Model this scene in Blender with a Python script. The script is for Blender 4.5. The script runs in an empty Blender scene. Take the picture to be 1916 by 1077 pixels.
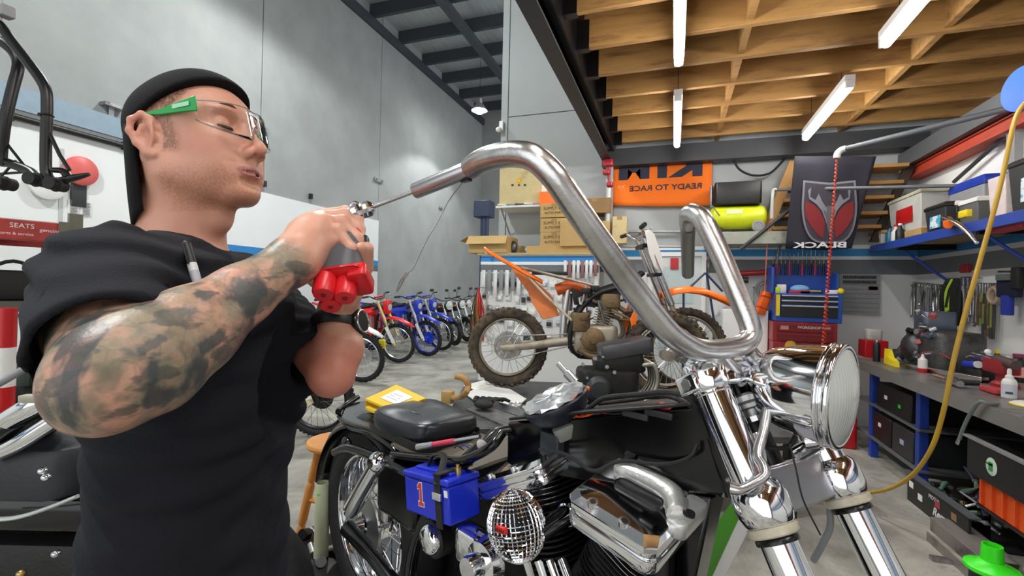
import bpy, math, random
import numpy as np
from mathutils import Vector, Matrix, Quaternion
C = bpy.context.scene
COL = C.collection
PI = math.pi
V = Vector
# ---------------------------------------------------------------- camera
FPX = 880.0
YAW, ROLL, PITCH = math.radians(19.0), math.radians(1.3), math.radians(0.25)
CAM = V((0, 0, 1.35))
F0 = V((-math.sin(YAW) * math.cos(PITCH), math.cos(YAW) * math.cos(PITCH), math.sin(PITCH)))
R0 = V((math.cos(YAW), math.sin(YAW), 0))
U0 = R0.cross(F0)
RR = R0 * math.cos(ROLL) + U0 * math.sin(ROLL)
UU = -R0 * math.sin(ROLL) + U0 * math.cos(ROLL)
cam_data = bpy.data.cameras.new('camera')
cam_data.sensor_width = 36
cam_data.lens = FPX / 1916 * 36
cam_data.clip_start = 0.02
cam_data.clip_end = 100
cam = bpy.data.objects.new('camera', cam_data)
COL.objects.link(cam)
cm = Matrix((RR, UU, -F0)).transposed().to_4x4()
cm.translation = CAM
cam.matrix_world = cm
C.camera = cam
# ---------------------------------------------------------------- world and exposure
w = bpy.data.worlds.new('world')
C.world = w
w.use_nodes = True
w.node_tree.nodes['Background'].inputs[0].default_value = (0.95, 0.97, 1.0, 1)
w.node_tree.nodes['Background'].inputs[1].default_value = 1.15
C.view_settings.view_transform = 'Standard'
C.view_settings.look = 'None'
C.view_settings.exposure = 0.55
C.view_settings.gamma = 1
C.view_settings.use_curve_mapping = False
TUBE_STRENGTH = 38.0
BAY_POWER = 330.0
C.cycles.max_bounces = 8
C.cycles.sample_clamp_indirect = 6

# ---------------------------------------------------------------- pixel helpers: where a line of sight meets a known plane
def ray(px, py):
    return F0 + RR * ((px - 958) / FPX) + UU * ((538.5 - py) / FPX)
def P(px, py, t):
    return CAM + ray(px, py) * t
ORD = 'first second third fourth fifth sixth seventh eighth ninth tenth eleventh twelfth thirteenth fourteenth fifteenth sixteenth seventeenth eighteenth nineteenth twentieth'.split()
def PX(px, py, X):
    r = ray(px, py); return CAM + r * ((X - CAM.x) / r.x)
def PY(px, py, Y):
    r = ray(px, py); return CAM + r * ((Y - CAM.y) / r.y)
def PZ(px, py, Z):
    r = ray(px, py); return CAM + r * ((Z - CAM.z) / r.z)
def PPL(px, py, o, n):
    r = ray(px, py); return CAM + r * ((o - CAM).dot(n) / r.dot(n))
def RAD(px, t):
    return px / FPX * t
H0 = V((F0.x, F0.y, 0)).normalized()
def azdir(deg):
    a = math.radians(deg)
    return H0 * math.cos(a) + R0 * math.sin(a)

# ---------------------------------------------------------------- mesh builder
def frame_z(d):
    d = V(d).normalized()
    a = V((0, 0, 1)) if abs(d.z) < 0.9 else V((1, 0, 0))
    x = a.cross(d).normalized()
    return x, d.cross(x), d
def smooth_path(pts, k=6):
    pts = [V(p) for p in pts]
    if len(pts) < 3: return pts
    out = []
    n = len(pts)
    for i in range(n - 1):
        p0 = pts[i - 1] if i > 0 else pts[0] * 2 - pts[1]
        p1, p2 = pts[i], pts[i + 1]
        p3 = pts[i + 2] if i + 2 < n else pts[-1] * 2 - pts[-2]
        for j in range(k):
            t = j / k
            out.append(0.5 * ((2 * p1) + (p2 - p0) * t + (2 * p0 - 5 * p1 + 4 * p2 - p3) * t * t + (3 * p1 - p0 - 3 * p2 + p3) * t ** 3))
    out.append(pts[-1])
    return out
def lerp(a, b, t): return a + (b - a) * t
class MB:
    def __init__(s, T=None):
        s.v = []; s.f = []; s.m = []; s.T = T; s.mi = 0
    def add(s, vs, fs):
        o = len(s.v)
        if s.T is not None: vs = [s.T @ V(p) for p in vs]
        s.v += [tuple(p) for p in vs]
        s.f += [tuple(i + o for i in f) for f in fs]
        s.m += [s.mi] * len(fs)
        return s
    def box(s, c, d, ax=None):
        c = V(c); ux, uy, uz = ax if ax else (V((1, 0, 0)), V((0, 1, 0)), V((0, 0, 1)))
        vs = [c + ux * (d[0] / 2 * a) + uy * (d[1] / 2 * b) + uz * (d[2] / 2 * e) for a in (-1, 1) for b in (-1, 1) for e in (-1, 1)]
        return s.add(vs, [(0, 1, 3, 2), (4, 6, 7, 5), (0, 4, 5, 1), (2, 3, 7, 6), (0, 2, 6, 4), (1, 5, 7, 3)])
    def bx(s, x0, x1, y0, y1, z0, z1):
        return s.box(((x0 + x1) / 2, (y0 + y1) / 2, (z0 + z1) / 2), (abs(x1 - x0), abs(y1 - y0), abs(z1 - z0)))
    def rbox(s, c, d, r, ax=None, n=4, edge=None):
        # box with rounded vertical edges and softened top/bottom rims
        ux, uy, uz = ax if ax else (V((1, 0, 0)), V((0, 1, 0)), V((0, 0, 1)))
        c = V(c); r = min(r, d[0] / 2 * .99, d[1] / 2 * .99); e = r * .4 if edge is None else edge
        rings = []
        for z, k in ((-d[2] / 2, e), (-d[2] / 2 + e * .3, e * .3), (-d[2] / 2 + e, 0), (d[2] / 2 - e, 0), (d[2] / 2 - e * .3, e * .3), (d[2] / 2, e)):
            ring = []
            for q, (sx, sy) in enumerate(((1, 1), (-1, 1), (-1, -1), (1, -1))):
                for i in range(n + 1):
                    a = (q + i / n) * PI / 2
                    ring.append(c + ux * (sx * (d[0] / 2 - r) + (r - k) * math.cos(a)) + uy * (sy * (d[1] / 2 - r) + (r - k) * math.sin(a)) + uz * z)
            rings.append(ring)
        return s.loft(rings)
    def loft(s, rings, caps=True, closed=True):
        n = len(rings[0]); vs = [p for r in rings for p in r]; fs = []
        m = n if closed else n - 1
        for i in range(len(rings) - 1):
            for j in range(m):
                k = (j + 1) % n
                fs.append((i * n + j, i * n + k, (i + 1) * n + k, (i + 1) * n + j))
        if caps and closed:
            fs.append(tuple(range(n))[::-1]); fs.append(tuple((len(rings) - 1) * n + j for j in range(n)))
        return s.add(vs, fs)
    def cyl(s, a, b, r0, r1=None, n=16, caps=True):
        r1 = r0 if r1 is None else r1; a = V(a); b = V(b)
        x, y, z = frame_z(b - a)
        ring = lambda c, r: [c + x * (r * math.cos(2 * PI * i / n)) + y * (r * math.sin(2 * PI * i / n)) for i in range(n)]
        return s.loft([ring(a, r0), ring(b, r1)], caps)
    def lathe(s, prof, o, d=(0, 0, 1), n=24, caps=True, sq=None):
        # prof: list of (radius, distance along d)
        o = V(o); x, y, z = frame_z(d)
        if sq: x, y = sq
        return s.loft([[o + z * h + x * (r * math.cos(2 * PI * i / n)) + y * (r * math.sin(2 * PI * i / n)) for i in range(n)] for r, h in prof], caps)
    def tube(s, pts, r, n=10, k=0, caps=True, flat=1.0):
        pts = [V(p) for p in pts]
        rs = r if isinstance(r, (list, tuple)) else [r] * len(pts)
        if k:
            m = len(pts); pts = smooth_path(pts, k)
            rs2 = []
            for i in range(len(pts)):
                u = i / k; q = min(int(u), m - 2); rs2.append(lerp(rs[q], rs[q + 1], u - q))
            rs = rs2
        # parallel transport
        tang = []
        for i in range(len(pts)):
            t = (pts[min(i + 1, len(pts) - 1)] - pts[max(i - 1, 0)])
            tang.append(t.normalized() if t.length > 1e-9 else V((0, 0, 1)))
        x, y, _ = frame_z(tang[0]); rings = []
        for i, p in enumerate(pts):
            if i:
                q = tang[i - 1].rotation_difference(tang[i]); x = q @ x; y = q @ y
            rings.append([p + x * (rs[i] * math.cos(2 * PI * j / n)) + y * (rs[i] * flat * math.sin(2 * PI * j / n)) for j in range(n)])
        return s.loft(rings, caps)
    def ell(s, c, r, ax=None, nu=20, nv=12):
        ux, uy, uz = ax if ax else (V((1, 0, 0)), V((0, 1, 0)), V((0, 0, 1))); c = V(c)
        if not isinstance(r, (tuple, list)): r = (r, r, r)
        rings = []
        for j in range(nv + 1):
            a = -PI / 2 + PI * j / nv; cr = max(math.cos(a), 1e-3)
            rings.append([c + ux * (r[0] * cr * math.cos(2 * PI * i / nu)) + uy * (r[1] * cr * math.sin(2 * PI * i / nu)) + uz * (r[2] * math.sin(a)) for i in range(nu)])
        return s.loft(rings)
    def torus(s, c, axis, R, r, n=40, m=10, a0=0, a1=2 * PI, ry=None, xref=None):
        c = V(c); x, y, z = frame_z(axis); ry = r if ry is None else ry
        if xref is not None:
            x = V(xref).normalized(); y = z.cross(x)
        full = abs(a1 - a0 - 2 * PI) < 1e-6; rings = []
        for i in range(n if full else n + 1):
            a = a0 + (a1 - a0) * i / n; d = x * math.cos(a) + y * math.sin(a)
            rings.append([c + d * (R + r * math.cos(2 * PI * j / m)) + z * (ry * math.sin(2 * PI * j / m)) for j in range(m)])
        if full: rings.append(rings[0])
        return s.loft(rings, caps=not full)
    def prism(s, poly, o, ux, uy, th, both=True):
        # poly 2D in (ux,uy) about o, extruded by vector th (centred if both)
        o = V(o); ux = V(ux); uy = V(uy); th = V(th); b = o - th / 2 if both else o
        n = len(poly); A = [b + ux * p[0] + uy * p[1] for p in poly]; B = [p + th for p in A]
        fs = [tuple(range(n))[::-1], tuple(range(n, 2 * n))] + [(i, (i + 1) % n, n + (i + 1) % n, n + i) for i in range(n)]
        return s.add(A + B, fs)
    def quadpts(s, pts, th):
        # thick polygon through given 3D points
        pts = [V(p) for p in pts]; n = len(pts); th = V(th)
        return s.add(pts + [p + th for p in pts], [tuple(range(n))[::-1], tuple(range(n, 2 * n))] + [(i, (i + 1) % n, n + (i + 1) % n, n + i) for i in range(n)])
    def build(s, name, mats, parent=None, ang=40, bev=0, segs=2, label=None, solid=0, sub=0):
        me = bpy.data.meshes.new(name)
        me.from_pydata(s.v, [], s.f); me.validate()
        for m in (mats if isinstance(mats, (list, tuple)) else [mats]): me.materials.append(m)
        if len(me.materials) > 1 and len(me.polygons) == len(s.m):
            me.polygons.foreach_set('material_index', s.m)
        import bmesh
        bm = bmesh.new(); bm.from_mesh(me); bmesh.ops.recalc_face_normals(bm, faces=bm.faces); bm.to_mesh(me); bm.free()
        if ang: me.shade_smooth(); me.set_sharp_from_angle(angle=math.radians(ang))
        o = bpy.data.objects.new(name, me); COL.objects.link(o)
        if solid:
            m = o.modifiers.new('s', 'SOLIDIFY'); m.thickness = solid; m.offset = 0
        if bev:
            m = o.modifiers.new('b', 'BEVEL'); m.width = bev; m.segments = segs; m.limit_method = 'ANGLE'; m.angle_limit = math.radians(50); m.harden_normals = False
        if sub:
            m = o.modifiers.new('u', 'SUBSURF'); m.levels = sub; m.render_levels = sub
        if parent: adopt(o, parent)
        if label: o['label'] = label
        return o
def adopt(o, parent):
    o.parent = parent
    o.matrix_parent_inverse = chain(parent).inverted()
def chain(o):
    m = Matrix.LocRotScale(o.location, o.rotation_euler, o.scale)
    return m if o.parent is None else chain(o.parent) @ o.matrix_parent_inverse @ m
def root(name, loc, label, cat, group=None):
    o = bpy.data.objects.new(name, None); o.empty_display_size = .05; COL.objects.link(o); o.location = V(loc)
    return tag(o, label, cat, group)
def tag(o, label, cat, group=None):
    o['label'] = label; o['category'] = cat
    if group: o['group'] = group
    return o
def struct(o, label=None):
    o['kind'] = 'structure'
    if label: o['label'] = label
    return o
def sroot(name, loc=(0, 0, 0)):
    o = bpy.data.objects.new(name, None); COL.objects.link(o); o.location = V(loc); o['kind'] = 'structure'; return o
def copy_tree(o, loc=None, rz=None, label=None, parent=None, matmap=None):
    c = o.copy(); COL.objects.link(c)
    if matmap and o.type == 'MESH' and o.data.materials and o.data.materials[0] in matmap:
        c.data = o.data.copy()
        for i, m in enumerate(c.data.materials):
            if m in matmap: c.data.materials[i] = matmap[m]
    if parent: c.parent = parent
    if loc is not None: c.location = V(loc)
    if rz is not None: c.rotation_euler = (0, 0, rz)
    if label: c['label'] = label
    for ch in [x for x in bpy.data.objects if x.parent == o]: copy_tree(ch, parent=c, matmap=matmap)
    return c

# ---------------------------------------------------------------- materials
def rgb(h):
    h = h.lstrip('#'); f = lambda c: (c / 12.92 if c <= .04045 else ((c + .055) / 1.055) ** 2.4)
    return tuple(f(int(h[i:i + 2], 16) / 255) for i in (0, 2, 4))
MC = {}
def mat(name, col, rough=.5, metal=0, var=.12, scale=12, bump=0, bscale=60, coat=0, dirt=None, dscale=6, dlo=.5, dhi=.7, stretch=None, emit=0, trans=0, spec=None, sheen=0, dirt_rough=None):
    if name in MC: return MC[name]
    m = bpy.data.materials.new(name); m.use_nodes = True; nt = m.node_tree; N = nt.nodes; L = nt.links
    b = N['Principled BSDF']; c = rgb(col) if isinstance(col, str) else col
    b.inputs['Metallic'].default_value = metal; b.inputs['Roughness'].default_value = rough
    if coat: b.inputs['Coat Weight'].default_value = coat
    if spec is not None: b.inputs['Specular IOR Level'].default_value = spec
    if trans: b.inputs['Transmission Weight'].default_value = trans
    if sheen: b.inputs['Sheen Weight'].default_value = sheen
    tc = N.new('ShaderNodeTexCoord'); mp = N.new('ShaderNodeMapping'); L.new(tc.outputs['Object'], mp.inputs[0])
    if stretch: mp.inputs['Scale'].default_value = stretch
    no = N.new('ShaderNodeTexNoise'); no.inputs['Scale'].default_value = scale; no.inputs['Detail'].default_value = 5
    L.new(mp.outputs[0], no.inputs['Vector'])
    mx = N.new('ShaderNodeMix'); mx.data_type = 'RGBA'
    mx.inputs[6].default_value = (*[x * (1 - var) for x in c], 1); mx.inputs[7].default_value = (*[min(1, x * (1 + var)) for x in c], 1)
    L.new(no.outputs[0], mx.inputs[0]); out = mx.outputs[2]
    if dirt:
        n2 = N.new('ShaderNodeTexNoise'); n2.inputs['Scale'].default_value = dscale; n2.inputs['Detail'].default_value = 8; n2.inputs['Roughness'].default_value = .65
        L.new(mp.outputs[0], n2.inputs['Vector'])
        r = N.new('ShaderNodeMapRange'); r.inputs[1].default_value = dlo; r.inputs[2].default_value = dhi; L.new(n2.outputs[0], r.inputs[0])
        m2 = N.new('ShaderNodeMix'); m2.data_type = 'RGBA'; L.new(r.outputs[0], m2.inputs[0]); L.new(out, m2.inputs[6]); m2.inputs[7].default_value = (*rgb(dirt), 1); out = m2.outputs[2]
        if dirt_rough is not None:
            m3 = N.new('ShaderNodeMapRange'); L.new(r.outputs[0], m3.inputs[0]); m3.inputs[3].default_value = rough; m3.inputs[4].default_value = dirt_rough; L.new(m3.outputs[0], b.inputs['Roughness'])
    L.new(out, b.inputs['Base Color'])
    if bump:
        n3 = N.new('ShaderNodeTexNoise'); n3.inputs['Scale'].default_value = bscale; n3.inputs['Detail'].default_value = 6; L.new(mp.outputs[0], n3.inputs['Vector'])
        bu = N.new('ShaderNodeBump'); bu.inputs['Strength'].default_value = bump; bu.inputs['Distance'].default_value = .01; L.new(n3.outputs[0], bu.inputs['Height']); L.new(bu.outputs[0], b.inputs['Normal'])
    if emit:
        b.inputs['Emission Color'].default_value = (*c, 1); b.inputs['Emission Strength'].default_value = emit
    MC[name] = m
    return m
chrome = mat('chrome', (.86, .87, .9), .07, 1, var=.03)
chrome_s = mat('brushed_steel', (.62, .62, .63), .24, 1, var=.08, scale=30)
steel = mat('worn_steel', (.42, .42, .42), .38, 1, var=.2, scale=20, dirt='#3a342c', dirt_rough=.7)
alu = mat('cast_aluminium', (.5, .49, .47), .38, .9, var=.15, bump=.2, bscale=120)
black_m = mat('black_paint', '#0d0d0e', .28, 0, var=.2)
black_r = mat('black_rubber', '#141414', .7, 0, var=.25, bump=.3, bscale=80)
black_p = mat('black_plastic', '#151516', .45, 0, var=.2)
dark_g = mat('dark_grey_plastic', '#2b2d30', .5)
white_p = mat('white_plastic', '#e4e4e2', .4, var=.04)
grey_p = mat('grey_plastic', '#8b8d8e', .45)
red_p = mat('red_plastic', '#b5161b', .33)
orange_p = mat('orange_plastic', '#f06a12', .35)
yellow_p = mat('yellow_plastic', '#e6cf1c', .38)
blue_p = mat('blue_plastic', '#12329a', .35)
green_p = mat('green_plastic', '#35d41c', .32)
card = mat('cardboard', '#b99a63', .85, var=.12, scale=8)
card2 = mat('pale_cardboard', '#c9b788', .85, var=.1, scale=8, dirt='#8f7d50', dlo=.55, dhi=.8)
paper = mat('paper', '#e9e7e0', .8, var=.03)
wood = mat('pine_timber', '#99723e', .65, var=.3, scale=4, stretch=(1, 7, 7), dirt='#6a4726', dscale=2.5, dlo=.5, dhi=.72)
tube_light = mat('lit_tube', (1, .98, .95), .5, emit=TUBE_STRENGTH)
def glass_mat(name, col=(1, 1, 1), rough=.02, alpha=.25):
    m = bpy.data.materials.new(name); m.use_nodes = True; nt = m.node_tree; N = nt.nodes; L = nt.links
    b = N['Principled BSDF']; N.remove(b)
    g = N.new('ShaderNodeBsdfGlossy'); g.inputs['Roughness'].default_value = rough
    t = N.new('ShaderNodeBsdfTransparent'); t.inputs['Color'].default_value = (*col, 1)
    lw = N.new('ShaderNodeLayerWeight'); lw.inputs['Blend'].default_value = alpha * .5
    nz = N.new('ShaderNodeTexNoise'); nz.inputs['Scale'].default_value = 9
    ma = N.new('ShaderNodeMath'); ma.operation = 'MULTIPLY_ADD'; L.new(nz.outputs[0], ma.inputs[0]); ma.inputs[1].default_value = .05; L.new(lw.outputs['Fresnel'], ma.inputs[2])
    mx = N.new('ShaderNodeMixShader'); L.new(ma.outputs[0], mx.inputs[0]); L.new(t.outputs[0], mx.inputs[1]); L.new(g.outputs[0], mx.inputs[2])
    L.new(mx.outputs[0], N['Material Output'].inputs[0]); return m
clear = glass_mat('clear_plastic')

# ---------------------------------------------------------------- text made of real raised letters
def text(s, size, origin, ux, uy, m, parent=None, name='lettering', depth=.0008, mirror=False, bold=0, align='LEFT', shear=0):
    cu = bpy.data.curves.new(name, 'FONT'); cu.body = s; cu.size = size; cu.extrude = depth; cu.offset = bold; cu.align_x = align; cu.shear = shear; cu.resolution_u = 3
    tmp = bpy.data.objects.new(name, cu); COL.objects.link(tmp)
    dg = bpy.context.evaluated_depsgraph_get(); me = bpy.data.meshes.new_from_object(tmp.evaluated_get(dg)); bpy.data.objects.remove(tmp)
    ux = V(ux).normalized(); uy = V(uy); uy = (uy - ux * uy.dot(ux)).normalized(); n = ux.cross(uy)
    M = Matrix((-ux if mirror else ux, uy, n)).transposed().to_4x4(); M.translation = V(origin)
    me.transform(M)
    me.materials.clear(); me.materials.append(m)
    o = bpy.data.objects.new(name, me); COL.objects.link(o)
    if parent: adopt(o, parent)
    return o

# ---------------------------------------------------------------- implicit surfaces (bodies, soft forms)
def n_(p): return np.array(p, float)
class SDF:
    def __init__(s, lo, hi, res):
        s.lo = n_(lo); s.res = res
        n = np.ceil((n_(hi) - s.lo) / res).astype(int) + 1; s.n = n
        ax = [s.lo[i] + res * np.arange(n[i]) for i in range(3)]
        s.X, s.Y, s.Z = np.meshgrid(*ax, indexing='ij', sparse=True)
        s.d = np.full(tuple(n), 9.0, np.float32)
    def dist_ell(s, c, r, ax=None):
        c = n_(c); x = s.X - c[0]; y = s.Y - c[1]; z = s.Z - c[2]
        if ax is not None:
            A = [n_(a) for a in ax]; x, y, z = [x * a[0] + y * a[1] + z * a[2] for a in A]
        k0 = np.sqrt((x / r[0]) ** 2 + (y / r[1]) ** 2 + (z / r[2]) ** 2)
        k1 = np.sqrt((x / r[0] ** 2) ** 2 + (y / r[1] ** 2) ** 2 + (z / r[2] ** 2) ** 2)
        return k0 * (k0 - 1) / np.maximum(k1, 1e-6)
    def dist_cap(s, a, b, r0, r1, fl=1.0, fax=None):
        a = n_(a); b = n_(b); ba = b - a; L2 = ba.dot(ba)
        x = s.X - a[0]; y = s.Y - a[1]; z = s.Z - a[2]
        h = np.clip((x * ba[0] + y * ba[1] + z * ba[2]) / max(L2, 1e-9), 0, 1)
        dx = x - h * ba[0]; dy = y - h * ba[1]; dz = z - h * ba[2]
        if fax is not None:
            f = n_(fax); q = (dx * f[0] + dy * f[1] + dz * f[2]) * (1 / fl - 1); dx = dx + q * f[0]; dy = dy + q * f[1]; dz = dz + q * f[2]
        return np.sqrt(dx * dx + dy * dy + dz * dz) - (r0 + (r1 - r0) * h)
    def dist_box(s, c, hd, ax, r=0.0):
        c = n_(c); x = s.X - c[0]; y = s.Y - c[1]; z = s.Z - c[2]
        A = [n_(a) for a in ax]; q = [np.abs(x * a[0] + y * a[1] + z * a[2]) - (hd[i] - r) for i, a in enumerate(A)]
        return np.sqrt(sum(np.maximum(t, 0) ** 2 for t in q)) + np.minimum(np.maximum(np.maximum(q[0], q[1]), q[2]), 0) - r
    def uni(s, d, k=.01):
        if k <= 0: s.d = np.minimum(s.d, d); return s
        h = np.maximum(k - np.abs(s.d - d), 0) / k
        s.d = (np.minimum(s.d, d) - h * h * k * .25).astype(np.float32); return s
    def sub(s, d, k=.005):
        h = np.maximum(k - np.abs(-s.d - d), 0) / k
        s.d = (np.maximum(s.d, -d) + h * h * k * .25).astype(np.float32); return s
    def inter(s, d, k=.003):
        h = np.maximum(k - np.abs(s.d - d), 0) / k
        s.d = (np.maximum(s.d, d) + h * h * k * .25).astype(np.float32); return s
    def cap(s, a, b, r0, r1, k=.01, **kw): return s.uni(s.dist_cap(a, b, r0, r1, **kw), k)
    def ell(s, c, r, ax=None, k=.01): return s.uni(s.dist_ell(c, r, ax), k)
    def chain(s, pts, rs, k=.01, **kw):
        for i in range(len(pts) - 1): s.cap(pts[i], pts[i + 1], rs[i], rs[i + 1], k, **kw)
        return s
    def plane(s, o, n):
        o = n_(o); n = n_(n); n = n / np.linalg.norm(n)
        return (s.X - o[0]) * n[0] + (s.Y - o[1]) * n[1] + (s.Z - o[2]) * n[2]
    def mesh(s):
        d = s.d; nx, ny, nz = d.shape; neg = d < 0
        cs = [(0,0,0),(1,0,0),(0,1,0),(1,1,0),(0,0,1),(1,0,1),(0,1,1),(1,1,1)]
        cnt = np.zeros((nx - 1, ny - 1, nz - 1), np.int8)
        for c in cs: cnt += neg[c[0]:nx - 1 + c[0], c[1]:ny - 1 + c[1], c[2]:nz - 1 + c[2]]
        act = (cnt > 0) & (cnt < 8); I = np.argwhere(act); idx = np.full(act.shape, -1, np.int64); idx[act] = np.arange(len(I))
        vals = np.stack([d[I[:, 0] + c[0], I[:, 1] + c[1], I[:, 2] + c[2]] for c in cs], 1).astype(float)
        acc = np.zeros((len(I), 3)); num = np.zeros(len(I))
        for a in range(8):
            for ax in range(3):
                if cs[a][ax]: continue
                bb = a + (1, 2, 4)[ax]; va = vals[:, a]; vb = vals[:, bb]; m = (va < 0) != (vb < 0)
                t = np.where(m, va / np.where(m, va - vb, 1), 0); p = np.tile(n_(cs[a]), (len(I), 1)); p[:, ax] += t
                acc += p * m[:, None]; num += m
        verts = (I + acc / num[:, None]) * s.res + s.lo
        faces = []
        for ax in range(3):
            sl0 = [slice(None)] * 3; sl1 = [slice(None)] * 3; sl0[ax] = slice(0, -1); sl1[ax] = slice(1, None)
            A = neg[tuple(sl0)]; B = neg[tuple(sl1)]; E = np.argwhere(A != B)
            u, v = (ax + 1) % 3, (ax + 2) % 3
            E = E[(E[:, u] > 0) & (E[:, v] > 0) & (E[:, u] < d.shape[u] - 1) & (E[:, v] < d.shape[v] - 1)]
            def cell(du, dv):
                q = E.copy(); q[:, u] -= du; q[:, v] -= dv; return idx[q[:, 0], q[:, 1], q[:, 2]]
            Q = np.stack([cell(1, 1), cell(0, 1), cell(0, 0), cell(1, 0)], 1)
            fl = ~A[E[:, 0], E[:, 1], E[:, 2]]; Q[fl] = Q[fl][:, ::-1]; faces.append(Q)
        Fc = np.concatenate(faces); Fc = Fc[(Fc >= 0).all(1)]
        return verts, Fc
def npmesh(name, parts, mats, parent=None, smooth_it=0, mask=None):
    vs = []; fs = []; o = 0
    for v, f in parts: vs.append(v); fs.append(f + o); o += len(v)
    v = np.concatenate(vs); f = np.concatenate(fs)
    me = bpy.data.meshes.new(name); me.from_pydata(v.tolist(), [], f.tolist())
    for m in (mats if isinstance(mats, (list, tuple)) else [mats]): me.materials.append(m)
    me.shade_smooth()
    if mask:
        for k, fn in mask.items():
            a = me.attributes.new(k, 'FLOAT', 'POINT'); a.data.foreach_set('value', fn(v).astype(np.float32))
    ob = bpy.data.objects.new(name, me); COL.objects.link(ob)
    if smooth_it:
        md = ob.modifiers.new('s', 'SMOOTH'); md.iterations = smooth_it; md.factor = .5
    if parent: adopt(ob, parent)
    return ob
# ================================================================ THE SETTING
XL, XR, YB, YE, YN = -6.8, 2.35, 5.9, 16.0, -4.0
XC = PY(936, 300, 5.9).x   # where the workshop back wall begins
def banded(name, base, bands, axis=2, rough=.85, joints=None, blotch=.12):
    # concrete or board with painted bands at fixed heights: bands = [(z0, colour)], upwards
    m = bpy.data.materials.new(name); m.use_nodes = True; nt = m.node_tree; N = nt.nodes; L = nt.links; b = N['Principled BSDF']; b.inputs['Roughness'].default_value = rough
    tc = N.new('ShaderNodeTexCoord'); sp = N.new('ShaderNodeSeparateXYZ'); L.new(tc.outputs['Object'], sp.inputs[0])
    rgbn = N.new('ShaderNodeRGB'); rgbn.outputs[0].default_value = (*rgb(base), 1); out = rgbn.outputs[0]
    for z0, col in bands:
        g = N.new('ShaderNodeMath'); g.operation = 'GREATER_THAN'; L.new(sp.outputs[2], g.inputs[0]); g.inputs[1].default_value = z0
        mx = N.new('ShaderNodeMix'); mx.data_type = 'RGBA'; L.new(g.outputs[0], mx.inputs[0]); L.new(out, mx.inputs[6]); mx.inputs[7].default_value = (*rgb(col), 1); out = mx.outputs[2]
    n = N.new('ShaderNodeTexNoise'); n.inputs['Scale'].default_value = 1.3; n.inputs['Detail'].default_value = 7; n.inputs['Roughness'].default_value = .6; L.new(tc.outputs['Object'], n.inputs['Vector'])
    r = N.new('ShaderNodeMapRange'); r.inputs[1].default_value = .3; r.inputs[2].default_value = .7; r.inputs[3].default_value = 1 - blotch; r.inputs[4].default_value = 1 + blotch * .5; L.new(n.outputs[0], r.inputs[0])
    mu = N.new('ShaderNodeVectorMath'); mu.operation = 'SCALE'; L.new(out, mu.inputs[0]); L.new(r.outputs[0], mu.inputs['Scale']); L.new(mu.outputs[0], b.inputs['Base Color'])
    n3 = N.new('ShaderNodeTexNoise'); n3.inputs['Scale'].default_value = 40; n3.inputs['Detail'].default_value = 5; L.new(tc.outputs['Object'], n3.inputs['Vector'])
    bu = N.new('ShaderNodeBump'); bu.inputs['Strength'].default_value = .12; bu.inputs['Distance'].default_value = .01; L.new(n3.outputs[0], bu.inputs['Height']); L.new(bu.outputs[0], b.inputs['Normal'])
    return m
BANDS = [(1.60, '#6f7377'), (1.755, '#eceded'), (1.79, '#3e93cc'), (1.87, '#eceded'), (1.91, '#a9adae')]
conc = banded('precast_concrete', '#9b9e9d', [], blotch=.14)
wall_paint = banded('painted_back_wall', '#d9dbdb', BANDS, blotch=.05)
wall_paint_r = banded('painted_right_wall', '#dfe0df', [(1.60, '#6f7377'), (1.74, '#c9cccd'), (1.78, '#2f74ad'), (1.88, '#7e8489'), (2.0, '#b9bcbd'), (2.2, '#e6e7e6')], blotch=.05)

# floor: stained trowelled concrete
def floor_material():
    m = bpy.data.materials.new('workshop_concrete'); m.use_nodes = True; nt = m.node_tree; N = nt.nodes; L = nt.links; b = N['Principled BSDF']
    tc = N.new('ShaderNodeTexCoord')
    n1 = N.new('ShaderNodeTexNoise'); n1.inputs['Scale'].default_value = 1.6; n1.inputs['Detail'].default_value = 9; n1.inputs['Roughness'].default_value = .68; n1.inputs['Distortion'].default_value = .6; L.new(tc.outputs['Object'], n1.inputs[0])
    cr = N.new('ShaderNodeValToRGB'); cr.color_ramp.elements[0].position = .32; cr.color_ramp.elements[0].color = (*rgb('#68665d'), 1); cr.color_ramp.elements[1].position = .7; cr.color_ramp.elements[1].color = (*rgb('#b6b3a7'), 1)
    e = cr.color_ramp.elements.new(.5); e.color = (*rgb('#95928a'), 1); L.new(n1.outputs[0], cr.inputs[0])
    n2 = N.new('ShaderNodeTexNoise'); n2.inputs['Scale'].default_value = 7; n2.inputs['Detail'].default_value = 10; n2.inputs['Roughness'].default_value = .75; L.new(tc.outputs['Object'], n2.inputs[0])
    r = N.new('ShaderNodeMapRange'); r.inputs[1].default_value = .57; r.inputs[2].default_value = .72; r.inputs[4].default_value = .75; L.new(n2.outputs[0], r.inputs[0])
    mx = N.new('ShaderNodeMix'); mx.data_type = 'RGBA'; L.new(r.outputs[0], mx.inputs[0]); L.new(cr.outputs[0], mx.inputs[6]); mx.inputs[7].default_value = (*rgb('#4f4c46'), 1)
    L.new(mx.outputs[2], b.inputs['Base Color'])
    r2 = N.new('ShaderNodeMapRange'); r2.inputs[3].default_value = .35; r2.inputs[4].default_value = .7; L.new(n1.outputs[0], r2.inputs[0]); L.new(r2.outputs[0], b.inputs['Roughness'])
    return m
struct(MB().bx(XL - .2, XR + .8, YN, YE + .2, -.15, 0).build('floor', floor_material()))
joint_m = mat('joint_sealant', '#5a5c5b', .8)
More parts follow.
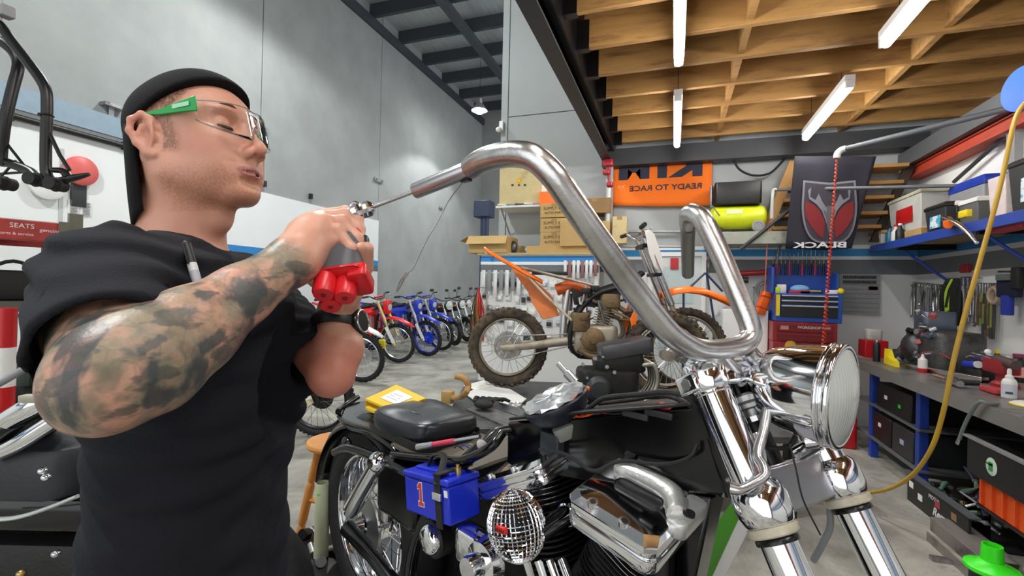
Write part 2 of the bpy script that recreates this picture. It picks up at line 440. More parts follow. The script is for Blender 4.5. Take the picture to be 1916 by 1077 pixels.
# left hall wall of tall precast panels, with open joints
ya, yb2 = PX(486, 300, XL).y, PX(710, 300, XL).y
wl = sroot('wall_left', (XL, 6, 0))
mb = MB()
for a, b in ((YN, ya), (ya, yb2), (yb2, YE)): mb.bx(XL - .18, XL, a + .008, b - .008, 0, 7.9)
mb.build('panel', conc, wl)
MB().bx(XL - .15, XL - .02, YN, YE, 0, 7.9).build('joint_backing', joint_m, wl)
# white lining board with stripe on the left wall
stripe_l = banded('painted_left_lining', '#d5d7d6', [(1.72, '#5d6468'), (1.86, '#2f7fc0'), (1.98, '#dfe1e1')], blotch=.04)
zt1 = PX(707, 413, XL).z
MB().bx(XL, XL + .03, YN, yb2 - .01, 0, zt1).build('trim_1', stripe_l)['kind'] = 'structure'
XV = -4.9
# end of the hall, workshop back wall, right wall
struct(MB().bx(XL - .2, XR + .2, YE, YE + .2, 0, 7.9).build('wall_far', conc))
jx = PY(951, 200, YB).x
wb = sroot('wall_back', (0, YB, 0))
zj = PY(1010, 213, YB).z
mb = MB()
mb.bx(XC, jx - .006, YB, YB + .18, 0, 7.9)
mb.bx(jx + .006, XR + .6, YB, YB + .18, 0, zj - .006); mb.bx(jx + .006, XR + .6, YB, YB + .18, zj + .006, 7.9)
mb.build('panel', wall_paint, wb)
MB().bx(XC + .02, XR, YB + .02, YB + .16, 0, 7.9).build('joint_backing', joint_m, wb)
struct(MB().bx(XR, XR + .6, YN, YB + .1, 0, 2.92).bx(XR + .45, XR + .6, YN, YB + .1, 2.92, 7.9).build('wall_right', wall_paint_r))
# unseen rear wall of the building, with an opening added to let in sky fill
struct(MB().bx(XL - .2, -5.2, YN - .2, YN, 0, 7.9).bx(1.9, XR + .2, YN - .2, YN, 0, 7.9).bx(-5.2, 1.9, YN - .2, YN, 4.4, 7.9).build('wall_rear', conc))
# roof: foil-faced sheeting over purlins
foil = mat('foil_insulation', (.62, .65, .67), .42, .6, var=.35, scale=3, stretch=(14, .6, 1), bump=.9, bscale=9)
struct(MB().bx(XL - .2, XR + .8, YN - .2, YE + .2, 7.9, 8.0).build('ceiling', foil))
purl = mat('purlin_steel', '#4a4e55', .55, .3)
cp = sroot('trim_2', (-2, 9, 7.7))
for i in range(10):
    y = 4.4 + i * 1.2
    MB().bx(XL, XC if y > 5.7 else -.9, y - .035, y + .035, 7.62, 7.9).bx(XL, XC if y > 5.7 else -.9, y - .035, y + .06, 7.6, 7.62).build('purlin', purl, cp)
MB().bx(-4.86, -4.74, YN, YE, 7.46, 7.6).bx(-4.9, -4.7, YN, YE, 7.42, 7.46).build('tie_beam', purl, cp)
MB().bx(XL, XL + .08, YN, YE, 7.4, 7.62).build('wall_angle', purl, cp)

# mezzanine: steel edge beam, timber joists, blocking, deck
mz = sroot('trim_3', (.8, 3, 3.0))
dsteel = mat('dark_beam_paint', '#3b3d40', .5, .2)
XBm = -.80
MB().bx(XBm - .05, XBm + .06, YN, YB, 2.93, 2.945).bx(XBm - .05, XBm - .035, YN, YB, 2.945, 3.2).bx(XBm - .05, XBm + .06, YN, YB, 3.2, 3.215).build('edge_beam', dsteel, mz)
MB().bx(XBm - .05, XR, YB - .22, YB - .05, 2.86, 3.06).build('end_beam', dsteel, mz)
MB().bx(XBm, XR + .44, YN, YB, 3.36, 3.39).build('deck', mat('mezzanine_ply', '#6a4a2c', .8, var=.3, scale=3), mz)
MB().bx(XBm + .05, XBm + .10, YN, YB - .1, 3.03, 3.36).build('packing_strip', black_m, mz)
ys = [5.62 - .45 * i for i in range(22)]
xs0 = XBm + .13
for y in ys:
    MB().bx(xs0 + .02, XR + .44, y - .023, y + .023, 3.1, 3.355).build('joist', wood, mz, bev=.003)
    MB().bx(XBm + .03, xs0 + .06, y - .03, y + .03, 3.09, 3.3).build('joist_hanger', black_m, mz)
    for xn in (.43, 1.65):
        MB().bx(xn - .022, xn + .022, y + .024, y + .45 - .024, 3.12, 3.355).build('blocking', wood, mz)
# post at the back end of the edge beam
posts = MB().bx(-.80, -.72, YB - .19, YB - .11, 0, 2.93).build('trim_4', mat('galvanised_post', (.5, .52, .52), .5, .6)); struct(posts)
# steel on the right wall: red channel and grey rafter rail, diagonal brace
rs = sroot('trim_5', (XR, 3, 2.6))
z1 = PX(1916, 232, XR).z
MB().bx(XR - .12, XR, YN, YB - .05, z1 - .06, z1 + .04).bx(XR - .14, XR - .12, YN, YB - .05, z1 - .06, z1 - .045).bx(XR - .14, XR - .12, YN, YB - .05, z1 + .03, z1 + .04).build('channel', mat('red_oxide_primer', '#a83a22', .6, var=.2), rs)
MB().bx(XR - .2, XR, YN, YB - .05, z1 + .05, z1 + .09).bx(XR - .2, XR - .17, YN, YB - .05, z1 + .09, z1 + .2).bx(XR - .1, XR - .07, YN, YB - .05, z1 + .09, z1 + .26).build('rail', mat('grey_rail', '#55585a', .5, .3), rs)
a = PX(1785, 340, XR - .06); b = PX(1885, 250, XR - .06)
MB().cyl(a, b, .016, n=8).build('brace', dsteel, rs)
a = PX(1888, 320, XR - .08); b = PX(1910, 215, XR - .08)
MB().box((a + b) / 2, (.05, .09, (b - a).length + .1)).build('stud', grey_p, rs)

# ---------------------------------------------------------------- fluorescent battens under the mezzanine
white_m = mat('white_enamel', '#d9d9d6', .4)
def batten(x, y0, y1, label):
    z = 2.93
    r = root('fluorescent_light', (x, (y0 + y1) / 2, z + .06), label, 'ceiling light', 'fluorescent battens under the mezzanine')
    MB().bx(x - .035, x + .035, y0, y1, z + .02, z + .07).bx(x - .03, x + .03, y0 - .01, y0 + .02, z - .03, z + .03).bx(x - .03, x + .03, y1 - .02, y1 + .01, z - .03, z + .03).build('housing', white_m, r, bev=.004)
    MB().cyl((x, y0 + .02, z - .014), (x, y1 - .02, z - .014), .029, n=18).build('tube', tube_light, r)
    MB().cyl((x, y0 + .2, z + .07), (x, y0 + .2, 3.355), .003, n=6).cyl((x, y1 - .2, z + .07), (x, y1 - .2, 3.355), .003, n=6).build('suspension_wire', black_p, r)
batten(0, 2.15, 3.38, 'lit fluorescent batten on the left, cut by the top edge of the photo')
batten(0, 4.0, 5.25, 'short-looking lit fluorescent batten hanging above the orange banner')
batten(1.2, 2.3, 3.48, 'lit fluorescent batten at top right, cut by the top edge of the photo')
batten(1.2, 4.08, 5.33, 'slanting lit fluorescent batten above the black shield flag')
batten(0, -.6, .65, 'fluorescent batten behind and above the photographer')
batten(1.2, -.6, .65, 'fluorescent batten overhead on the bench side, behind the view')
batten(0, -2.6, -1.35, 'rearmost fluorescent batten over the middle')
# high bay lamps in the hall
def bay(p, label, power, cone=118):
    r = root('high_bay_lamp', p, label, 'ceiling light', 'high bay lamps in the hall')
    MB().lathe([(.02, .34), (.07, .33), (.08, .2), (.1, .19), (.22, .02), (.225, 0), (.215, 0), (.09, .18), (0.001, .18)], p, n=32).build('reflector', mat('spun_aluminium', (.6, .6, .6), .4, .9), r)
    MB().ell(V(p) + V((0, 0, .03)), (.15, .15, .12)).build('bulb', mat('bay_bulb', (.96, 1, .97), .5, emit=120), r)
    MB().cyl(V(p) + V((0, 0, .33)), (p[0], p[1], 7.91), .006, n=6).build('hanger', black_p, r)
    ld = bpy.data.lights.new('high_bay_light', 'SPOT'); ld.energy = power; ld.spot_size = math.radians(cone); ld.spot_blend = .25; ld.shadow_soft_size = .09; ld.color = (.97, 1, .98)
    lo = bpy.data.objects.new('high_bay_light', ld); COL.objects.link(lo); lo.location = V(p) + V((0, 0, -.1)); adopt(lo, r); lo.location = V(p) + V((0, 0, -.1))
bay(tuple(P(897, 207, 13.0)), 'bright round high bay lamp hanging at the far end of the hall', BAY_POWER)
bay((-4.3, 5.4, 6.4), 'high bay lamp over the middle of the hall, above the view', BAY_POWER * 1.2, 165)
bay((-3.9, -.2, 6.4), 'high bay lamp over the unseen rear end of the hall', BAY_POWER * 2.3, 168)
# ================================================================ THE CUSTOM V-TWIN ON ITS LIFT (frame of reference)
def CR(r, d, z=0): return V((0, 0, 0)) + R0 * r + H0 * d + V((0, 0, z))
BA = CR(-.48, 1.65); BB = CR(.43, .71)
BF = (BB - BA).normalized(); BN = BF.cross(V((0, 0, 1))).normalized()
if BN.dot(H0) > 0: BN = -BN
UP = V((0, 0, 1))
def BP(px, py, off=0): return PPL(px, py, BA + BN * off, BN)
def B3(x, y, z): return BA + BF * x + BN * y + UP * z      # metres along the bike from the rear axle, towards the viewer, above the floor
def bco(p): d = p - BA; return (d.dot(BF), d.dot(BN), d.z)
TB = Matrix((BF, BN, UP)).transposed().to_4x4(); TB.translation = V((BA.x, BA.y, 0))
ZL = .24      # top of the lift table
moto = root('motorcycle', B3(.6, 0, ZL), 'stripped black and chrome V-twin motorcycle with tall ape hanger bars, on the lift in front', 'motorcycle')
AX = V((.076, 0, .572))
leather = mat('seat_leather', '#1c1e24', .3, 0, var=.15, bump=.08, bscale=150)
blk_gloss = mat('gloss_black_enamel', '#08080a', .16, 0, var=.2, dirt='#1d1a17', dlo=.55, dhi=.8)
eng_black = mat('engine_black', '#161616', .5, .2, var=.3, bump=.2, bscale=90)
batt_blue = mat('battery_blue', '#1c2fc0', .28, 0, var=.1)
M = lambda: MB(TB)
# ---- rear wheel
r_ = M().torus(AX, (0, 1, 0), .262, .066, n=64, m=16, ry=.066); r_.build('rear_tyre', black_r, moto)
M().torus(AX, (0, 1, 0), .212, .02, n=64, m=10, ry=.05).torus(AX + V((0, .045, 0)), (0, 1, 0), .216, .007, n=64, m=8).torus(AX - V((0, .045, 0)), (0, 1, 0), .216, .007, n=64, m=8).build('rear_rim', chrome, moto)
hub = M().lathe([(.03, -.07), (.075, -.065), (.075, -.05), (.035, -.04), (.035, .04), (.06, .05), (.06, .06), (.025, .07), (.012, .1)], AX, (0, 1, 0), n=32).build('rear_hub', chrome, moto)
sp = M()
for i in range(40):
    a = 2 * PI * i / 40; b = a + (.5 if i % 2 else -.5); s_ = .05 if (i // 2) % 2 else -.05
    sp.cyl(AX + V((.05 * math.cos(b), s_, .05 * math.sin(b))), AX + V((.2 * math.cos(a), s_ * .2, .2 * math.sin(a))), .0016, n=5)
sp.build('wheel_spokes', chrome, moto)
M().lathe([(.11, -.005), (.115, 0), (.11, .005)], AX + V((0, .062, 0)), (0, 1, 0), n=40).build('brake_disc', steel, moto)
# chrome muffler and pipes low on the near side
M().tube([(1.0, .12, .56), (.8, .17, .47), (.6, .2, .43), (.45, .2, .44), (.28, .2, .46)], [.022, .022, .024, .036, .036], n=16, k=6).build('exhaust_pipe', chrome, moto)
M().tube([(1.25, .1, .8), (1.3, .13, .66), (1.15, .19, .5), (.9, .21, .43), (.6, .22, .35), (.3, .22, .35)], [.022, .022, .022, .024, .038, .038], n=16, k=6).build('exhaust_pipe', chrome, moto)
# ---- rear mudguard sweeping over the wheel
def fender():
    mb = M(); rings = []
    for i in range(25):
        a = math.radians(lerp(20, 176, i / 24)); R = .345 + .01 * math.sin(i / 24 * PI)
        c = AX + V((math.cos(a) * R * 1.04, 0, math.sin(a) * R)); o = V((math.cos(a), 0, math.sin(a)))
        w_ = .085 + .012 * (i / 24)
        rings.append([c + V((0, 1, 0)) * (w_ * u) + o * (-.04 * abs(u) ** 4 - .006 * u * u) for u in (-1, -.95, -.8, -.5, 0, .5, .8, .95, 1)] )
    return mb.loft(rings, caps=False, closed=False)
fender().build('rear_mudguard', blk_gloss, moto, solid=.005, ang=60)
# upturned tail and side rail of the mudguard
tp = [BP(636, 778, .07), BP(660, 800, .085), BP(700, 812, .1), BP(735, 835, .1), BP(752, 862, .1)]
MB().tube(tp, [.012, .016, .014, .012, .012], n=10, k=5, flat=.8).build('mudguard_strut', blk_gloss, moto)
MB().tube([BP(633, 770, .08), BP(640, 762, 0), BP(670, 742, -.085)], .011, n=10, k=4).build('tail_rail', blk_gloss, moto)
MB().quadpts([BP(636, 780, .10), BP(648, 755, -.06), BP(700, 745, -.09), BP(770, 790, -.07), BP(752, 822, .10), BP(700, 806, .11)], (0, 0, -.018)).build('mudguard_deck', blk_gloss, moto, bev=.006)
M().ell((.02, .1, .83), (.03, .012, .02)).build('strut_bolt_cap', blk_gloss, moto)
# ---- seat
sc = (BP(722, 775, .09) + BP(880, 795, .10) + BP(760, 750, -.11)) / 3
def seat():
    mb = M(); rings = []
    x0, x1, zt = .195, .48, .955
    prof = [(-.028, .90), (-.024, .97), (-.008, 1.0), (.012, .985), (.02, .94), (.0225, .9), (.024, .6), (.0245, .3)]
    def out(k, z):
        ring = []
        for i in range(40):
            a = 2 * PI * i / 40; ca, sa = math.cos(a), math.sin(a); e = .42
            x = abs(ca) ** e * (1 if ca > 0 else -1); y = abs(sa) ** e * (1 if sa > 0 else -1)
            taper = 1.0 - .10 * x
            ring.append(V(((x0 + x1) / 2 + x * (x1 - x0) / 2 * k, y * .115 * k * taper, zt + z + .015 * x * x * .6)))
        return ring
    for z, k in prof: rings.append(out(k, z))
    return mb.loft(rings)
seat().build('seat', leather, moto, ang=50)
MB(TB).torus((.32, 0, .977), (0, 0, 1), .001, .0005, n=4, m=4)
M().rbox((.32, 0, .925), (.33, .22, .012), .05).build('seat_base', black_p, moto)
# seat pan / tray in front of and under the seat with its curled edge
MB().tube([BP(735, 850, .13), BP(800, 858, .14), BP(860, 862, .14), BP(915, 838, .13), BP(940, 808, .10)], .011, n=10, k=6).build('frame_side_rail', blk_gloss, moto)
M().quadpts([(.34, .12, .905), (.64, .13, .905), (.7, .05, .94), (.7, -.08, .94), (.34, -.12, .905)], (0, 0, .008)).build('seat_pan', mat('greasy_tan_pan', '#5c5449', .6, dirt='#241f1a'), moto)
# ---- frame: backbone, neck plates, down tubes, cradle, swing arm
M().tube([(.3, .13, .86), (.1, .13, .84), (.0, .13, .8)], .014, n=10, k=3).tube([(.3, -.13, .86), (.1, -.13, .84), (.0, -.13, .8)], .014, n=10, k=3).build('subframe', blk_gloss, moto)
M().quadpts([(.72, .035, .93), (.72, .035, 1.04), (.86, .035, 1.075), (1.19, .03, 1.17), (1.23, .03, 1.03), (1.02, .035, .98)], (0, -.07, 0)).build('frame_backbone', blk_gloss, moto, bev=.006)
# top edge tray with electrics
M().quadpts([(.74, .05, 1.05), (.86, .055, 1.085), (1.17, .045, 1.165), (1.17, -.05, 1.165), (.86, -.06, 1.085), (.74, -.05, 1.05)], (0, 0, .006)).build('electrics_tray', black_p, moto, bev=.002)
M().tube([(1.16, .0, 1.04), (1.13, .05, .92), (1.15, .07, .6), (1.1, .09, .4), (.8, .11, .38), (.4, .11, .42)], .018, n=12, k=6).build('frame_down_tube', blk_gloss, moto)
M().tube([(1.16, -.0, 1.04), (1.13, -.05, .92), (1.15, -.07, .6), (1.1, -.09, .4), (.8, -.11, .38), (.4, -.11, .42)], .018, n=12, k=6).build('frame_down_tube', blk_gloss, moto)
M().tube([(.72, .11, 1.0), (.62, .12, .9), (.48, .12, .7), (.42, .11, .45)], .016, n=12, k=5).tube([(.72, -.11, 1.0), (.62, -.12, .9), (.48, -.12, .7), (.42, -.11, .45)], .016, n=12, k=5).build('frame_seat_tube', blk_gloss, moto)
M().cyl((1.17, 0, 1.2), (1.23, 0, 1.03), .032, n=20).build('steering_head', blk_gloss, moto)
M().quadpts([(1.09, .028, 1.0), (1.2, .028, 1.02), (1.15, .04, .72), (1.11, .04, .66), (1.1, .03, .85)], (0, -.06, 0)).build('front_panel', blk_gloss, moto, bev=.006)
for s_ in (1, -1):
    M().tube([(.45, .12 * s_, .52), (.25, .12 * s_, .56), (.076, .115 * s_, .572)], [.02, .02, .026], n=12, k=4).build('swing_arm', blk_gloss, moto)
    # shock: chrome sleeve over a coil
    a, b = V((.2, .15 * s_, .83)), V((.07, .15 * s_, .66))
    if s_ == 1: a, b = V(bco(BP(706, 868, .14))), V(bco(BP(655, 958, .14)))
    M().cyl(a, lerp(a, b, .9), .026, n=24).cyl(lerp(a, b, .9), b, .02, n=16).ell(a + (a - b).normalized() * .012, (.03, .03, .03)).build('shock_absorber', chrome, moto)
    M().cyl(a + (a - b).normalized() * .015 + V((0, .03, 0)), a + (a - b).normalized() * .015 - V((0, .05, 0)), .013, n=14).build('shock_mount', chrome, moto)
# ---- battery strapped to the near side with its number
bt = MB(); TLb, TRb, BLb, BRb = BP(757, 880, .2), BP(838, 902, .2), BP(763, 955, .2), BP(836, 985, .2)
fx = (TRb - TLb).normalized(); fz = ((TLb - BLb) + (TRb - BRb)).normalized(); fz = (fz - fx * fz.dot(fx)).normalized(); fy = fx.cross(fz)
if fy.dot(BN) > 0: fy = -fy
wB, hB, dB = (TRb - TLb).length, (TLb - BLb).length, .085
cB = (TLb + TRb + BLb + BRb) / 4 + fy * dB / 2
bt.box(cB - fz * .006, (wB, hB - .012, dB), (fx, fz, fy)); bt.box(cB + fz * (hB / 2 - .004), (wB + .006, .014, dB + .006), (fx, fz, fy))
bat = bt.build('battery', batt_blue, moto, bev=.004)
MB().box(cB + fz * (hB / 2 + .006) + fx * .0, (wB * .8, .008, dB * .5), (fx, fz, fy)).build('battery_lid', batt_blue, bat, bev=.002)
sb = cB + fx * (wB * .30)
MB().box(sb - fy * (dB / 2 + .002), (.022, hB + .02, .003), (fx, fz, fy)).box(sb + fz * (hB / 2 + .012), (.022, .003, dB + .01), (fx, fz, fy)).build('battery_strap', black_r, bat)
MB().tube([cB + fz * (hB / 2) - fx * .04 - fy * .01, cB + fz * (hB / 2 + .035) - fx * .02, cB + fz * (hB / 2 + .035) + fx * .02, sb + fz * (hB / 2 - .01) - fy * (dB / 2 + .004)], .008, n=8, k=5, flat=.3).build('strap_loop', black_r, bat)
MB().box(sb - fy * (dB / 2 + .005) + fz * .012, (.03, .016, .006), (fx, fz, fy)).build('strap_buckle', chrome, bat, bev=.001)
MB().lathe([(.008, 0), (.008, .016), (.004, .016), (.004, .022)], cB + fz * (hB / 2 + .003) + fx * (wB * .4), fz, n=12).build('battery_terminal', mat('brass', (.6, .42, .16), .35, 1), bat)
num_c = cB - fy * (dB / 2 + .0005) - fx * .018 - fz * .022
one = [(-.24, -.04), (.24, -.04), (.24, .2), (.13, .2), (.13, 1.04), (-.1, 1.04), (-.28, .87), (-.28, .68), (-.13, .71), (-.13, .2), (-.24, .2)]
one2 = [(-.2, 0), (.2, 0), (.2, .16), (.09, .16), (.09, 1), (-.08, 1), (-.24, .84), (-.24, .73), (-.09, .77), (-.09, .16), (-.2, .16)]
for pl_, m_, o_ in ((one, mat('white_vinyl', '#dfe3ee', .5), 0), (one2, mat('red_vinyl', '#cf3b2c', .5), .0006)): MB().prism([(a * .05, b * .05) for a, b in pl_], num_c - fy * o_, fx, fz, -fy * .0008).build('number_outline' if o_ == 0 else 'number', m_, bat)
MB().box(cB - fy * (dB / 2 + .001) + fx * (wB * .46) + fz * .02, (.012, .014, .001), (fx, fz, fy)).build('battery_sticker', paper, bat)
# side mount at the rear wheel: chain guard hardware, round chrome horn cover, oil tank side
M().box((.4, .1, .8), (.2, .09, .16)).build('oil_tank', blk_gloss, moto, bev=.02)
cc = BP(803, 1010, .16); MB().lathe([(.036, -.03), (.036, 0), (.03, .008), (.022, .012), (.001, .013)], cc, BN, n=32).build('pivot_cover', chrome, moto)
MB().lathe([(.044, -.035), (.044, -.004), (.04, 0), (.001, 0)], cc - BN * .004, BN, n=32).build('pivot_cover_ring', eng_black, moto)
tank_bits = M()
for k in range(7):
    a = V(bco(BP(715 + (k % 3) * 10, 930 + k * 9, .1))); tank_bits.cyl(a, a + V((.02, .02, .012 * (-1) ** k)), .004, n=6)
tank_bits.build('linkage_fasteners', chrome, moto)
c2 = BP(722, 945, .12); MB().rbox(c2, (.05, .03, .08), .012, ax=(BF, BN, UP)).build('chain_adjuster', chrome_s, moto)
# ---- engine
def cyl_fins(c, ax, n, R, pitch, rx, name, m):
    mb = M(); x, y, z = ax; cc_ = V(c)
    mb.cyl(cc_ - z * .01, cc_ + z * (n * pitch), R * .72, n=24)
    for i in range(n):
        o = cc_ + z * (i * pitch); mb.rbox(o, (R * 2, R * 1.9, .003), R * .7, ax=(x, y, z), n=6, edge=.0006)
    return mb.build(name, m, moto)
cr = V((.91, 0, .62))     # crank centre
def vee(deg): a = math.radians(deg); return V((math.sin(a), 0, math.cos(a)))
M().rbox(cr - V((.06, 0, .05)), (.40, .21, .19), .07).build('crankcase', alu, moto, ang=50)
M().lathe([(.001, .045), (.05, .043), (.075, .03), (.082, .01), (.082, -.02)], cr + V((.04, .115, -.03)), (0, 1, 0), n=36).build('timing_cover', chrome, moto)
fl = V(bco(BP(895, 1055, .19)))
M().lathe([(.001, .03), (.022, .03), (.024, .025), (.024, 0), (.04, -.004), (.045, -.03)], fl, (0, 1, 0), n=32).build('ignition_cover', chrome, moto)
M().rbox(fl + V((-.05, -.03, .005)), (.09, .05, .07), .02).build('gearcase_cover', chrome, moto)
for nm, dg, L_ in (('front_cylinder', 27, 1), ('rear_cylinder', -20, 1)):
    z = vee(dg); x = V((z.z, 0, -z.x)); y = V((0, 1, 0))
    base = cr + z * .12
    cyl_fins(base, (x, y, z), 14, .068, .011, 1, nm, eng_black)
    cyl_fins(base + z * .16, (x, y, z), 6, .076, .010, 1, nm + '_head', eng_black)
    edge = M()
    for i in range(6): edge.rbox(base + z * (.16 + i * .010 + .0015), (.154, .148, .0012), .05, ax=(x, y, z), n=6, edge=.0003)
    edge.build('machined_fin_edges', chrome_s, moto)
# front rocker cover placed from its near top edge
def rocker(p0, p1, wid, hgt, name, detail=True):
    d1 = (p1 - p0); L_ = d1.length; d1.normalize(); y = V((0, 1, -.22 if detail else 0)); y = (y - d1 * y.dot(d1)).normalized(); z = d1.cross(y)
    if z.z < 0: z = -z
    c = p0 + d1 * L_ / 2 - y * wid / 2
    mb = M(); rings = []
    pr = [(0, 1.0, 1.0), (-hgt * .45, 1.0, 1.0)]
    ax = (d1, y, z)
    mb.rbox(c - z * hgt * .78, (L_, wid, hgt * .42), .02, ax=ax, edge=.003)
    mb.rbox(c - z * hgt * .42, (L_ * .97, wid * .96, hgt * .3), .02, ax=ax, edge=.002)
    o = mb.build(name, chrome, moto, bev=0)
    # faceted lid: chamfered slab with two bolt bosses on the near shoulder
    mb = M(); hx, hy = L_ / 2, wid / 2
    def ring(sx, sy, z_, cut):
        return [c + d1 * (a * sx) + y * (b * sy) + z * z_ for a, b in ((-1, -1 + cut), (-1 + cut, -1), (1 - cut, -1), (1, -1 + cut), (1, 1 - cut), (1 - cut, 1), (-1 + cut, 1), (-1, 1 - cut))]
    mb.loft([ring(hx, hy, -hgt * .3, .18), ring(hx, hy, -hgt * .12, .18), ring(hx * .93, hy * .80, hgt * .06, .25), ring(hx * .5, hy * .3, hgt * .08, .3)])
    mb.build('rocker_lid', chrome, o, ang=20, bev=.0015)
    for u in (-.42, .3):
        b_ = c + d1 * (hx * u) + y * (hy * .8) + z * (-hgt * .02)
        M().cyl(b_ - z * .006, b_ + z * .008, .0095, n=20).build('bolt_boss', chrome_s, o)
        M().cyl(b_ + z * .006, b_ + z * .0095, .005, n=6).build('bolt', eng_black, o)
    return o, c, (d1, y, z), hx, hy
p0, p1 = V(bco(BP(1056, 925, .165))), V(bco(BP(1222, 1030, .165)))
ro, rc, rax, rhx, rhy = rocker(p0, p1, .15, .055, 'front_rocker_cover')
d1, yy, zz = rax
# bare cast inner cover on the far half with breather opening
pale_alu = mat('pale_cast_alloy', (.72, .72, .69), .35, .75, var=.1, bump=.15, bscale=100)
M().tube([rc - yy * .045 - d1 * .06 + zz * .010, rc - yy * .05 + d1 * .0 + zz * .012, rc - yy * .045 + d1 * .05 + zz * .010, rc - yy * .015 + d1 * .075 + zz * .006], [.014, .016, .018, .016], n=14, k=5).build('rocker_casting', pale_alu, ro)
M().rbox(rc + d1 * .085 - yy * .03 - zz * .004, (.035, .09, .03), .014, ax=rax).build('rocker_end_casting', pale_alu, ro)
M().rbox(rc - yy * .012 + d1 * .005 + zz * .0065, (.09, .028, .004), .012, ax=rax).build('cover_opening', black_p, ro)
M().cyl(rc - yy * .062 - d1 * .045 + zz * .02, rc - yy * .062 - d1 * .045 + zz * .034, .010, n=18).build('breather_bolt', eng_black, ro)
M().cyl(rc - yy * .02 + d1 * .092 + zz * .008, rc - yy * .02 + d1 * .092 + zz * .0135, .0095, n=18).build('drain_plug', eng_black, ro)
p0, p1 = V(bco(BP(880, 905, .12))), V(bco(BP(1003, 868, .12)))
rocker(p0, p1, .12, .045, 'rear_rocker_cover')
M().quadpts([(.70, -.04, .42), (1.13, -.04, .5), (1.12, -.04, .98), (.74, -.04, .96)], (0, -.03, 0)).build('engine_back_plate', eng_black, moto, bev=.004)
M().quadpts([(.22, -.05, .5), (.72, -.05, .42), (.74, -.05, .92), (.34, -.05, .9)], (0, -.03, 0)).build('inner_side_plate', eng_black, moto, bev=.004)
M().quadpts([(1.0, .06, .40), (1.13, .05, .5), (1.12, .045, .93), (1.08, .05, .80)], (0, -.02, 0)).build('front_guard_plate', eng_black, moto, bev=.004)
M().lathe([(.035, 0), (.036, .012), (.033, .018), (.001, .019)], V(bco(BP(1005, 915, .04))), (0, 0, 1), n=32).build('coil_cap', dark_g, moto)
M().lathe([(.03, -.05), (.034, -.02), (.034, 0)], V(bco(BP(1005, 918, .04))), (0, 0, 1), n=28).build('carburettor_body', eng_black, moto)
ca = V(bco(BP(1005, 1000, .16))); cb = V(bco(BP(1062, 962, .06)))
M().tube([ca, cb], [.017, .02], n=18).torus(cb, cb - ca, .02, .004, n=24, m=8).build('intake_pipe', chrome, moto)
for k in range(4):
    a = V(bco(BP(985 + k * 22, 1046, .15 - k * .012))); b = V(bco(BP(1012 + k * 24, 1130, .13)))
    M().tube([a, b], .009, n=12).build('pushrod_tube', chrome, moto)
# mesh air cleaner, built as a real lattice over a dark core
dc = V(bco(BP(966, 982, .17))); dax = (V((1, 0, 0)), V((0, 1, 0)), V((0, 0, 1)))
tilt = (V((.97, 0, .22)).normalized(), V((0, 1, 0)), V((-.22, 0, .97)).normalized())
acl = M().ell(dc, (.053, .048, .060), ax=tilt, nu=30, nv=24).build('air_cleaner', eng_black, moto)
lat = M().ell(dc, (.0565, .0515, .0635), ax=tilt, nu=38, nv=25).build('air_cleaner_mesh', chrome, acl, ang=0)
wf = lat.modifiers.new('w', 'WIREFRAME'); wf.thickness = .0042; wf.use_even_offset = False
M().torus(dc - tilt[2] * .004, tilt[2], .0545, .0022, n=48, m=8).torus(dc - tilt[2] * .026, tilt[2], .0505, .0022, n=48, m=8).build('air_cleaner_band', chrome, acl)
bpos = BP(937, 991, .222)
bx_ = (BP(955, 998, .222) - BP(920, 985, .222)).normalized(); bz_ = (UP - bx_ * UP.dot(bx_)).normalized()
MB().rbox(bpos - BN * .002, (.026, .012, .008), .003, ax=(bx_, bz_, bx_.cross(bz_))).build('air_cleaner_badge', mat('badge_red', '#c9231f', .35), acl)
for i_ in range(4):
    q = bpos + bx_ * (-.0085 + i_ * .0056) + bx_.cross(bz_) * (.0028 if bx_.cross(bz_).dot(BN) > 0 else -.0028)
    MB().box(q, (.0032, .0055, .002), (bx_, bz_, bx_.cross(bz_))).build('badge_letter', mat('badge_dark_red', '#7d1512', .4), acl)
# hoses and wires over the top
def wire(pts, r, m, name='cable', k=7, par=moto): return MB().tube(pts, r, n=8, k=k).build(name, m, par)
wire([BP(1010, 840, .07), BP(1060, 850, .1), BP(1110, 880, .09), BP(1160, 862, .06), BP(1240, 868, .05), BP(1290, 855, .05), BP(1305, 830, .04)], .0035, black_r, 'throttle_cable')
wire([BP(1100, 765, .02), BP(1130, 745, .02), BP(1190, 738, .03), BP(1250, 733, .05), BP(1290, 745, .07), BP(1310, 775, .05)], .005, black_r, 'wiring_harness')
wire([BP(1120, 755, 0), BP(1180, 748, 0), BP(1240, 740, .02), BP(1285, 755, .03), BP(1305, 772, .03)], .004, black_r, 'wiring_harness')
for (c_, pp) in ((orange_p, [(1068, 775), (1090, 780), (1110, 772), (1130, 765)]), (red_p, [(1078, 782), (1100, 772), (1122, 770), (1135, 773)]), (yellow_p, [(1070, 778), (1080, 784), (1096, 781)]), (black_r, [(1068, 785), (1100, 792), (1150, 786), (1190, 770)]), (black_r, [(1120, 768), (1150, 774), (1180, 766)])):
    wire([BP(a, b, .03) for a, b in pp], .0022, c_, 'loose_wire')
for i_ in range(3):
    a = BP(1150 + i_ * 44, 772 + 2 * (i_ % 2), .01 + .01 * i_); MB().rbox(a, (.055, .03, .012), .004, ax=(BF, BN, UP)).build('electrical_connector', black_p if i_ != 1 else dark_g, moto)
MB().rbox(BP(1247, 762, .02), (.03, .02, .014), .004, ax=(BF, BN, UP)).build('red_fuse_holder', red_p, moto, label='small red fuse holder')
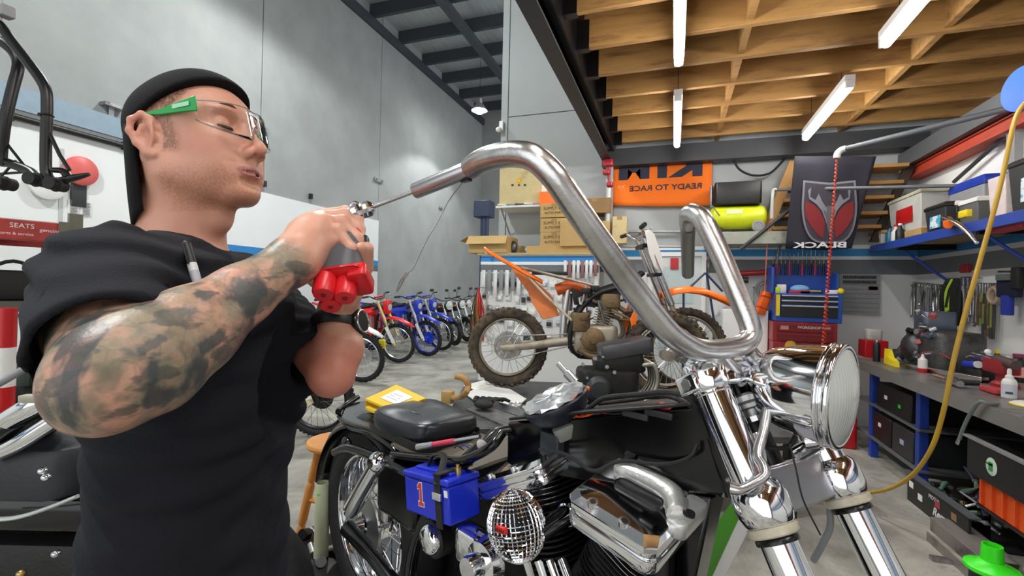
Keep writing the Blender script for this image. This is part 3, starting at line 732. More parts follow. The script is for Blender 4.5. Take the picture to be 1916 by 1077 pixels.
MB().box(BP(1035, 830, .04), (.05, .03, .05), (BF, BN, UP)).build('frame_bracket', mat('grey_bracket', '#41464c', .45, .4), moto, bev=.003)
# clamp and lever lying at the front of the seat pan
MB().tube([BP(895, 840, .1), BP(925, 808, .06), BP(965, 800, .02), BP(985, 800, 0)], [.006, .014, .012, .01], n=10, k=5, flat=.6).build('seat_bracket', black_m, moto)

# ---- front end, turned a little to the right
FD, FLT = azdir(150), azdir(60)
DV = FD * .5 - UP * .866
DVf = FD * .866 + UP * .5     # square to the fork, forwards
NL = P(1420, 930, .66)
def NFK(s, side=0, f=0): return NL + DV * s + FLT * (.2 * side) + DVf * f
for sd in (0, 1):
    MB().cyl(NFK(-.168, sd), NFK(-.005, sd), .0275, n=32).torus(NFK(-.15, sd), DV, .0275, .0015, n=32, m=6).build('fork_cover', chrome, moto)
    MB().lathe([(.03, -.02), (.036, -.012), (.038, .0), (.037, .02), (.033, .032), (.03, .036)], NFK(0, sd), DV, n=32).build('lower_fork_clamp', chrome, moto)
    MB().lathe([(.0315, 0), (.0335, .002), (.0335, .010), (.0315, .012)], NFK(.036, sd), DV, n=32).build('fork_dust_seal', mat('cream_seal', '#cfc8b2', .6, dirt='#6b6350'), moto)
    MB().cyl(NFK(.05, sd), NFK(.30, sd), .0245, n=32).build('fork_tube', chrome, moto)
    MB().lathe([(.0245, 0), (.03, .01), (.031, .2), (.024, .3), (.02, .36)], NFK(.29, sd), DV, n=28).build('fork_lower_leg', chrome_s, moto)
    MB().lathe([(.0265, .0), (.0285, .003), (.0285, .008)], NFK(.049, sd), DV, n=28).build('fork_collar', black_m, moto)
    MB().lathe([(.031, 0), (.034, .004), (.034, .04), (.03, .046)], NFK(-.20, sd), DV, n=32).lathe([(.001, -.014), (.018, -.012), (.026, -.004), (.027, 0)], NFK(-.2, sd), DV, n=28).build('fork_top_clamp', chrome, moto)
# upper tree bridging plate with cut-out faces
MB().box(NFK(-.172, .5, .004), (.22, .07, .036), (FLT, DVf, DV)).build('upper_triple_tree', chrome, moto, bev=.006)
MB().box(NFK(-.172, -.12, -.012), (.03, .04, .03), (FLT, DVf, DV)).build('pinch_clamp', chrome, moto, bev=.004)
MB().cyl(NFK(-.172, -.2, -.012), NFK(-.172, -.14, -.012), .009, n=6).build('pinch_bolt', steel, moto)
MB().box(NFK(.0, .5, .0), (.2, .012, .062), (FLT, DVf, DV)).box(NFK(-.03, .5, -.02), (.2, .05, .008), (FLT, DVf, DV)).build('lower_triple_tree', mat('brushed_plate', (.5, .5, .52), .33, 1, var=.1), moto, bev=.003)
MB().cyl(NFK(-.2, .5, -.03), NFK(.03, .5, -.03), .02, n=20).build('steering_stem', black_m, moto)
for k, u in enumerate((.25, .62)):
    c = NFK(-.14, u, .012)
    MB().lathe([(.02, 0), (.024, .004), (.024, .012), (.02, .016), (.02, .022), (.012, .024), (.011, .034)], c, DV, n=24).build('riser_bush', steel, moto)
    MB().cyl(c + DV * .028, c + DV * .042, .0095, n=6).build('riser_bolt', chrome_s, moto)
# curved silver stay and clutch rod
MB().tube([P(1436, 762, .69), P(1430, 800, .67), P(1418, 850, .65), P(1428, 872, .635), P(1430, 890, .625), P(1408, 905, .62), P(1385, 915, .62), P(1366, 912, .625)], [.007, .007, .007, .007, .0065, .006, .007, .009], n=12, k=5).build('indicator_stay', chrome_s, moto)
MB().tube([P(1428, 872, .66), P(1422, 830, .67), P(1415, 812, .68)], .006, n=10, k=4).build('stay_end', chrome_s, moto)
# headlight
HC = P(1580, 743, .655); HD = (azdir(140) - UP * .03).normalized(); hk = .92
hl = MB().lathe([(a * hk, b) for a, b in [(.001, -.125), (.018, -.124), (.04, -.116), (.058, -.098), (.069, -.07), (.0745, -.04), (.076, -.012), (.0785, -.01), (.0785, -.004)]], HC, HD, n=56).build('headlight', chrome, moto)
MB().torus(HC - HD * .004, HD, .0755 * hk, .005, n=56, m=12).torus(HC - HD * .016, HD, .0775 * hk, .003, n=56, m=10).build('headlight_rim', chrome, hl)
lens_m = mat('headlight_lens', (.55, .57, .55), .12, 0, var=.1, coat=.6)
# fluted lens: vertical ribs pressed into a shallow dome
def lens():
    mb = MB(); side = HD.cross(UP).normalized(); up = side.cross(HD); rings = []
    R = .0665
    N1, N2 = 150, 30
    for j in range(N2 + 1):
        rr = max(R * j / N2, .0003); ring = []
        for i in range(N1):
            a = 2 * PI * i / N1; x = rr * math.cos(a); y = rr * math.sin(a)
            h = .012 * (1 - (rr / R) ** 2); h += .00042 * math.sin(x * 900) * (1 if rr < R * .93 else 0)
            ring.append(HC + side * x + up * y + HD * h)
        rings.append(ring)
    return mb.loft(rings, caps=False)
lens().build('headlight_lens', lens_m, hl, ang=0).data.shade_smooth()
MB().tube([NFK(-.04, .5, .02), NFK(-.05, .5, .06), HC - HD * .05 - UP * .075], [.012, .012, .014], n=12, k=4).build('headlight_bracket', chrome, hl)
MB().tube([HC - HD * .06 - UP * .07, P(1475, 835, .7), P(1440, 838, .7), P(1425, 828, .72)], .0035, n=8, k=5).build('headlight_cable', black_r, hl)
# thin wire hanging in front of the tree
MB().tube([P(1478, 830, .63), P(1490, 880, .62), P(1503, 935, .61), P(1535, 1000, .61)], .0012, n=6, k=5).build('hanging_wire', black_r, moto)
wire([P(1545, 920, .75), P(1552, 950, .76), P(1553, 985, .77), P(1540, 1015, .78), P(1522, 1048, .8)], .0055, grey_p, 'brake_hose')
wire([P(1500, 905, .75), P(1520, 925, .75), P(1545, 925, .75), P(1560, 900, .75)], .003, black_r, 'cable')
# ---- handlebar: one continuous bent tube with reduced ends
raw_alu = mat('sanded_bar_metal', (.66, .65, .64), .27, 1, var=.09, scale=18, bump=.05, bscale=200, dirt='#8f8b86', dlo=.5, dhi=.75)
hb = [P(880, 315, .69), P(900, 302, .67), P(930, 292, .648), P(965, 288, .63), P(1000, 296, .615), P(1035, 328, .61), P(1066, 372, .615), P(1120, 450, .63), P(1185, 540, .65), P(1240, 610, .668), P(1270, 636, .68), P(1305, 653, .695), P(1345, 654, .71), P(1385, 646, .725), P(1403, 630, .735), P(1402, 605, .74), P(1375, 540, .755), P(1345, 470, .775), P(1320, 420, .79), P(1305, 402, .805), P(1290, 400, .83), P(1287, 420, .87)]
hr = [.0165, .0172, .0175, .0178, .0178, .0178, .0178, .0178, .0178, .0176, .017, .0165, .0158, .0158, .016, .016, .0165, .0168, .017, .0165, .016, .015]
bar = MB().tube(hb, hr, n=28, k=6).build('handlebar', raw_alu, moto, ang=60)
slv = mat('sleeve_steel', (.5, .5, .52), .3, 1, var=.12)
ea, eb = P(777, 357, .735), P(884, 314, .69)
MB().lathe([(.0088, 0), (.0122, 0), (.0125, .001), (.0125, (eb - ea).length), (.0088, (eb - ea).length)], ea, eb - ea, n=28, caps=False).build('bar_end_tube', slv, bar)
MB().torus(lerp(ea, eb, .93), eb - ea, .0128, .0018, n=24, m=8).box(lerp(ea, eb, .9) - UP * .014, (.018, .008, .006), (BF, BN, UP)).build('bar_collar', black_m, bar)
MB().tube([P(1287, 425, .875), P(1287, 460, .95), P(1287, 512, 1.05)], [.0135, .0132, .0132], n=20, k=3).build('bar_grip_end', mat('grey_bar_end', (.3, .3, .29), .4, .9), bar)
for a, b in (((1343, 660, .715), (1384, 712, .735)), ((1398, 655, .735), (1436, 700, .755))):
    MB().cyl(P(*a), P(*b), .0135, n=22).build('riser', raw_alu, bar)
# ---- front wheel below, outside the view but standing on the lift
fw = NFK(.60, .5, .04); fw = V((fw.x, fw.y, ZL + .31))
MB().torus(fw, FLT, .26, .05, n=56, m=14).build('front_tyre', black_r, moto)
MB().torus(fw, FLT, .215, .018, n=56, m=10, ry=.035).build('front_rim', chrome, moto)
MB().cyl(fw - FLT * .1, fw + FLT * .1, .02, n=16).build('front_hub', chrome, moto)
# ================================================================ LIFT TABLE UNDER THE MOTORCYCLE
lf = root('motorcycle_lift', B3(.6, 0, 0), 'low flat lift table under the chrome V-twin motorcycle', 'lift')
M().bx(-.36, 1.95, -.33, .33, ZL - .05, ZL).build('deck', mat('lift_blue_grey', '#3c4148', .5, .3, dirt='#201f1d'), lf, bev=.006)
M().bx(-.3, 1.5, -.25, .25, 0, .05).build('base', black_m, lf)
for x_ in (-.1, 1.1):
    for s_ in (-1, 1): M().tube([(x_, .2 * s_, .05), (x_ + .25, .2 * s_, ZL - .05)], .022, n=8).build('lift_arm', black_m, lf)
# ================================================================ THE MECHANIC
person = root('person', CR(-.47, .70, 0), 'bearded man in black t-shirt, backwards cap and safety glasses drilling into the handlebar end', 'person')
def skin_material():
    m = bpy.data.materials.new('skin'); m.use_nodes = True; nt = m.node_tree; N = nt.nodes; L = nt.links; b = N['Principled BSDF']
    b.inputs['Roughness'].default_value = .42; b.inputs['Subsurface Weight'].default_value = .12; b.inputs['Subsurface Radius'].default_value = (.02, .008, .004); b.inputs['Subsurface Scale'].default_value = .3
    tc = N.new('ShaderNodeTexCoord')
    n = N.new('ShaderNodeTexNoise'); n.inputs['Scale'].default_value = 22; n.inputs['Detail'].default_value = 7; L.new(tc.outputs['Object'], n.inputs[0])
    mx = N.new('ShaderNodeMix'); mx.data_type = 'RGBA'; mx.inputs[6].default_value = (*rgb('#c58c76'), 1); mx.inputs[7].default_value = (*rgb('#d9a68e'), 1); L.new(n.outputs[0], mx.inputs[0]); out = mx.outputs[2]
    def over(out, attr, col, thr=None, sc=200, lo=.4, hi=.6, k=1.0, stretch=None):
        a = N.new('ShaderNodeAttribute'); a.attribute_name = attr; f = a.outputs['Fac']
        if thr:
            t = N.new('ShaderNodeTexNoise'); t.inputs['Scale'].default_value = sc; t.inputs['Detail'].default_value = 4
            if stretch:
                mp = N.new('ShaderNodeMapping'); mp.inputs['Scale'].default_value = stretch; L.new(tc.outputs['Object'], mp.inputs[0]); L.new(mp.outputs[0], t.inputs[0])
            else: L.new(tc.outputs['Object'], t.inputs[0])
            r = N.new('ShaderNodeMapRange'); r.inputs[1].default_value = lo; r.inputs[2].default_value = hi; r.inputs[4].default_value = k; L.new(t.outputs[0], r.inputs[0])
            mu = N.new('ShaderNodeMath'); mu.operation = 'MULTIPLY'; L.new(r.outputs[0], mu.inputs[0]); L.new(f, mu.inputs[1]); f = mu.outputs[0]
        x = N.new('ShaderNodeMix'); x.data_type = 'RGBA'; L.new(f, x.inputs[0]); L.new(out, x.inputs[6]); x.inputs[7].default_value = (*rgb(col), 1); return x.outputs[2]
    out = over(out, 'flush', '#c4705c')
    out = over(out, 'stubble', '#a5683f', True, 320, .3, .62, .55)
    out = over(out, 'hair', '#54392a', True, 420, .2, .6, .9, (1, 1, .5))
    out = over(out, 'lips', '#b4766e')
    # tattoo shading: broad soft blocks, hard-edged bars and fine lines
    out = over(out, 'tattoo', '#7b7a63', True, 24, .34, .56, .8)
    out = over(out, 'tattoo', '#56604f', True, 55, .5, .62, .5)
    out = over(out, 'tattoo', '#353f45', True, 17, .51, .57, .85, (1.6, 1, .6))
    out = over(out, 'tattoo', '#3f4a48', True, 34, .55, .6, .7, (1, .6, 1.5))
    out = over(out, 'tattoo', '#8d5a4c', True, 40, .58, .68, .4)
    w = N.new('ShaderNodeTexVoronoi'); w.feature = 'DISTANCE_TO_EDGE'; w.inputs['Scale'].default_value = 21; 
    d_ = N.new('ShaderNodeTexNoise'); d_.inputs['Scale'].default_value = 14; L.new(tc.outputs['Object'], d_.inputs[0])
    ad = N.new('ShaderNodeVectorMath'); ad.operation = 'MULTIPLY_ADD'; L.new(d_.outputs[1], ad.inputs[0]); ad.inputs[1].default_value = (.16, .16, .16); L.new(tc.outputs['Object'], ad.inputs[2]); L.new(ad.outputs[0], w.inputs['Vector'])
    r = N.new('ShaderNodeMapRange'); r.inputs[1].default_value = .015; r.inputs[2].default_value = .07; r.inputs[3].default_value = .22; r.inputs[4].default_value = 0; L.new(w.outputs[0], r.inputs[0])
    a = N.new('ShaderNodeAttribute'); a.attribute_name = 'tattoo'; mu = N.new('ShaderNodeMath'); mu.operation = 'MULTIPLY'; L.new(r.outputs[0], mu.inputs[0]); L.new(a.outputs['Fac'], mu.inputs[1])
    x = N.new('ShaderNodeMix'); x.data_type = 'RGBA'; L.new(mu.outputs[0], x.inputs[0]); L.new(out, x.inputs[6]); x.inputs[7].default_value = (*rgb('#36403f'), 1); out = x.outputs[2]
    out = over(out, 'bars', '#343f45', k=1)
    L.new(out, b.inputs['Base Color'])
    n3 = N.new('ShaderNodeTexNoise'); n3.inputs['Scale'].default_value = 240; n3.inputs['Detail'].default_value = 4; L.new(tc.outputs['Object'], n3.inputs[0])
    bu = N.new('ShaderNodeBump'); bu.inputs['Strength'].default_value = .12; bu.inputs['Distance'].default_value = .004; L.new(n3.outputs[0], bu.inputs['Height']); L.new(bu.outputs[0], b.inputs['Normal'])
    return m
skin = skin_material()
# joints
NS, NE, NWR = P(205, 530, .57), P(212, 700, .43), P(548, 488, .60)
NF = [NE, P(270, 674, .455), P(356, 619, .495), P(450, 553, .545), NWR]
NFr = [.047, .0525, .0455, .034, .028]
FS, FE, FWR = P(480, 560, .88), P(620, 700, .72), P(634, 590, .775)
NB = P(338, 462, .75)            # base of neck
SP = CR(-.455, .70, 0)
BFd, BSd = azdir(85), azdir(175)  # the body faces along BFd, BSd points to his near side
# head frame
HF0 = azdir(97); HY = azdir(187); _p = math.radians(10)
HX = HF0 * math.cos(_p) + UP * math.sin(_p); HZ = HX.cross(HY); HZ = HZ if HZ.z > 0 else -HZ
HO = CAM + R0 * -.508 + H0 * .748 + UP * .209
HS = 1.0
def HL(x, y, z):
    if z < -.02: z = -.02 + (z + .02) * .74
    return HO + HX * (x * .9) + HY * (y * HS) + HZ * (z * HS)
def hloc(v):
    d = v - n_(HO)
    z = d @ n_(HZ) / HS
    return d @ n_(HX) / .9, d @ n_(HY) / HS, np.where(z < -.02, -.02 + (z + .02) / .74, z)
HAX = (HX, HY, HZ)
def build_head():
    lo = [min(HL(a, b, c)[i] for a in (-.14, .15) for b in (-.11, .11) for c in (-.17, .15)) - .01 for i in range(3)]
    hi = [max(HL(a, b, c)[i] for a in (-.14, .15) for b in (-.11, .11) for c in (-.17, .15)) + .01 for i in range(3)]
    lo[2] = min(lo[2], NB.z - .06)
    s = SDF(lo, hi, .0017)
    E = lambda c, r, k=.012, ax=HAX: s.ell(HL(*c), r, ax, k)
    K = lambda a, b, r0, r1, k=.012, **kw: s.cap(HL(*a), HL(*b), r0, r1, k, **kw)
    E((-.002, 0, .032), (.084, .073, .068)); E((.036, 0, .040), (.055, .062, .052), .03)
    E((.035, 0, -.01), (.060, .057, .060), .03)
    E((.012, 0, -.045), (.052, .055, .045), .03)
    for y in (-1, 1):
        E((.060, y * .043, -.012), (.026, .020, .019), .018)          # cheekbone
        K((-.004, y * .058, -.01), (-.002, y * .053, -.055), .016, .016, .02)
        K((-.002, y * .052, -.058), (.066, y * .020, -.100), .016, .017, .025)   # jaw
        E((.052, y * .032, -.052), (.032, .024, .026), .03)
    E((.080, 0, -.104), (.018, .024, .015), .018)
    E((.074, 0, -.062), (.019, .034, .022), .022)
    # brow, nose
    for y in (-1, 1): K((.0905, y * .008, .038), (.079, y * .046, .040), .0085, .007, .012)
    # sockets cut, then lids
    for y in (-1, 1): s.sub(s.dist_ell(HL(.096, y * .032, .020), (.015, .019, .0125), HAX), .012)
    for y in (-1, 1):
        s.ell(HL(.0765, y * .031, .019), (.0135, .0148, .0125), HAX, .004)
        K((.0855, y * .018, .010), (.078, y * .046, .010), .003, .003, .006)
    K((.088, 0, .033), (.116, 0, -.012), .0082, .0095, .010)
    E((.1175, 0, -.018), (.0125, .0105, .0105), .008)
    for y in (-1, 1): E((.1065, y * .0125, -.024), (.0115, .0075, .0095), .006)
    K((.100, 0, -.030), (.1, 0, -.045), .008, .006, .01)
    for y in (-1, 1): s.sub(s.dist_ell(HL(.1125, y * .008, -.0335), (.0062, .004, .006), HAX), .002)
    # lips
    for y in (-1, 1):
        s.chain([HL(.0990, 0, -.0560), HL(.0955, y * .013, -.0570), HL(.0865, y * .027, -.0625)], [.0060, .0058, .0034], .003)
        s.chain([HL(.0970, 0, -.0700), HL(.0935, y * .013, -.0690), HL(.0860, y * .026, -.0645)], [.0072, .0066, .0034], .003)
        s.sub(np.minimum(s.dist_cap(HL(.1035, 0, -.0628), HL(.0985, y * .014, -.0632), .0019, .0019), s.dist_cap(HL(.0985, y * .014, -.0632), HL(.0895, y * .028, -.0650), .0018, .0009)), .0015)
    s.sub(s.dist_ell(HL(.098, 0, -.083), (.008, .02, .006), HAX), .012)
    # ears: helix rim, concha hollow, tragus, lobe
    for y in (-1, 1):
        def ear(x, z, o): return HO + HX * (x * .86 - .002) + HY * (y * (.069 + o)) + HZ * (z * .86)
        s.ell(HL(-.013, y * .076, .003), (.0175, .005, .028), (HX * .97 - HY * (y * -.0) + HZ * -.1, (HY * y * .93 - HX * .36), HZ), .006)
        pts = [ear(.006, .012, .004), ear(.004, .028, .008), ear(-.009, .0365, .013), ear(-.024, .028, .018), ear(-.0285, .010, .019), ear(-.023, -.010, .015), ear(-.012, -.026, .009), ear(-.002, -.030, .006), ear(.002, -.020, .004)]
        s.chain(pts, [.0038, .0042, .0044, .0044, .0042, .0042, .0052, .0055, .004], .004)
        s.sub(s.dist_ell(ear(-.006, .000, .016), (.008, .008, .012), HAX), .004)
        s.sub(s.dist_ell(ear(-.013, .017, .025), (.009, .006, .010), HAX), .004)
        s.chain([ear(-.016, -.014, .010), ear(-.020, .004, .013), ear(-.014, .018, .012)], [.003, .003, .003], .004)
        s.ell(ear(.004, -.002, .007), (.004, .004, .006), HAX, .004)
    # neck with its muscles
    nb = NB
    s.cap(HL(-.035, 0, -.03), nb - BFd * .005 - UP * .05, .052, .058, .03); s.cap(HL(.0, 0, -.075), nb + BFd * .0 - UP * .02, .042, .05, .03)
    for y in (-1, 1): s.cap(HL(-.02, y * .055, -.03), nb + BFd * .035 + BSd * (.018 * y) - UP * .035, .014, .012, .02)
    s.ell(HL(.028, 0, -.145), (.016, .016, .02), HAX, .025)
    s.ell(nb - UP * .06, (.12, .12, .05), None, .04)
    s.inter(s.plane(nb - UP * .055, -UP) * 1.0, .004)
    return s.mesh()
def hand_near(s):
    W = NWR; ka = dict(k=.006)
    s.ell(P(578, 436, .652), (.038, .034, .023), palm_ax, .02)
    s.cap(W, P(580, 440, .652), .028, .026, .02, fl=.85, fax=palm_ax[2])
    fingers = [
        ([(600, 404, .690), (646, 398, .712), (668, 410, .708), (674, 430, .698)], .0092),
        ([(594, 408, .672), (644, 404, .692), (670, 428, .690), (674, 455, .68)], .0096),
        ([(590, 416, .655), (640, 416, .672), (667, 446, .668), (670, 474, .662)], .0094),
        ([(586, 426, .640), (632, 431, .652), (656, 464, .648), (660, 489, .645)], .0082)]
    for f, r in fingers:
        p = [P(*q) for q in f]
        s.chain([p[0], p[1], p[2], p[3]], [r * 1.2, r * 1.06, r * .98, r * .86], .0035)
        s.ell(p[1], (r * 1.14,) * 3, None, .004); s.ell(p[2], (r * 1.05,) * 3, None, .003)
    s.ell(P(572, 474, .628), (.026, .024, .03), palm_ax, .02)
    t = [P(566, 478, .622), P(590, 470, .632), P(612, 452, .645), P(626, 448, .655)]
    s.chain(t, [.017, .0135, .0115, .009], .006)
palm_dir = (P(620, 395, .68) - NWR).normalized()
pn = (V((0, 0, 1)) - H0 * .55 - R0 * .45); pn = (pn - palm_dir * pn.dot(palm_dir)).normalized()
palm_ax = (palm_dir, pn.cross(palm_dir), pn)
def bounds(pts, m):
    return [min(p[i] for p in pts) - m for i in range(3)], [max(p[i] for p in pts) + m for i in range(3)]
def build_near_arm():
    lo, hi = bounds([NS, NE, NF[1], NWR, P(674, 400, .71), P(575, 500, .6)], .075)
    s = SDF(lo, hi, .0028)
    s.chain([NS, lerp(NS, NE, .5), NE], [.058, .053, .044], .02)
    s.chain(NF, NFr, .012)
    s.ell(NE + (NE - NWR).normalized() * .012 - UP * .008, (.036, .036, .036), None, .02)
    s.ell(NWR + UP * .0, (.03, .03, .03), None, .01)
    hand_near(s); return s.mesh()
def build_far_arm():
    pc = P(640, 528, .735)
    lo, hi = bounds([FS, FE, FWR, pc, P(672, 480, .66)], .075)
    s = SDF(lo, hi, .0030)
    s.chain([FS, lerp(FS, FE, .55) + R0 * .015, FE], [.046, .036, .032], .02)
    s.chain([FE, lerp(FE, FWR, .42) + R0 * .004, FWR], [.0335, .0385, .0315], .012)
    s.ell(pc, (.034, .024, .042), (R0, H0, UP), .02); s.cap(FWR, pc, .03, .028, .02)
    for i in range(4):
        y = 505 - i * 12
        p = [P(660, y + 6, .735 - .006 * i), P(680, y, .715 - .006 * i), P(686, y - 4, .690 - .006 * i), P(676, y - 6, .672 - .006 * i)]
        s.chain(p, [.0105, .0098, .0092, .008], .004)
    s.chain([P(612, 540, .73), P(590, 520, .715), P(588, 498, .70), P(594, 480, .69)], [.014, .0125, .011, .009], .006)
    return s.mesh()
def seg_t(v, a, b):
    a = n_(a); b = n_(b); d = b - a; h = ((v - a) @ d) / d.dot(d); q = a + np.clip(h, 0, 1)[:, None] * d; return h, np.linalg.norm(v - q, axis=1)
def near_mask(v):
    tot = np.zeros(len(v))
    h, d = seg_t(v, NE, NWR); tot = np.maximum(tot, ((d < .075) & (h > -.3)) * np.clip((1.03 - h) / .10, 0, 1))
    h, d = seg_t(v, NS, NE); tot = np.maximum(tot, (d < .065) * np.clip((h - .2) / .1, 0, 1)); return tot
def bars_mask(v):
    out = np.zeros(len(v)); ax = n_((NWR - NE).normalized()); r = v - n_(CAM)
    # solid dark bars tattooed on the outer forearm, found by where they sit along and across the arm
    rel = v - n_(NE); u = rel @ ax; side = n_((NE - NWR).cross(CAM - NE).normalized()); side = side if side[2] > 0 else -side
    w_ = rel @ side; front = (rel @ n_((CAM - NE).normalized())) > 0
    for u0, u1, w0, w1 in ((.085, .135, .012, .026), (.055, .085, -.030, -.018), (.115, .128, -.012, .012), (.175, .186, -.016, .016), (.198, .214, .004, .016), (.01, .035, .0, .008)):
        out = np.maximum(out, ((u > u0 + .1 * w_) & (u < u1 + .1 * w_) & (w_ > w0) & (w_ < w1) & front) * .72)
    return out
def m_stub(v):
    x, y, z = hloc(v); ay = np.abs(y)
    chin = np.clip((-.045 - z) / .02, 0, 1) * np.clip((x + .02) / .02, 0, 1) * (z > -.135) * np.clip((ay < .075), 0, 1)
    lips = (np.abs(z + .062) < .012) & (x > .088)
    must = np.clip((z + .056) / .004, 0, 1) * np.clip((-.034 - z) / .01, 0, 1) * np.clip((x - .078) / .012, 0, 1) * .5
    side = np.clip(1 - np.hypot((x - .026) / .016, (z + .006) / .030), 0, 1) * (ay > .05) * 1.6
    near = (np.abs(x) < .16) & (ay < .1) & (np.abs(z) < .17)
    return np.clip(np.maximum(np.maximum(chin * .8, must), side), 0, 1) * (~lips) * near
def m_hair(v):
    x, y, z = hloc(v); ay = np.abs(y); near = (np.abs(x) < .16) & (ay < .1) & (np.abs(z) < .17)
    ear = (np.hypot((x + .011) / .023, (z - .002) / .037) < 1) & (ay > .062)
    t = np.clip((z - .030 - np.maximum(x - .03, 0) * .9) / .012, 0, 1) * np.clip((.066 - x) / .02, 0, 1) * (ay > .03)
    burn = np.clip((.034 - x) / .01, 0, 1) * (x > .002) * np.clip((z + .028) / .012, 0, 1) * (z <= .05) * (ay > .05) * .7
    back = (x < -.05) & (z > -.03)
    return np.clip(np.maximum(np.maximum(t, burn), back * .9), 0, 1) * near * (~ear)
def m_lips(v):
    x, y, z = hloc(v); near = (np.abs(z) < .17)
    return np.clip((.0118 * np.sqrt(np.maximum(0, 1 - (y / .031) ** 2)) - np.abs(z + .0630)) / .002, 0, 1) * (x > .078) * near * (x < .2)
def m_flush(v):
    x, y, z = hloc(v); ay = np.abs(y); near = (np.abs(x) < .16) & (ay < .1) & (np.abs(z) < .17)
    nose = np.clip(1 - np.hypot((x - .118) / .02, (z + .02) / .016), 0, 1)
    ear = np.clip((ay - .075) / .012, 0, 1) * (x < .01)
    ck = np.clip(1 - np.hypot((x - .06) / .04, (z + .02) / .03), 0, 1) * .6
    r = np.clip(np.maximum(np.maximum(nose, ear * .5), ck), 0, 1) * near * .6
    h, d = seg_t(v, FS, FE); h2, d2 = seg_t(v, FE, FWR)
    return np.maximum(r, ((d < .06) & (h > .5)) * .45 + ((d2 < .055) & (h2 < .2)) * .2)
body = npmesh('body', [build_head(), build_near_arm(), build_far_arm()], skin, person, 1,
    mask={'tattoo': near_mask, 'bars': bars_mask, 'stubble': m_stub, 'hair': m_hair, 'lips': m_lips, 'flush': m_flush})
# ---- t-shirt
tee_m = mat('black_cotton', '#1b1c22', .9, 0, var=.2, scale=8, bump=.25, bscale=350, spec=.25)
def build_tee():
    lo = [min(a, b) for a, b in zip(CR(-.80, .35, .80), CR(-.10, 1.10, .80))]; lo = [min(p[i] for p in (CR(-.8, .3), CR(-.8, 1.15), CR(-.1, .3), CR(-.1, 1.15))) for i in range(2)] + [.80]
    hi = [max(p[i] for p in (CR(-.8, .3), CR(-.8, 1.15), CR(-.1, .3), CR(-.1, 1.15))) for i in range(2)] + [1.62]
    s = SDF(lo, hi, .0052)
    ax = (BFd, BSd, UP)
    z0 = CAM.z
    def T(f, sd, u): return SP + BFd * f + BSd * sd + UP * (z0 + u)
    s.ell(T(.0, 0, -.13), (.118, .165, .175), ax, .03)
    s.ell(T(.025, 0, -.12), (.112, .15, .16), ax, .05)
    s.ell(T(-.004, 0, -.33), (.110, .158, .25), ax, .06)
    s.ell(T(-.008, 0, -.50), (.112, .165, .22), ax, .06)
    s.cap(NS, NB - UP * .03, .060, .050, .05); s.cap(FS, NB - UP * .03, .058, .05, .05)
    e1 = lerp(NS, NE, .92) + UP * .004; s.cap(NS + UP * .004, e1, .066, .064, .03)
    e2 = lerp(FS, FE, .90) + R0 * -.012; s.cap(FS, e2, .062, .050, .03)
    # folds
    X, Y, Z = s.X, s.Y, s.Z
    def fold(a, b, sp, amp, ph=0, rad=.18):
        d = n_(b) - n_(a); L_ = np.linalg.norm(d); d = d / L_; c = (n_(a) + n_(b)) / 2
        u = (X - a[0]) * d[0] + (Y - a[1]) * d[1] + (Z - a[2]) * d[2]
        wv = np.sin(u / sp * 2 * PI + ph + 2.2 * np.sin(X * 17 + Z * 11) + 1.3 * np.sin(Y * 23))
        g = np.exp(-((X - c[0]) ** 2 + (Y - c[1]) ** 2 + (Z - c[2]) ** 2) / rad ** 2)
        return amp * wv * g
    s.d = (s.d + fold(NS + UP * .08, NS - UP * .08, .036, .0055, rad=.15) + fold(T(.1, .05, 0), T(.12, -.1, -.3), .055, .0055, 1, .25) + fold(T(0, .15, -.45), T(.1, .1, -.2), .06, .003, 2, .25) + fold(FS, FE, .035, .0035, 0, .12)).astype(np.float32)
    # neck opening, sleeve mouths, hem
    s.sub(s.dist_cap(NB - UP * .012 + BFd * .01, HO, .066, .066), .006)
    s.sub(s.dist_cap(NB - UP * .022 + BFd * .03, NB + UP * .05 + BFd * .06, .055, .06), .01)
    dn = (NE - NS).normalized(); s.sub(np.maximum(-s.plane(lerp(NS, NE, .84), dn), s.dist_cap(lerp(NS, NE, .8), NE + dn * .1, .11, .12)), .004)
    s.sub(s.dist_cap(lerp(NS, NE, .5), lerp(NS, NE, 1), .055, .059), .003)
    df = (FE - FS).normalized(); s.sub(np.maximum(-s.plane(lerp(FS, FE, .86), df), s.dist_cap(lerp(FS, FE, .8), FE + df * .1, .11, .12)), .004)
    s.sub(s.dist_cap(lerp(FS, FE, .6), lerp(FS, FE, 1), .043, .043), .003)
    s.inter(-(s.Z - .86) + 0 * s.X + 0 * s.Y, .004)
    return s.mesh()
npmesh('t_shirt', [build_tee()], tee_m, person, 1)
# neckline ribbing
def ring_on(c, n, rx, m=36):
    x, y, z = frame_z(n); return [V(c) + x * rx * math.cos(2 * PI * i / m) + y * rx * math.sin(2 * PI * i / m) for i in range(m + 1)]
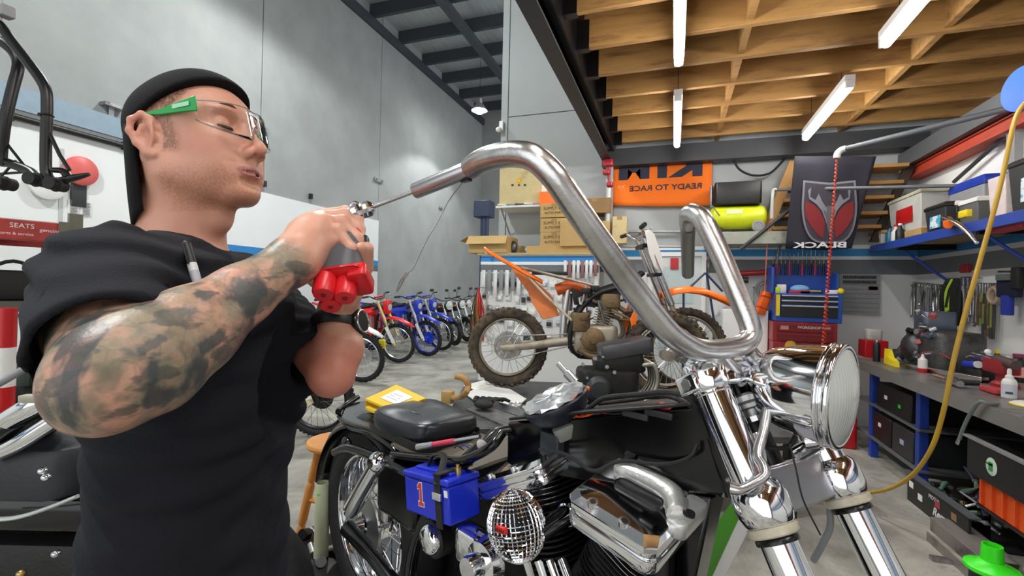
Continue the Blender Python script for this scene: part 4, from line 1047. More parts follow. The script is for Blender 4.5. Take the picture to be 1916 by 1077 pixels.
# ---- jeans and boots (below the frame)
def build_legs():
    a = CR(-.8, .3); lo = [min(p[i] for p in (CR(-.85, .3), CR(-.85, 1.15), CR(-.05, .3), CR(-.05, 1.15))) for i in range(2)] + [.06]
    hi = [max(p[i] for p in (CR(-.85, .3), CR(-.85, 1.15), CR(-.05, .3), CR(-.05, 1.15))) for i in range(2)] + [1.0]
    s = SDF(lo, hi, .012)
    ax = (BFd, BSd, UP); s.ell(SP + UP * .90, (.125, .165, .12), ax, .03)
    for y in (-1, 1):
        h_ = SP + BSd * (.09 * y) + UP * .86; k_ = SP + BSd * (.13 * y) + BFd * .03 + UP * .48; f_ = SP + BSd * (.15 * y) + BFd * -.01 + UP * .12
        s.chain([h_, k_, f_], [.092, .066, .058], .04)
    s.inter(-(s.Z - .97) + 0 * s.X + 0 * s.Y, .004)
    return s.mesh()
npmesh('jeans', [build_legs()], mat('dark_denim', '#1d2430', .8, bump=.2, bscale=200), person, 1)
for y in (-1, 1):
    f_ = SP + BSd * (.15 * y) + BFd * -.01
    MB().loft([[f_ + BFd * (.03 + a_ * math.cos(t)) + BSd * (b_ * math.sin(t)) + UP * z_ for t in [2 * PI * i / 20 for i in range(20)]] for a_, b_, z_ in ((.14, .05, 0), (.145, .053, .02), (.14, .05, .045), (.10, .047, .08), (.062, .05, .12), (.06, .055, .17))]).build('boot', black_r, person)
# ---- cap worn backwards
cap_m = mat('cap_cloth', '#0d0d0f', .9, 0, var=.2, bump=.15, bscale=400, spec=.25)
def build_cap():
    lo = [min(HL(a, b, c)[i] for a in (-.15, .13) for b in (-.1, .1) for c in (-.07, .16)) for i in range(3)]; hi = [max(HL(a, b, c)[i] for a in (-.15, .13) for b in (-.1, .1) for c in (-.07, .16)) for i in range(3)]
    s = SDF(lo, hi, .0026)
    s.ell(HL(-.002, 0, .036), (.094, .082, .079), HAX, .0); s.ell(HL(.036, 0, .050), (.064, .070, .064), HAX, .03)
    s.cap(HL(.046, 0, .100), HL(.0, 0, .106), .005, .005, .02)
    s.sub(s.dist_ell(HL(-.002, 0, .032), (.0865, .0748, .0698), HAX), .002); s.sub(s.dist_ell(HL(.036, 0, .040), (.0575, .0640, .0540), HAX), .002)
    # lower edge: high over the forehead, low behind the ears
    a, b, c = HL(.085, 0, .084), HL(-.045, .075, .024), HL(-.045, -.075, .024); n = (b - a).cross(c - a); n = n if n.dot(HZ) > 0 else -n
    s.inter(-s.plane(a, n), .003)
    return s.mesh()
cap_o = npmesh('cap', [build_cap()], cap_m, person, 2)
rings = []
for j in range(13):
    v = j / 12; row = []
    for i in range(21):
        u = -1 + 2 * i / 20
        w_ = (.076 - .010 * v * v) * math.sin(u * PI / 2 * .98) if True else 0
        z_ = .028 - v * (.185 - .03 * u * u)
        x_ = -.092 + .078 * (1 - math.cos(u * PI / 2 * .85)) - .016 * v
        row.append(HL(x_, w_, z_))
    rings.append(row)
MB().loft(rings, caps=False, closed=False).build('brim', cap_m, cap_o, solid=.004, ang=60)
MB().ell(HL(-.004, 0, .111), (.006, .006, .003)).build('cap_button', cap_m, cap_o)
# ---- glasses
gl = root('safety_glasses', HL(.1, 0, .02), '', '')
for k_ in ('label', 'category'): del gl[k_]
adopt(gl, person); gl.location = HL(.1, 0, .02); gl.matrix_parent_inverse = chain(person).inverted()
rows = []
def lens_pt(u, v):
    y = .076 * u; x = .121 - .046 * abs(u) ** 2.3 - (.003 if abs(u) < .12 else 0)
    top, bot = .040 - .004 * u * u, (-.013 + .026 * max(0, 1 - abs(u) * 5.5)) + .018 * abs(u) ** 3
    return HL(x - .004 * v, y, lerp(bot, top, v) + .004)
for v in range(7): rows.append([lens_pt(-1 + i / 20, v / 6) for i in range(41)])
MB().loft(rows, caps=False, closed=False).build('lens', clear, gl, ang=80, solid=.0018)
rim_m = mat('clear_rim', (.75, .78, .78), .1, 0, var=.05, trans=.5)
MB().tube([lens_pt(-1 + i / 20, 0) for i in range(41)], .0007, n=6).build('lower_rim', rim_m, gl)
MB().tube([lens_pt(-1 + i / 20, 1) for i in range(41)], .0008, n=6).build('upper_rim', rim_m, gl)
grn = mat('green_temple', '#0d9a45', .35)
for y in (-1, 1):
    a = [HL(.080, .0745 * y, .044), HL(.080, .0745 * y, .022), HL(.056, .076 * y, .024), HL(.020, .077 * y, .026), HL(-.006, .078 * y, .030), HL(-.006, .078 * y, .034), HL(.020, .077 * y, .034), HL(.055, .076 * y, .0400)]
    MB().quadpts(a, HY * (.0035 * y)).build('temple_arm', grn, gl, bev=.001)
    MB().box(HL(.056, .0800 * y, .0335), (.026, .0006, .006), HAX).build('temple_logo', mat('pale_green', '#a9e0bd', .5), gl)
# eyes: dark lash line of lowered lids, eyebrow hairs
for y in (-1, 1):
    MB().tube([HL(.0895, y * .018, .0125), HL(.0938, y * .027, .0105), HL(.0920, y * .037, .0105), HL(.085, y * .0455, .013)], [.0008, .0024, .0024, .001], n=6, k=4).build('eyelashes', mat('lash_brown', '#2b1c14', .8), person)
    MB().tube([HL(.100, y * .012, .040), HL(.0985, y * .026, .046), HL(.090, y * .042, .045)], [.0015, .0035, .0015], n=8, k=4, flat=.6).build('eyebrow', mat('brow_brown', '#7b5236', .9, bump=.5, bscale=500), person)
# ---- watch on the far wrist
wd = (FWR - FE).normalized(); wc = lerp(FE, FWR, .80)
wt = MB().torus(wc, wd, .0400, .004, n=40, m=10, ry=.0125).build('wristwatch', mat('watch_strap', '#0f1216', .45), person)
wside = (R0 * .95 - H0 * .3); wside = (wside - wd * wside.dot(wd)).normalized()
MB().lathe([(.019, 0), (.021, .003), (.021, .009), (.018, .012), (.001, .012)], wc + wside * .034, wside, n=28).build('watch_case', black_m, wt)
MB().torus(wc + wside * .046, wside, .018, .0018, n=28, m=8).build('watch_bezel', chrome_s, wt)
# ---- marker clipped in the collar
pa, pb = P(349, 457, .600), P(372, 540, .585)
pen = root('marker_pen', pa, 'black and white marker pen hooked in the shirt collar', 'pen')
pd = (pb - pa)
MB().cyl(pa, lerp(pa, pb, .45), .0052, .0056, n=16).ell(pa, (.0052, .0052, .0052)).build('pen_cap', black_p, pen)
MB().cyl(lerp(pa, pb, .45), lerp(pa, pb, .98), .0056, n=16).build('pen_barrel', white_p, pen)
MB().cyl(lerp(pa, pb, .62), lerp(pa, pb, .9), .0057, n=16).build('pen_print', mat('pen_grey', '#b8bcc6', .5), pen)
MB().box(lerp(pa, pb, .22) - H0 * .0065, (.0022, .0012, .03), (R0, H0, pd.normalized())).build('pen_clip', black_p, pen)

# ================================================================ CORDLESS DRILL
dh, de = P(648, 425, .705), P(634, 524, .635)
drill = root('cordless_drill', dh, 'red and grey cordless drill driving a long rod into the bar end', 'drill')
hz = (de - dh).normalized(); bd = (P(778, 357, .735) - P(676, 397, .712)).normalized(); hx = (bd - hz * bd.dot(hz)).normalized(); hy = hz.cross(hx); HAXD = (hx, hy, hz)
gry = mat('drill_grey', '#55555a', .5); redm = mat('drill_red', '#c8161d', .3)
L_ = (de - dh).length
MB().rbox(lerp(dh, de, .66), (.060, .052, L_ * .70), .018, ax=HAXD).build('grip', gry, drill, bev=0)
MB().rbox(lerp(dh, de, .50) + hx * .016, (.026, .042, L_ * .52), .010, ax=HAXD).build('grip_front', redm, drill)
MB().rbox(lerp(dh, de, .42) + hx * .03, (.012, .014, .03), .005, ax=HAXD).build('trigger', black_p, drill)
bb = [(.030, .022), (.034, .028), (.034, .03)]
MB().rbox(lerp(dh, de, 1.02) + hx * .008, (.068, .055, .008), .018, ax=HAXD).build('battery_collar', redm, drill, bev=.002)
MB().rbox(lerp(dh, de, 1.04) + hx * .030, (.026, .044, .022), .006, ax=HAXD).build('battery_latch', redm, drill, bev=.002)
bt_ = lerp(dh, de, 1.03)
pk = MB()
for a_, b_ in ((-.012, -.0125), (-.012, .0125), (.0115, 0)): pk.lathe([(.0145, 0), (.0145, .026), (.0125, .031), (.001, .0315)], bt_ + hx * a_ + hy * b_, hz, n=24)
pk.build('battery_pack', mat('pack_red', '#d8202a', .3), drill)
for a_, b_ in ((-.012, -.0125), (-.012, .0125), (.0115, 0)):
    MB().lathe([(.0035, 0), (.0035, .001), (.001, .001)], bt_ + hx * a_ + hy * b_ + hz * .0312, hz, n=12).build('pack_screw', mat('deep_red', '#7c0e12', .5), drill)
MB().tube([dh - bd * .075, dh - bd * .06, dh - bd * .01, dh + bd * .005], [.018, .0245, .025, .021], n=24).build('motor_housing', black_p, drill)
c0 = P(668, 398, .711)
MB().lathe([(.012, -.015), (.0135, -.004), (.0135, .003), (.0115, .006), (.0125, .010), (.0125, .020), (.0085, .025), (.0045, .027)], c0, bd, n=12).build('chuck', chrome, drill, ang=25)
MB().torus(c0 + UP * .009 - bd * .004, R0 * .4 + H0, .0085, .0022, n=20, m=8).build('chuck_ring', chrome, drill)
MB().cyl(c0 + bd * .02, P(790, 352, .733), .0034, n=14).build('drive_rod', chrome_s, drill)
# ================================================================ MOTORCYCLES: a dirt bike and a naked roadster, built once and repeated
tyre_mud = mat('muddy_tyre', '#3a332b', .85, 0, var=.35, bump=.5, bscale=60, dirt='#6b5a45', dlo=.45, dhi=.7)
tyre_m = mat('tyre_rubber', '#1a1a1b', .75, 0, var=.25, bump=.3, bscale=70)
org_pl = mat('orange_bodywork', '#ff7410', .32, var=.06)
mud_al = mat('muddy_aluminium', (.45, .41, .33), .5, .6, var=.3, dirt='#6a553a', dlo=.45, dhi=.7, bump=.3, bscale=50)
frame_o = mat('orange_frame_paint', '#c4561c', .4, dirt='#4c3420', dlo=.5, dhi=.75)
frame_k = mat('frame_black', '#131315', .4)
fork_g = mat('gold_fork', (.72, .55, .22), .3, .9)
rim_s = mat('silver_rim', (.6, .6, .6), .3, .9)
seat_k = mat('seat_vinyl', '#15161a', .6)
def wheel(r, c, R, tw, mt, mr, knob=True, spokes=28, name='front', muddy=False, nk=44):
    c = V(c); t = MB().torus(c, (0, 1, 0), R - tw * .8, tw * .8, n=48, m=10, ry=tw * .75)
    tr = t.build(name + '_tyre', mt, r)
    if knob:
        k_ = MB()
        for i in range(nk):
            a = 2 * PI * i / nk
            for yy, w_ in (((-.45, .3), (.45, .3)) if i % 2 else ((0, .36), (-.85, .2), (.85, .2))):
                o = V((math.cos(a), 0, math.sin(a))); rr = R - .004 - abs(yy) ** 2 * tw * .5
                k_.box(c + o * rr + V((0, yy * tw, 0)), (.018, w_ * tw, .024), (o, V((0, 1, 0)), V((-o.z, 0, o.x))))
        k_.build('tyre_knobs', mt, tr)
    MB().torus(c, (0, 1, 0), R - tw * 1.75, .012, n=44, m=8, ry=tw * .5).build(name + '_rim', mr, r)
    MB().lathe([(.03, -.06), (.05, -.055), (.05, -.045), (.024, -.035), (.024, .035), (.045, .045), (.045, .05), (.02, .07)], c, (0, 1, 0), n=18).build(name + '_hub', mud_al if muddy else rim_s, r)
    s_ = MB()
    for i in range(spokes):
        a = 2 * PI * i / spokes; b = a + (.6 if i % 2 else -.6); q = .045 if (i // 2) % 2 else -.045
        s_.cyl(c + V((.04 * math.cos(b), q, .04 * math.sin(b))), c + V(((R - tw * 1.8) * math.cos(a), q * .15, (R - tw * 1.8) * math.sin(a))), .0018, n=4)
    s_.build(name + '_spokes', rim_s, r)
    MB().lathe([(.10, -.002), (.125, -.002), (.125, .002), (.10, .002)], c + V((0, .062, 0)), (0, 1, 0), n=28).build(name + '_disc', rim_s, r)
def strip_loft(pts, wid, th, nx=9, crown=.012):
    # fender-like strip following points in the xz plane, given half widths
    rings = []
    for (x, z), w_ in zip(pts, wid):
        rings.append([V((x, w_ * u, z - crown * u * u - .016 * abs(u) ** 6)) for u in [-1 + 2 * i / (nx - 1) for i in range(nx)]])
    return MB().loft(rings, caps=False, closed=False)
def dirt_bike(loc, label, body, frame, forkm, mt, mr, stripped=False, plate=white_p, group=None, muddy=False, seatc=seat_k, second=None, head='plate'):
    r = root('dirt_bike', (0, 0, 0), label, 'motorcycle', group)
    AL = mud_al if muddy else alu
    wheel(r, (0, 0, .33), .335, .056, mt, mr, name='rear', muddy=muddy); wheel(r, (1.49, 0, .345), .350, .042, mt, mr, name='front', muddy=muddy, nk=52)
    # swing arm
    for s_ in (1, -1): MB().tube([(-.06, .075 * s_, .33), (.12, .08 * s_, .345), (.40, .07 * s_, .385), (.56, .055 * s_, .41)], [.016, .024, .03, .03], n=10, k=4, flat=1.25).build('swing_arm', AL, r)
    MB().torus((.0, -.085, .33), (0, 1, 0), .10, .006, n=30, m=6, ry=.004).build('rear_sprocket', forkm if not muddy else AL, r)
    MB().tube([(0, -.085, .43), (.55, -.075, .46)], .006, n=6).tube([(0, -.085, .23), (.55, -.075, .37)], .006, n=6).build('chain', steel, r)
    # frame
    for s_ in (1, -1):
        MB().tube([(1.12, .02 * s_, .98), (.98, .075 * s_, .88), (.70, .095 * s_, .78), (.54, .09 * s_, .56), (.52, .08 * s_, .36), (.60, .07 * s_, .27)], [.022, .022, .022, .022, .02, .018], n=10, k=4).build('frame_spar', frame, r)
        MB().tube([(1.13, .02 * s_, .86), (1.06, .03 * s_, .62), (.98, .07 * s_, .36), (.82, .08 * s_, .27), (.60, .07 * s_, .27)], .015, n=8, k=4).build('frame_cradle', frame, r)
        MB().tube([(.72, .06 * s_, .86), (.42, .07 * s_, .93), (.10, .05 * s_, 1.0)], .011, n=8, k=3).build('subframe_rail', AL if stripped else frame_k, r)
        MB().tube([(.54, .09 * s_, .56), (.30, .07 * s_, .78), (.12, .05 * s_, .97)], .010, n=8, k=3).build('subframe_stay', mat('pale_subframe', '#c9bfa6', .5, dirt='#8b7753') if stripped else frame_k, r)
        MB().cyl((1.12 + .0, .0, .98), (1.17, 0, .84), .028, n=12)
        # forks
        MB().cyl((1.10 if stripped else 1.19, .1 * s_, 1.27 if stripped else 1.10), (1.335, .1 * s_, .72), .029, n=16).build('upper_fork_tube', chrome_s if stripped else forkm, r)
        MB().cyl((1.335, .1 * s_, .72), (1.475, .1 * s_, .35), .022, n=14).cyl((1.45, .1 * s_, .42), (1.49, .1 * s_, .32), .03, n=14).build('lower_fork_leg', forkm if not stripped else mud_al, r)
        MB().quadpts([(1.37, .115 * s_, .66), (1.32, .12 * s_, .64), (1.46, .12 * s_, .36), (1.52, .115 * s_, .38)], (0, .012 * s_, 0)).build('fork_guard', plate if not stripped else org_pl, r, bev=.002)
        MB().quadpts([(1.08, .13 * s_, .86), (1.12, .14 * s_, .56), (1.02, .15 * s_, .42), (.96, .15 * s_, .62), (.84, .12 * s_, .84)] if not stripped else [(1.08, .13 * s_, .80), (1.12, .14 * s_, .56), (1.02, .15 * s_, .44), (.99, .14 * s_, .60)], (0, .012 * s_, 0)).build('radiator_shroud', body, r, bev=.004)
        MB().rbox((1.06, .11 * s_, .70), (.035, .10, .24), .01).build('radiator', mat('radiator_fins', (.35, .35, .35), .5, .8, bump=.6, bscale=220, stretch=(1, 1, 6)), r)
        MB().tube([(.60, .1 * s_, .31), (.60, .17 * s_, .30)], .009, n=8).build('footpeg', steel, r)
    hq = V((-.075, 0, .13)) if stripped else V((0, 0, 0))
    MB().box(V((1.19, 0, 1.07)) + hq, (.06, .26, .035)).box(V((1.255, 0, .90)) + hq * .5, (.06, .26, .03)).build('triple_clamp', AL if not stripped else mat('dark_clamp', '#1d1a22', .35, .6), r, bev=.006)
    # handlebar with levers and grips
    MB().tube([V(q_) + hq for q_ in [(1.10, -.40, 1.20), (1.12, -.24, 1.195), (1.17, -.13, 1.14), (1.18, 0, 1.135), (1.17, .13, 1.14), (1.12, .24, 1.195), (1.10, .40, 1.20)]], .0125, n=10, k=4).build('handlebar', chrome_s if stripped else frame_k, r)
    MB().cyl(V((1.15, -.12, 1.17)) + hq, V((1.15, .12, 1.17)) + hq, .018 if not stripped else .01, n=10).build('bar_pad', body if not stripped else steel, r)
    for s_ in (1, -1):
        MB().cyl(V((1.108, .27 * s_, 1.197)) + hq, V((1.10, .41 * s_, 1.20)) + hq, .018, n=12).build('hand_grip', black_r, r)
        MB().tube([V(q_) + hq for q_ in [(1.13, .25 * s_, 1.19), (1.17, .30 * s_, 1.18), (1.155, .40 * s_, 1.18)]], .006, n=8, k=3).build('lever', rim_s, r)
    # fenders and plate
    strip_loft([(1.28, .815), (1.38, .86), (1.50, .875), (1.64, .86), (1.78, .81), (1.90, .75)] if stripped else [(1.12, .74), (1.28, .80), (1.42, .82), (1.58, .79), (1.74, .72), (1.84, .66)], [.05, .075, .085, .08, .062, .03], .004, crown=.035 if stripped else .012).build('front_mudguard', body, r, solid=.006, ang=50)
    if head == 'plate':
        pl = [(-.085, .0), (-.11, .10), (-.075, .26), (0, .285), (.075, .26), (.11, .10), (.085, 0), (0, -.04)]
        MB().prism([(a_ * 1.1, b_ * 1.15) for a_, b_ in pl], V((1.285, -.09 if stripped else 0, .93)) + hq * (.7 if stripped else .9), V((.62, .78, 0)) if stripped else V((0, 1, 0)), V((-.28, 0, .96)), V((.012, 0, 0))).build('number_plate', plate, r, bev=.004)
    else:
        MB().rbox((1.32, 0, .99), (.10, .20, .24), .05).build('headlight_cowl', head, r, bev=.01)
        MB().lathe([(.001, .012), (.055, .006), (.06, 0)], (1.372, 0, .98), (1, 0, -.1), n=20).build('headlight_glass', lens_m, r)
    if stripped:
        strip_loft([(.28, .90), (.15, .965), (.0, 1.045), (-.14, 1.12), (-.22, 1.17)], [.075, .075, .066, .045, .012], .004).build('rear_mudguard', body, r, solid=.008, ang=50)
        MB().quadpts([(.44, .10, .60), (.36, .11, .78), (.22, .11, .90), (.0, .10, 1.02), (.06, .10, .93), (.16, .10, .80), (.20, .10, .70), (.30, .11, .56)], (0, .014, 0)).build('side_panel', mat('faded_orange', '#f08a4a', .45, dirt='#b06a35', dlo=.5, dhi=.8), r, bev=.004)
        MB().tube([(.46, .0, .36), (.47, .0, .62), (.50, 0, .84)], [.032, .03, .022], n=12).build('rear_shock', rim_s, r)
        MB().tube([(.40, .02, .82), (.55, .02, .86), (.68, .03, .80), (.76, .02, .70)], .05, n=12, k=3).build('airbox', org_pl if not muddy else frame_o, r)
        MB().rbox((.50, .05, .72), (.09, .07, .15), .03).build('expansion_can', rim_s, r)
        mbw = MB()
        random.seed(4)
        for i in range(9):
            a = V((random.uniform(.62, .95), random.uniform(-.04, .1), random.uniform(.72, .86))); b = a + V((random.uniform(-.1, .16), random.uniform(-.03, .06), random.uniform(-.12, .1)))
            MB().tube([a, (a + b) / 2 + V((0, .03, .04)), b], .006, n=6, k=3).build('wiring', (black_r, blue_p, black_p)[i % 3], r)
        MB().rbox((.78, .03, .80), (.10, .08, .06), .015).build('throttle_body', blue_p, r)
        MB().rbox((.34, 0, .96), (.30, .09, .03), .01).build('electrics_tray', black_p, r)
    else:
        strip_loft([(.36, .90), (.18, .935), (.0, .975), (-.16, 1.01), (-.27, 1.03)], [.08, .08, .075, .06, .03], .004).build('rear_mudguard', second or body, r, solid=.006, ang=50)
        for s_ in (1, -1): MB().quadpts([(.52, .11 * s_, .60), (.46, .115 * s_, .86), (.18, .115 * s_, .93), (.08, .11 * s_, .86), (.24, .12 * s_, .70)], (0, .012 * s_, 0)).build('side_panel', second or plate, r, bev=.004)
        MB().loft([[V((x, w_ * math.cos(t) * .9, z + h * math.sin(t))) for t in [2 * PI * i / 16 for i in range(16)]] for x, w_, z, h in ((-.12, .05, .985, .02), (.1, .085, .96, .035), (.45, .10, .93, .045), (.75, .085, .95, .05), (.98, .06, 1.0, .035))]).build('seat', seatc, r)
        MB().loft([[V((x, w_ * math.cos(t), z + h * math.sin(t))) for t in [2 * PI * i / 16 for i in range(16)]] for x, w_, z, h in ((.66, .08, .86, .08), (.82, .14, .86, .10), (.98, .13, .87, .10), (1.08, .07, .9, .07))]).build('fuel_tank', body, r)
    # engine
    MB().rbox((.72, 0, .41), (.40 if stripped else .36, .20, .25 if stripped else .20), .08).build('crankcase', AL, r, ang=50)
    if stripped:
        mud_e = mat('muddy_engine', '#7d6748', .55, .35, var=.35, dirt='#4d3c28', dlo=.5, dhi=.7, bump=.5, bscale=60)
        MB().lathe([(.001, .055), (.075, .05), (.098, .03), (.10, 0)], (.70, -.08, .42), (0, -1, 0), n=28).lathe([(.001, .03), (.03, .028), (.034, 0)], (.70, -.13, .42), (0, -1, 0), n=16).build('clutch_cover', mud_e, r)
        MB().lathe([(.001, .045), (.05, .04), (.06, 0)], (.86, -.08, .36), (0, -1, 0), n=22).build('ignition_cover', mud_e, r)
        MB().rbox((.60, -.06, .56), (.16, .12, .16), .04).rbox((.84, -.03, .74), (.17, .16, .12), .04).build('cylinder_head', mud_e, r)
        MB().tube([(.90, -.04, .70), (1.0, -.07, .62), (1.02, -.09, .45), (.92, -.10, .30), (.70, -.11, .28), (.58, -.11, .34)], .022, n=10, k=4).build('header_pipe', mud_e, r)
        random.seed(14)
        for i in range(16):
            a = V((random.uniform(.55, 1.02), random.uniform(-.12, -.02), random.uniform(.52, .86)))
            if i % 3: MB().tube([a, a + V((random.uniform(-.1, .1), -.02, random.uniform(-.06, .1))), a + V((random.uniform(-.14, .14), 0, random.uniform(-.14, .12)))], random.uniform(.006, .013), n=7, k=3).build('engine_hose', (black_r, frame_k, mud_e, steel)[i % 4], r)
            else: MB().rbox(a, (.07, .05, .05), .012).build('engine_bracket', (frame_k, mud_e)[i % 2], r)
        MB().quadpts([(.52, -.03, .84), (.62, -.03, .80), (.98, -.03, .93), (1.10, -.03, 1.0), (1.08, -.03, .86), (.72, -.03, .68), (.55, -.03, .70)], (0, .02, 0)).build('inner_panel', frame_k, r)
    MB().lathe([(.001, .05), (.07, .045), (.085, .03), (.088, 0)], (.66, .10, .42), (0, 1, 0), n=28).build('clutch_cover', AL if muddy else alu, r)
    MB().lathe([(.001, .04), (.05, .036), (.06, .02), (.062, 0)], (.82, .10, .38), (0, 1, 0), n=24).build('ignition_cover', AL, r)
    mf = MB(); zc = V((.22, 0, .975)); xc = V((.975, 0, -.22))
    for i in range(9): mf.rbox(V((.78, 0, .50)) + zc * (i * .022), (.15, .15, .008), .03, ax=(xc, V((0, 1, 0)), zc), edge=.001)
    mf.cyl(V((.78, 0, .48)), V((.78, 0, .50)) + zc * .2, .055, n=16).build('cylinder', AL, r)
    MB().tube([(.85, .03, .62), (.95, .05, .58), (.98, .07, .46), (.92, .09, .40)] if stripped else [(.85, .03, .62), (.98, .06, .60), (1.04, .10, .44), (.86, .13, .33), (.64, .13, .40), (.40, .13, .62), (.1, .12, .80), (-.1, .12, .86)], [.02, .022, .024, .024] if stripped else [.02, .022, .024, .024, .026, .03, .045, .045], n=12, k=4).build('exhaust', mud_al if muddy else steel, r)
    r.location = V(loc); return r
def roadster(label, tankc, group=None):
    r = root('roadster_motorcycle', (0, 0, 0), label, 'motorcycle', group)
    wheel(r, (0, 0, .31), .315, .075, tyre_m, frame_k, knob=False, name='rear', spokes=10); wheel(r, (1.42, 0, .31), .31, .058, tyre_m, frame_k, knob=False, name='front', spokes=10)
    for s_ in (1, -1):
        MB().tube([(0, .09 * s_, .31), (.5, .08 * s_, .40)], .024, n=10).build('swing_arm', frame_k, r)
        MB().cyl((1.17, .10 * s_, 1.0), (1.42, .10 * s_, .31), .024, n=14).build('fork_leg', chrome_s, r)
        MB().tube([(.3, .12 * s_, .60), (.02, .11 * s_, .34)], .022, n=10).build('shock_absorber', chrome_s, r)
        MB().tube([(1.12, .42 * s_, 1.12), (1.16, .30 * s_, 1.12)], .017, n=10).build('hand_grip', black_r, r)
        MB().tube([(1.15, .30 * s_, 1.13), (1.17, .33 * s_, 1.25), (1.17, .36 * s_, 1.30)], .005, n=6, k=3).ell((1.165, .38 * s_, 1.32), (.012, .06, .035)).build('mirror', frame_k, r)
        MB().tube([(1.2, .14 * s_, .92), (1.2, .22 * s_, .92)], .008, n=6).ell((1.2, .23 * s_, .92), (.022, .02, .022)).build('indicator', orange_p, r)
    MB().tube([(1.12, -.42, 1.12), (1.16, -.28, 1.12), (1.14, -.1, 1.05), (1.14, .1, 1.05), (1.16, .28, 1.12), (1.12, .42, 1.12)], .012, n=8, k=3).build('handlebar', frame_k, r)
    MB().lathe([(.001, -.10), (.06, -.09), (.095, -.03), (.10, .03), (.098, .035)], (1.26, 0, .94), (1, 0, 0), n=28).build('headlight', frame_k, r)
    MB().lathe([(.001, .022), (.06, .015), (.09, 0)], (1.295, 0, .94), (1, 0, 0), n=28).build('headlight_glass', lens_m, r)
    MB().torus((1.295, 0, .94), (1, 0, 0), .094, .007, n=28, m=8).build('headlight_rim', chrome, r)
    strip_loft([(1.20, .58), (1.28, .63), (1.42, .65), (1.56, .62), (1.66, .55)], [.06, .065, .068, .065, .05], .004).build('front_mudguard', frame_k, r, solid=.005)
    MB().loft([[V((x, w_ * math.cos(t), z + h * math.sin(t))) for t in [2 * PI * i / 18 for i in range(18)]] for x, w_, z, h in ((.58, .08, .82, .07), (.70, .13, .84, .10), (.88, .15, .86, .12), (1.02, .12, .86, .10), (1.10, .06, .85, .06))]).build('fuel_tank', tankc, r)
    MB().loft([[V((x, w_ * math.cos(t), z + h * math.sin(t))) for t in [2 * PI * i / 16 for i in range(16)]] for x, w_, z, h in ((-.2, .05, .88, .02), (0, .10, .84, .045), (.3, .13, .80, .045), (.58, .10, .82, .04))]).build('seat', seat_k, r)
    MB().tube([(1.14, 0, .92), (.9, 0, .78), (.5, 0, .7), (.1, 0, .74)], .03, n=10, k=3).build('frame', frame_k, r)
    MB().rbox((.72, 0, .42), (.44, .30, .24), .08).build('crankcase', steel, r)
    fm = MB()
    for i in range(10): fm.rbox((.80, 0, .54 + i * .02), (.20, .34, .007), .03, edge=.001)
    fm.build('cylinders', steel, r)
    MB().tube([(.88, .1, .6), (1.02, .12, .48), (.92, .14, .28), (.5, .15, .26), (0, .17, .30), (-.2, .17, .34)], [.02, .02, .022, .026, .04, .04], n=12, k=4).build('exhaust', chrome_s, r)
    return r
def place(r, c, f=None, ang=None, lean=0):
    if ang is None: ang = math.atan2(f[1], f[0])
    r.location = V(c); r.rotation_euler = (lean, 0, ang)
# ---- the row of parked bikes along the left wall (front wheel contact points on the floor)
red_b = mat('red_bodywork', '#d0181f', .3); blue_b = mat('blue_bodywork', '#1c37b8', .3); white_b = mat('white_bodywork', '#e2e2dc', .35); green_b = mat('green_bodywork', '#3f8f2e', .35); blk_b = mat('black_bodywork', '#131417', .3)
blue_rim = mat('blue_rim', '#1f3fd0', .35)
def park(r, px, py, L, ang, lean=.12):
    c = PZ(px, py, 0.0); d = V((math.cos(ang), math.sin(ang), 0)); r.location = c - d * L + V((0, 0, .02)); r.rotation_euler = (lean, 0, ang)
G = 'motorcycles parked along the left wall'
rb = dirt_bike((0, 0, 0), 'red dirt bike with gold forks and red front mudguard, parked against the left wall', red_b, frame_k, fork_g, tyre_m, rim_s, group=G, second=red_b, plate=white_p, head=red_b)
park(rb, 745, 679, 1.49, math.radians(2))
b2 = copy_tree(rb, label='blue dirt bike with blue front wheel rim, next to the red one', matmap={red_b: blue_b, rim_s: blue_rim, fork_g: rim_s}); park(b2, 800, 667, 1.49, math.radians(-8))
b3 = copy_tree(rb, label='second blue dirt bike, behind the one with the blue rim', matmap={red_b: blue_b, fork_g: rim_s}); park(b3, 826, 656, 1.49, math.radians(-12))
b4 = copy_tree(rb, label='white trail bike with white front mudguard seen beside the raised forearm', matmap={red_b: white_b, fork_g: rim_s}); park(b4, 678, 716, 1.49, math.radians(6))
b6 = copy_tree(rb, label='cream framed dirt bike standing behind the man, above the wooden stool', matmap={red_b: white_b, frame_k: mat('cream_frame', '#cfc9a8', .5), fork_g: mat('cream_fork', '#d2cba0', .5), rim_s: frame_k}); 
park(b6, 596, 818, 1.49, math.radians(10))
n1 = roadster('nearer black roadster with round headlight at the far end of the row', blk_b, G); park(n1, 850, 648, 1.42, math.radians(-30), .08)
n2 = copy_tree(n1, label='farthest black roadster in the row, by the end of the left wall'); park(n2, 874, 640, 1.42, math.radians(-28), .08)
n3 = copy_tree(n1, label='roadster with a green tank at the far end of the row', matmap={blk_b: green_b}); park(n3, 886, 633, 1.42, math.radians(-25), .08)
yl = root('yellow_disc_lock', PZ(716, 655, 0.42), 'yellow plastic guard on the fork of the white trail bike', 'guard')
c = P(715, 643, 6.7); yl.location = c
MB().rbox(c, (.10, .06, .12), .02).build('guard_shell', yellow_p, yl)

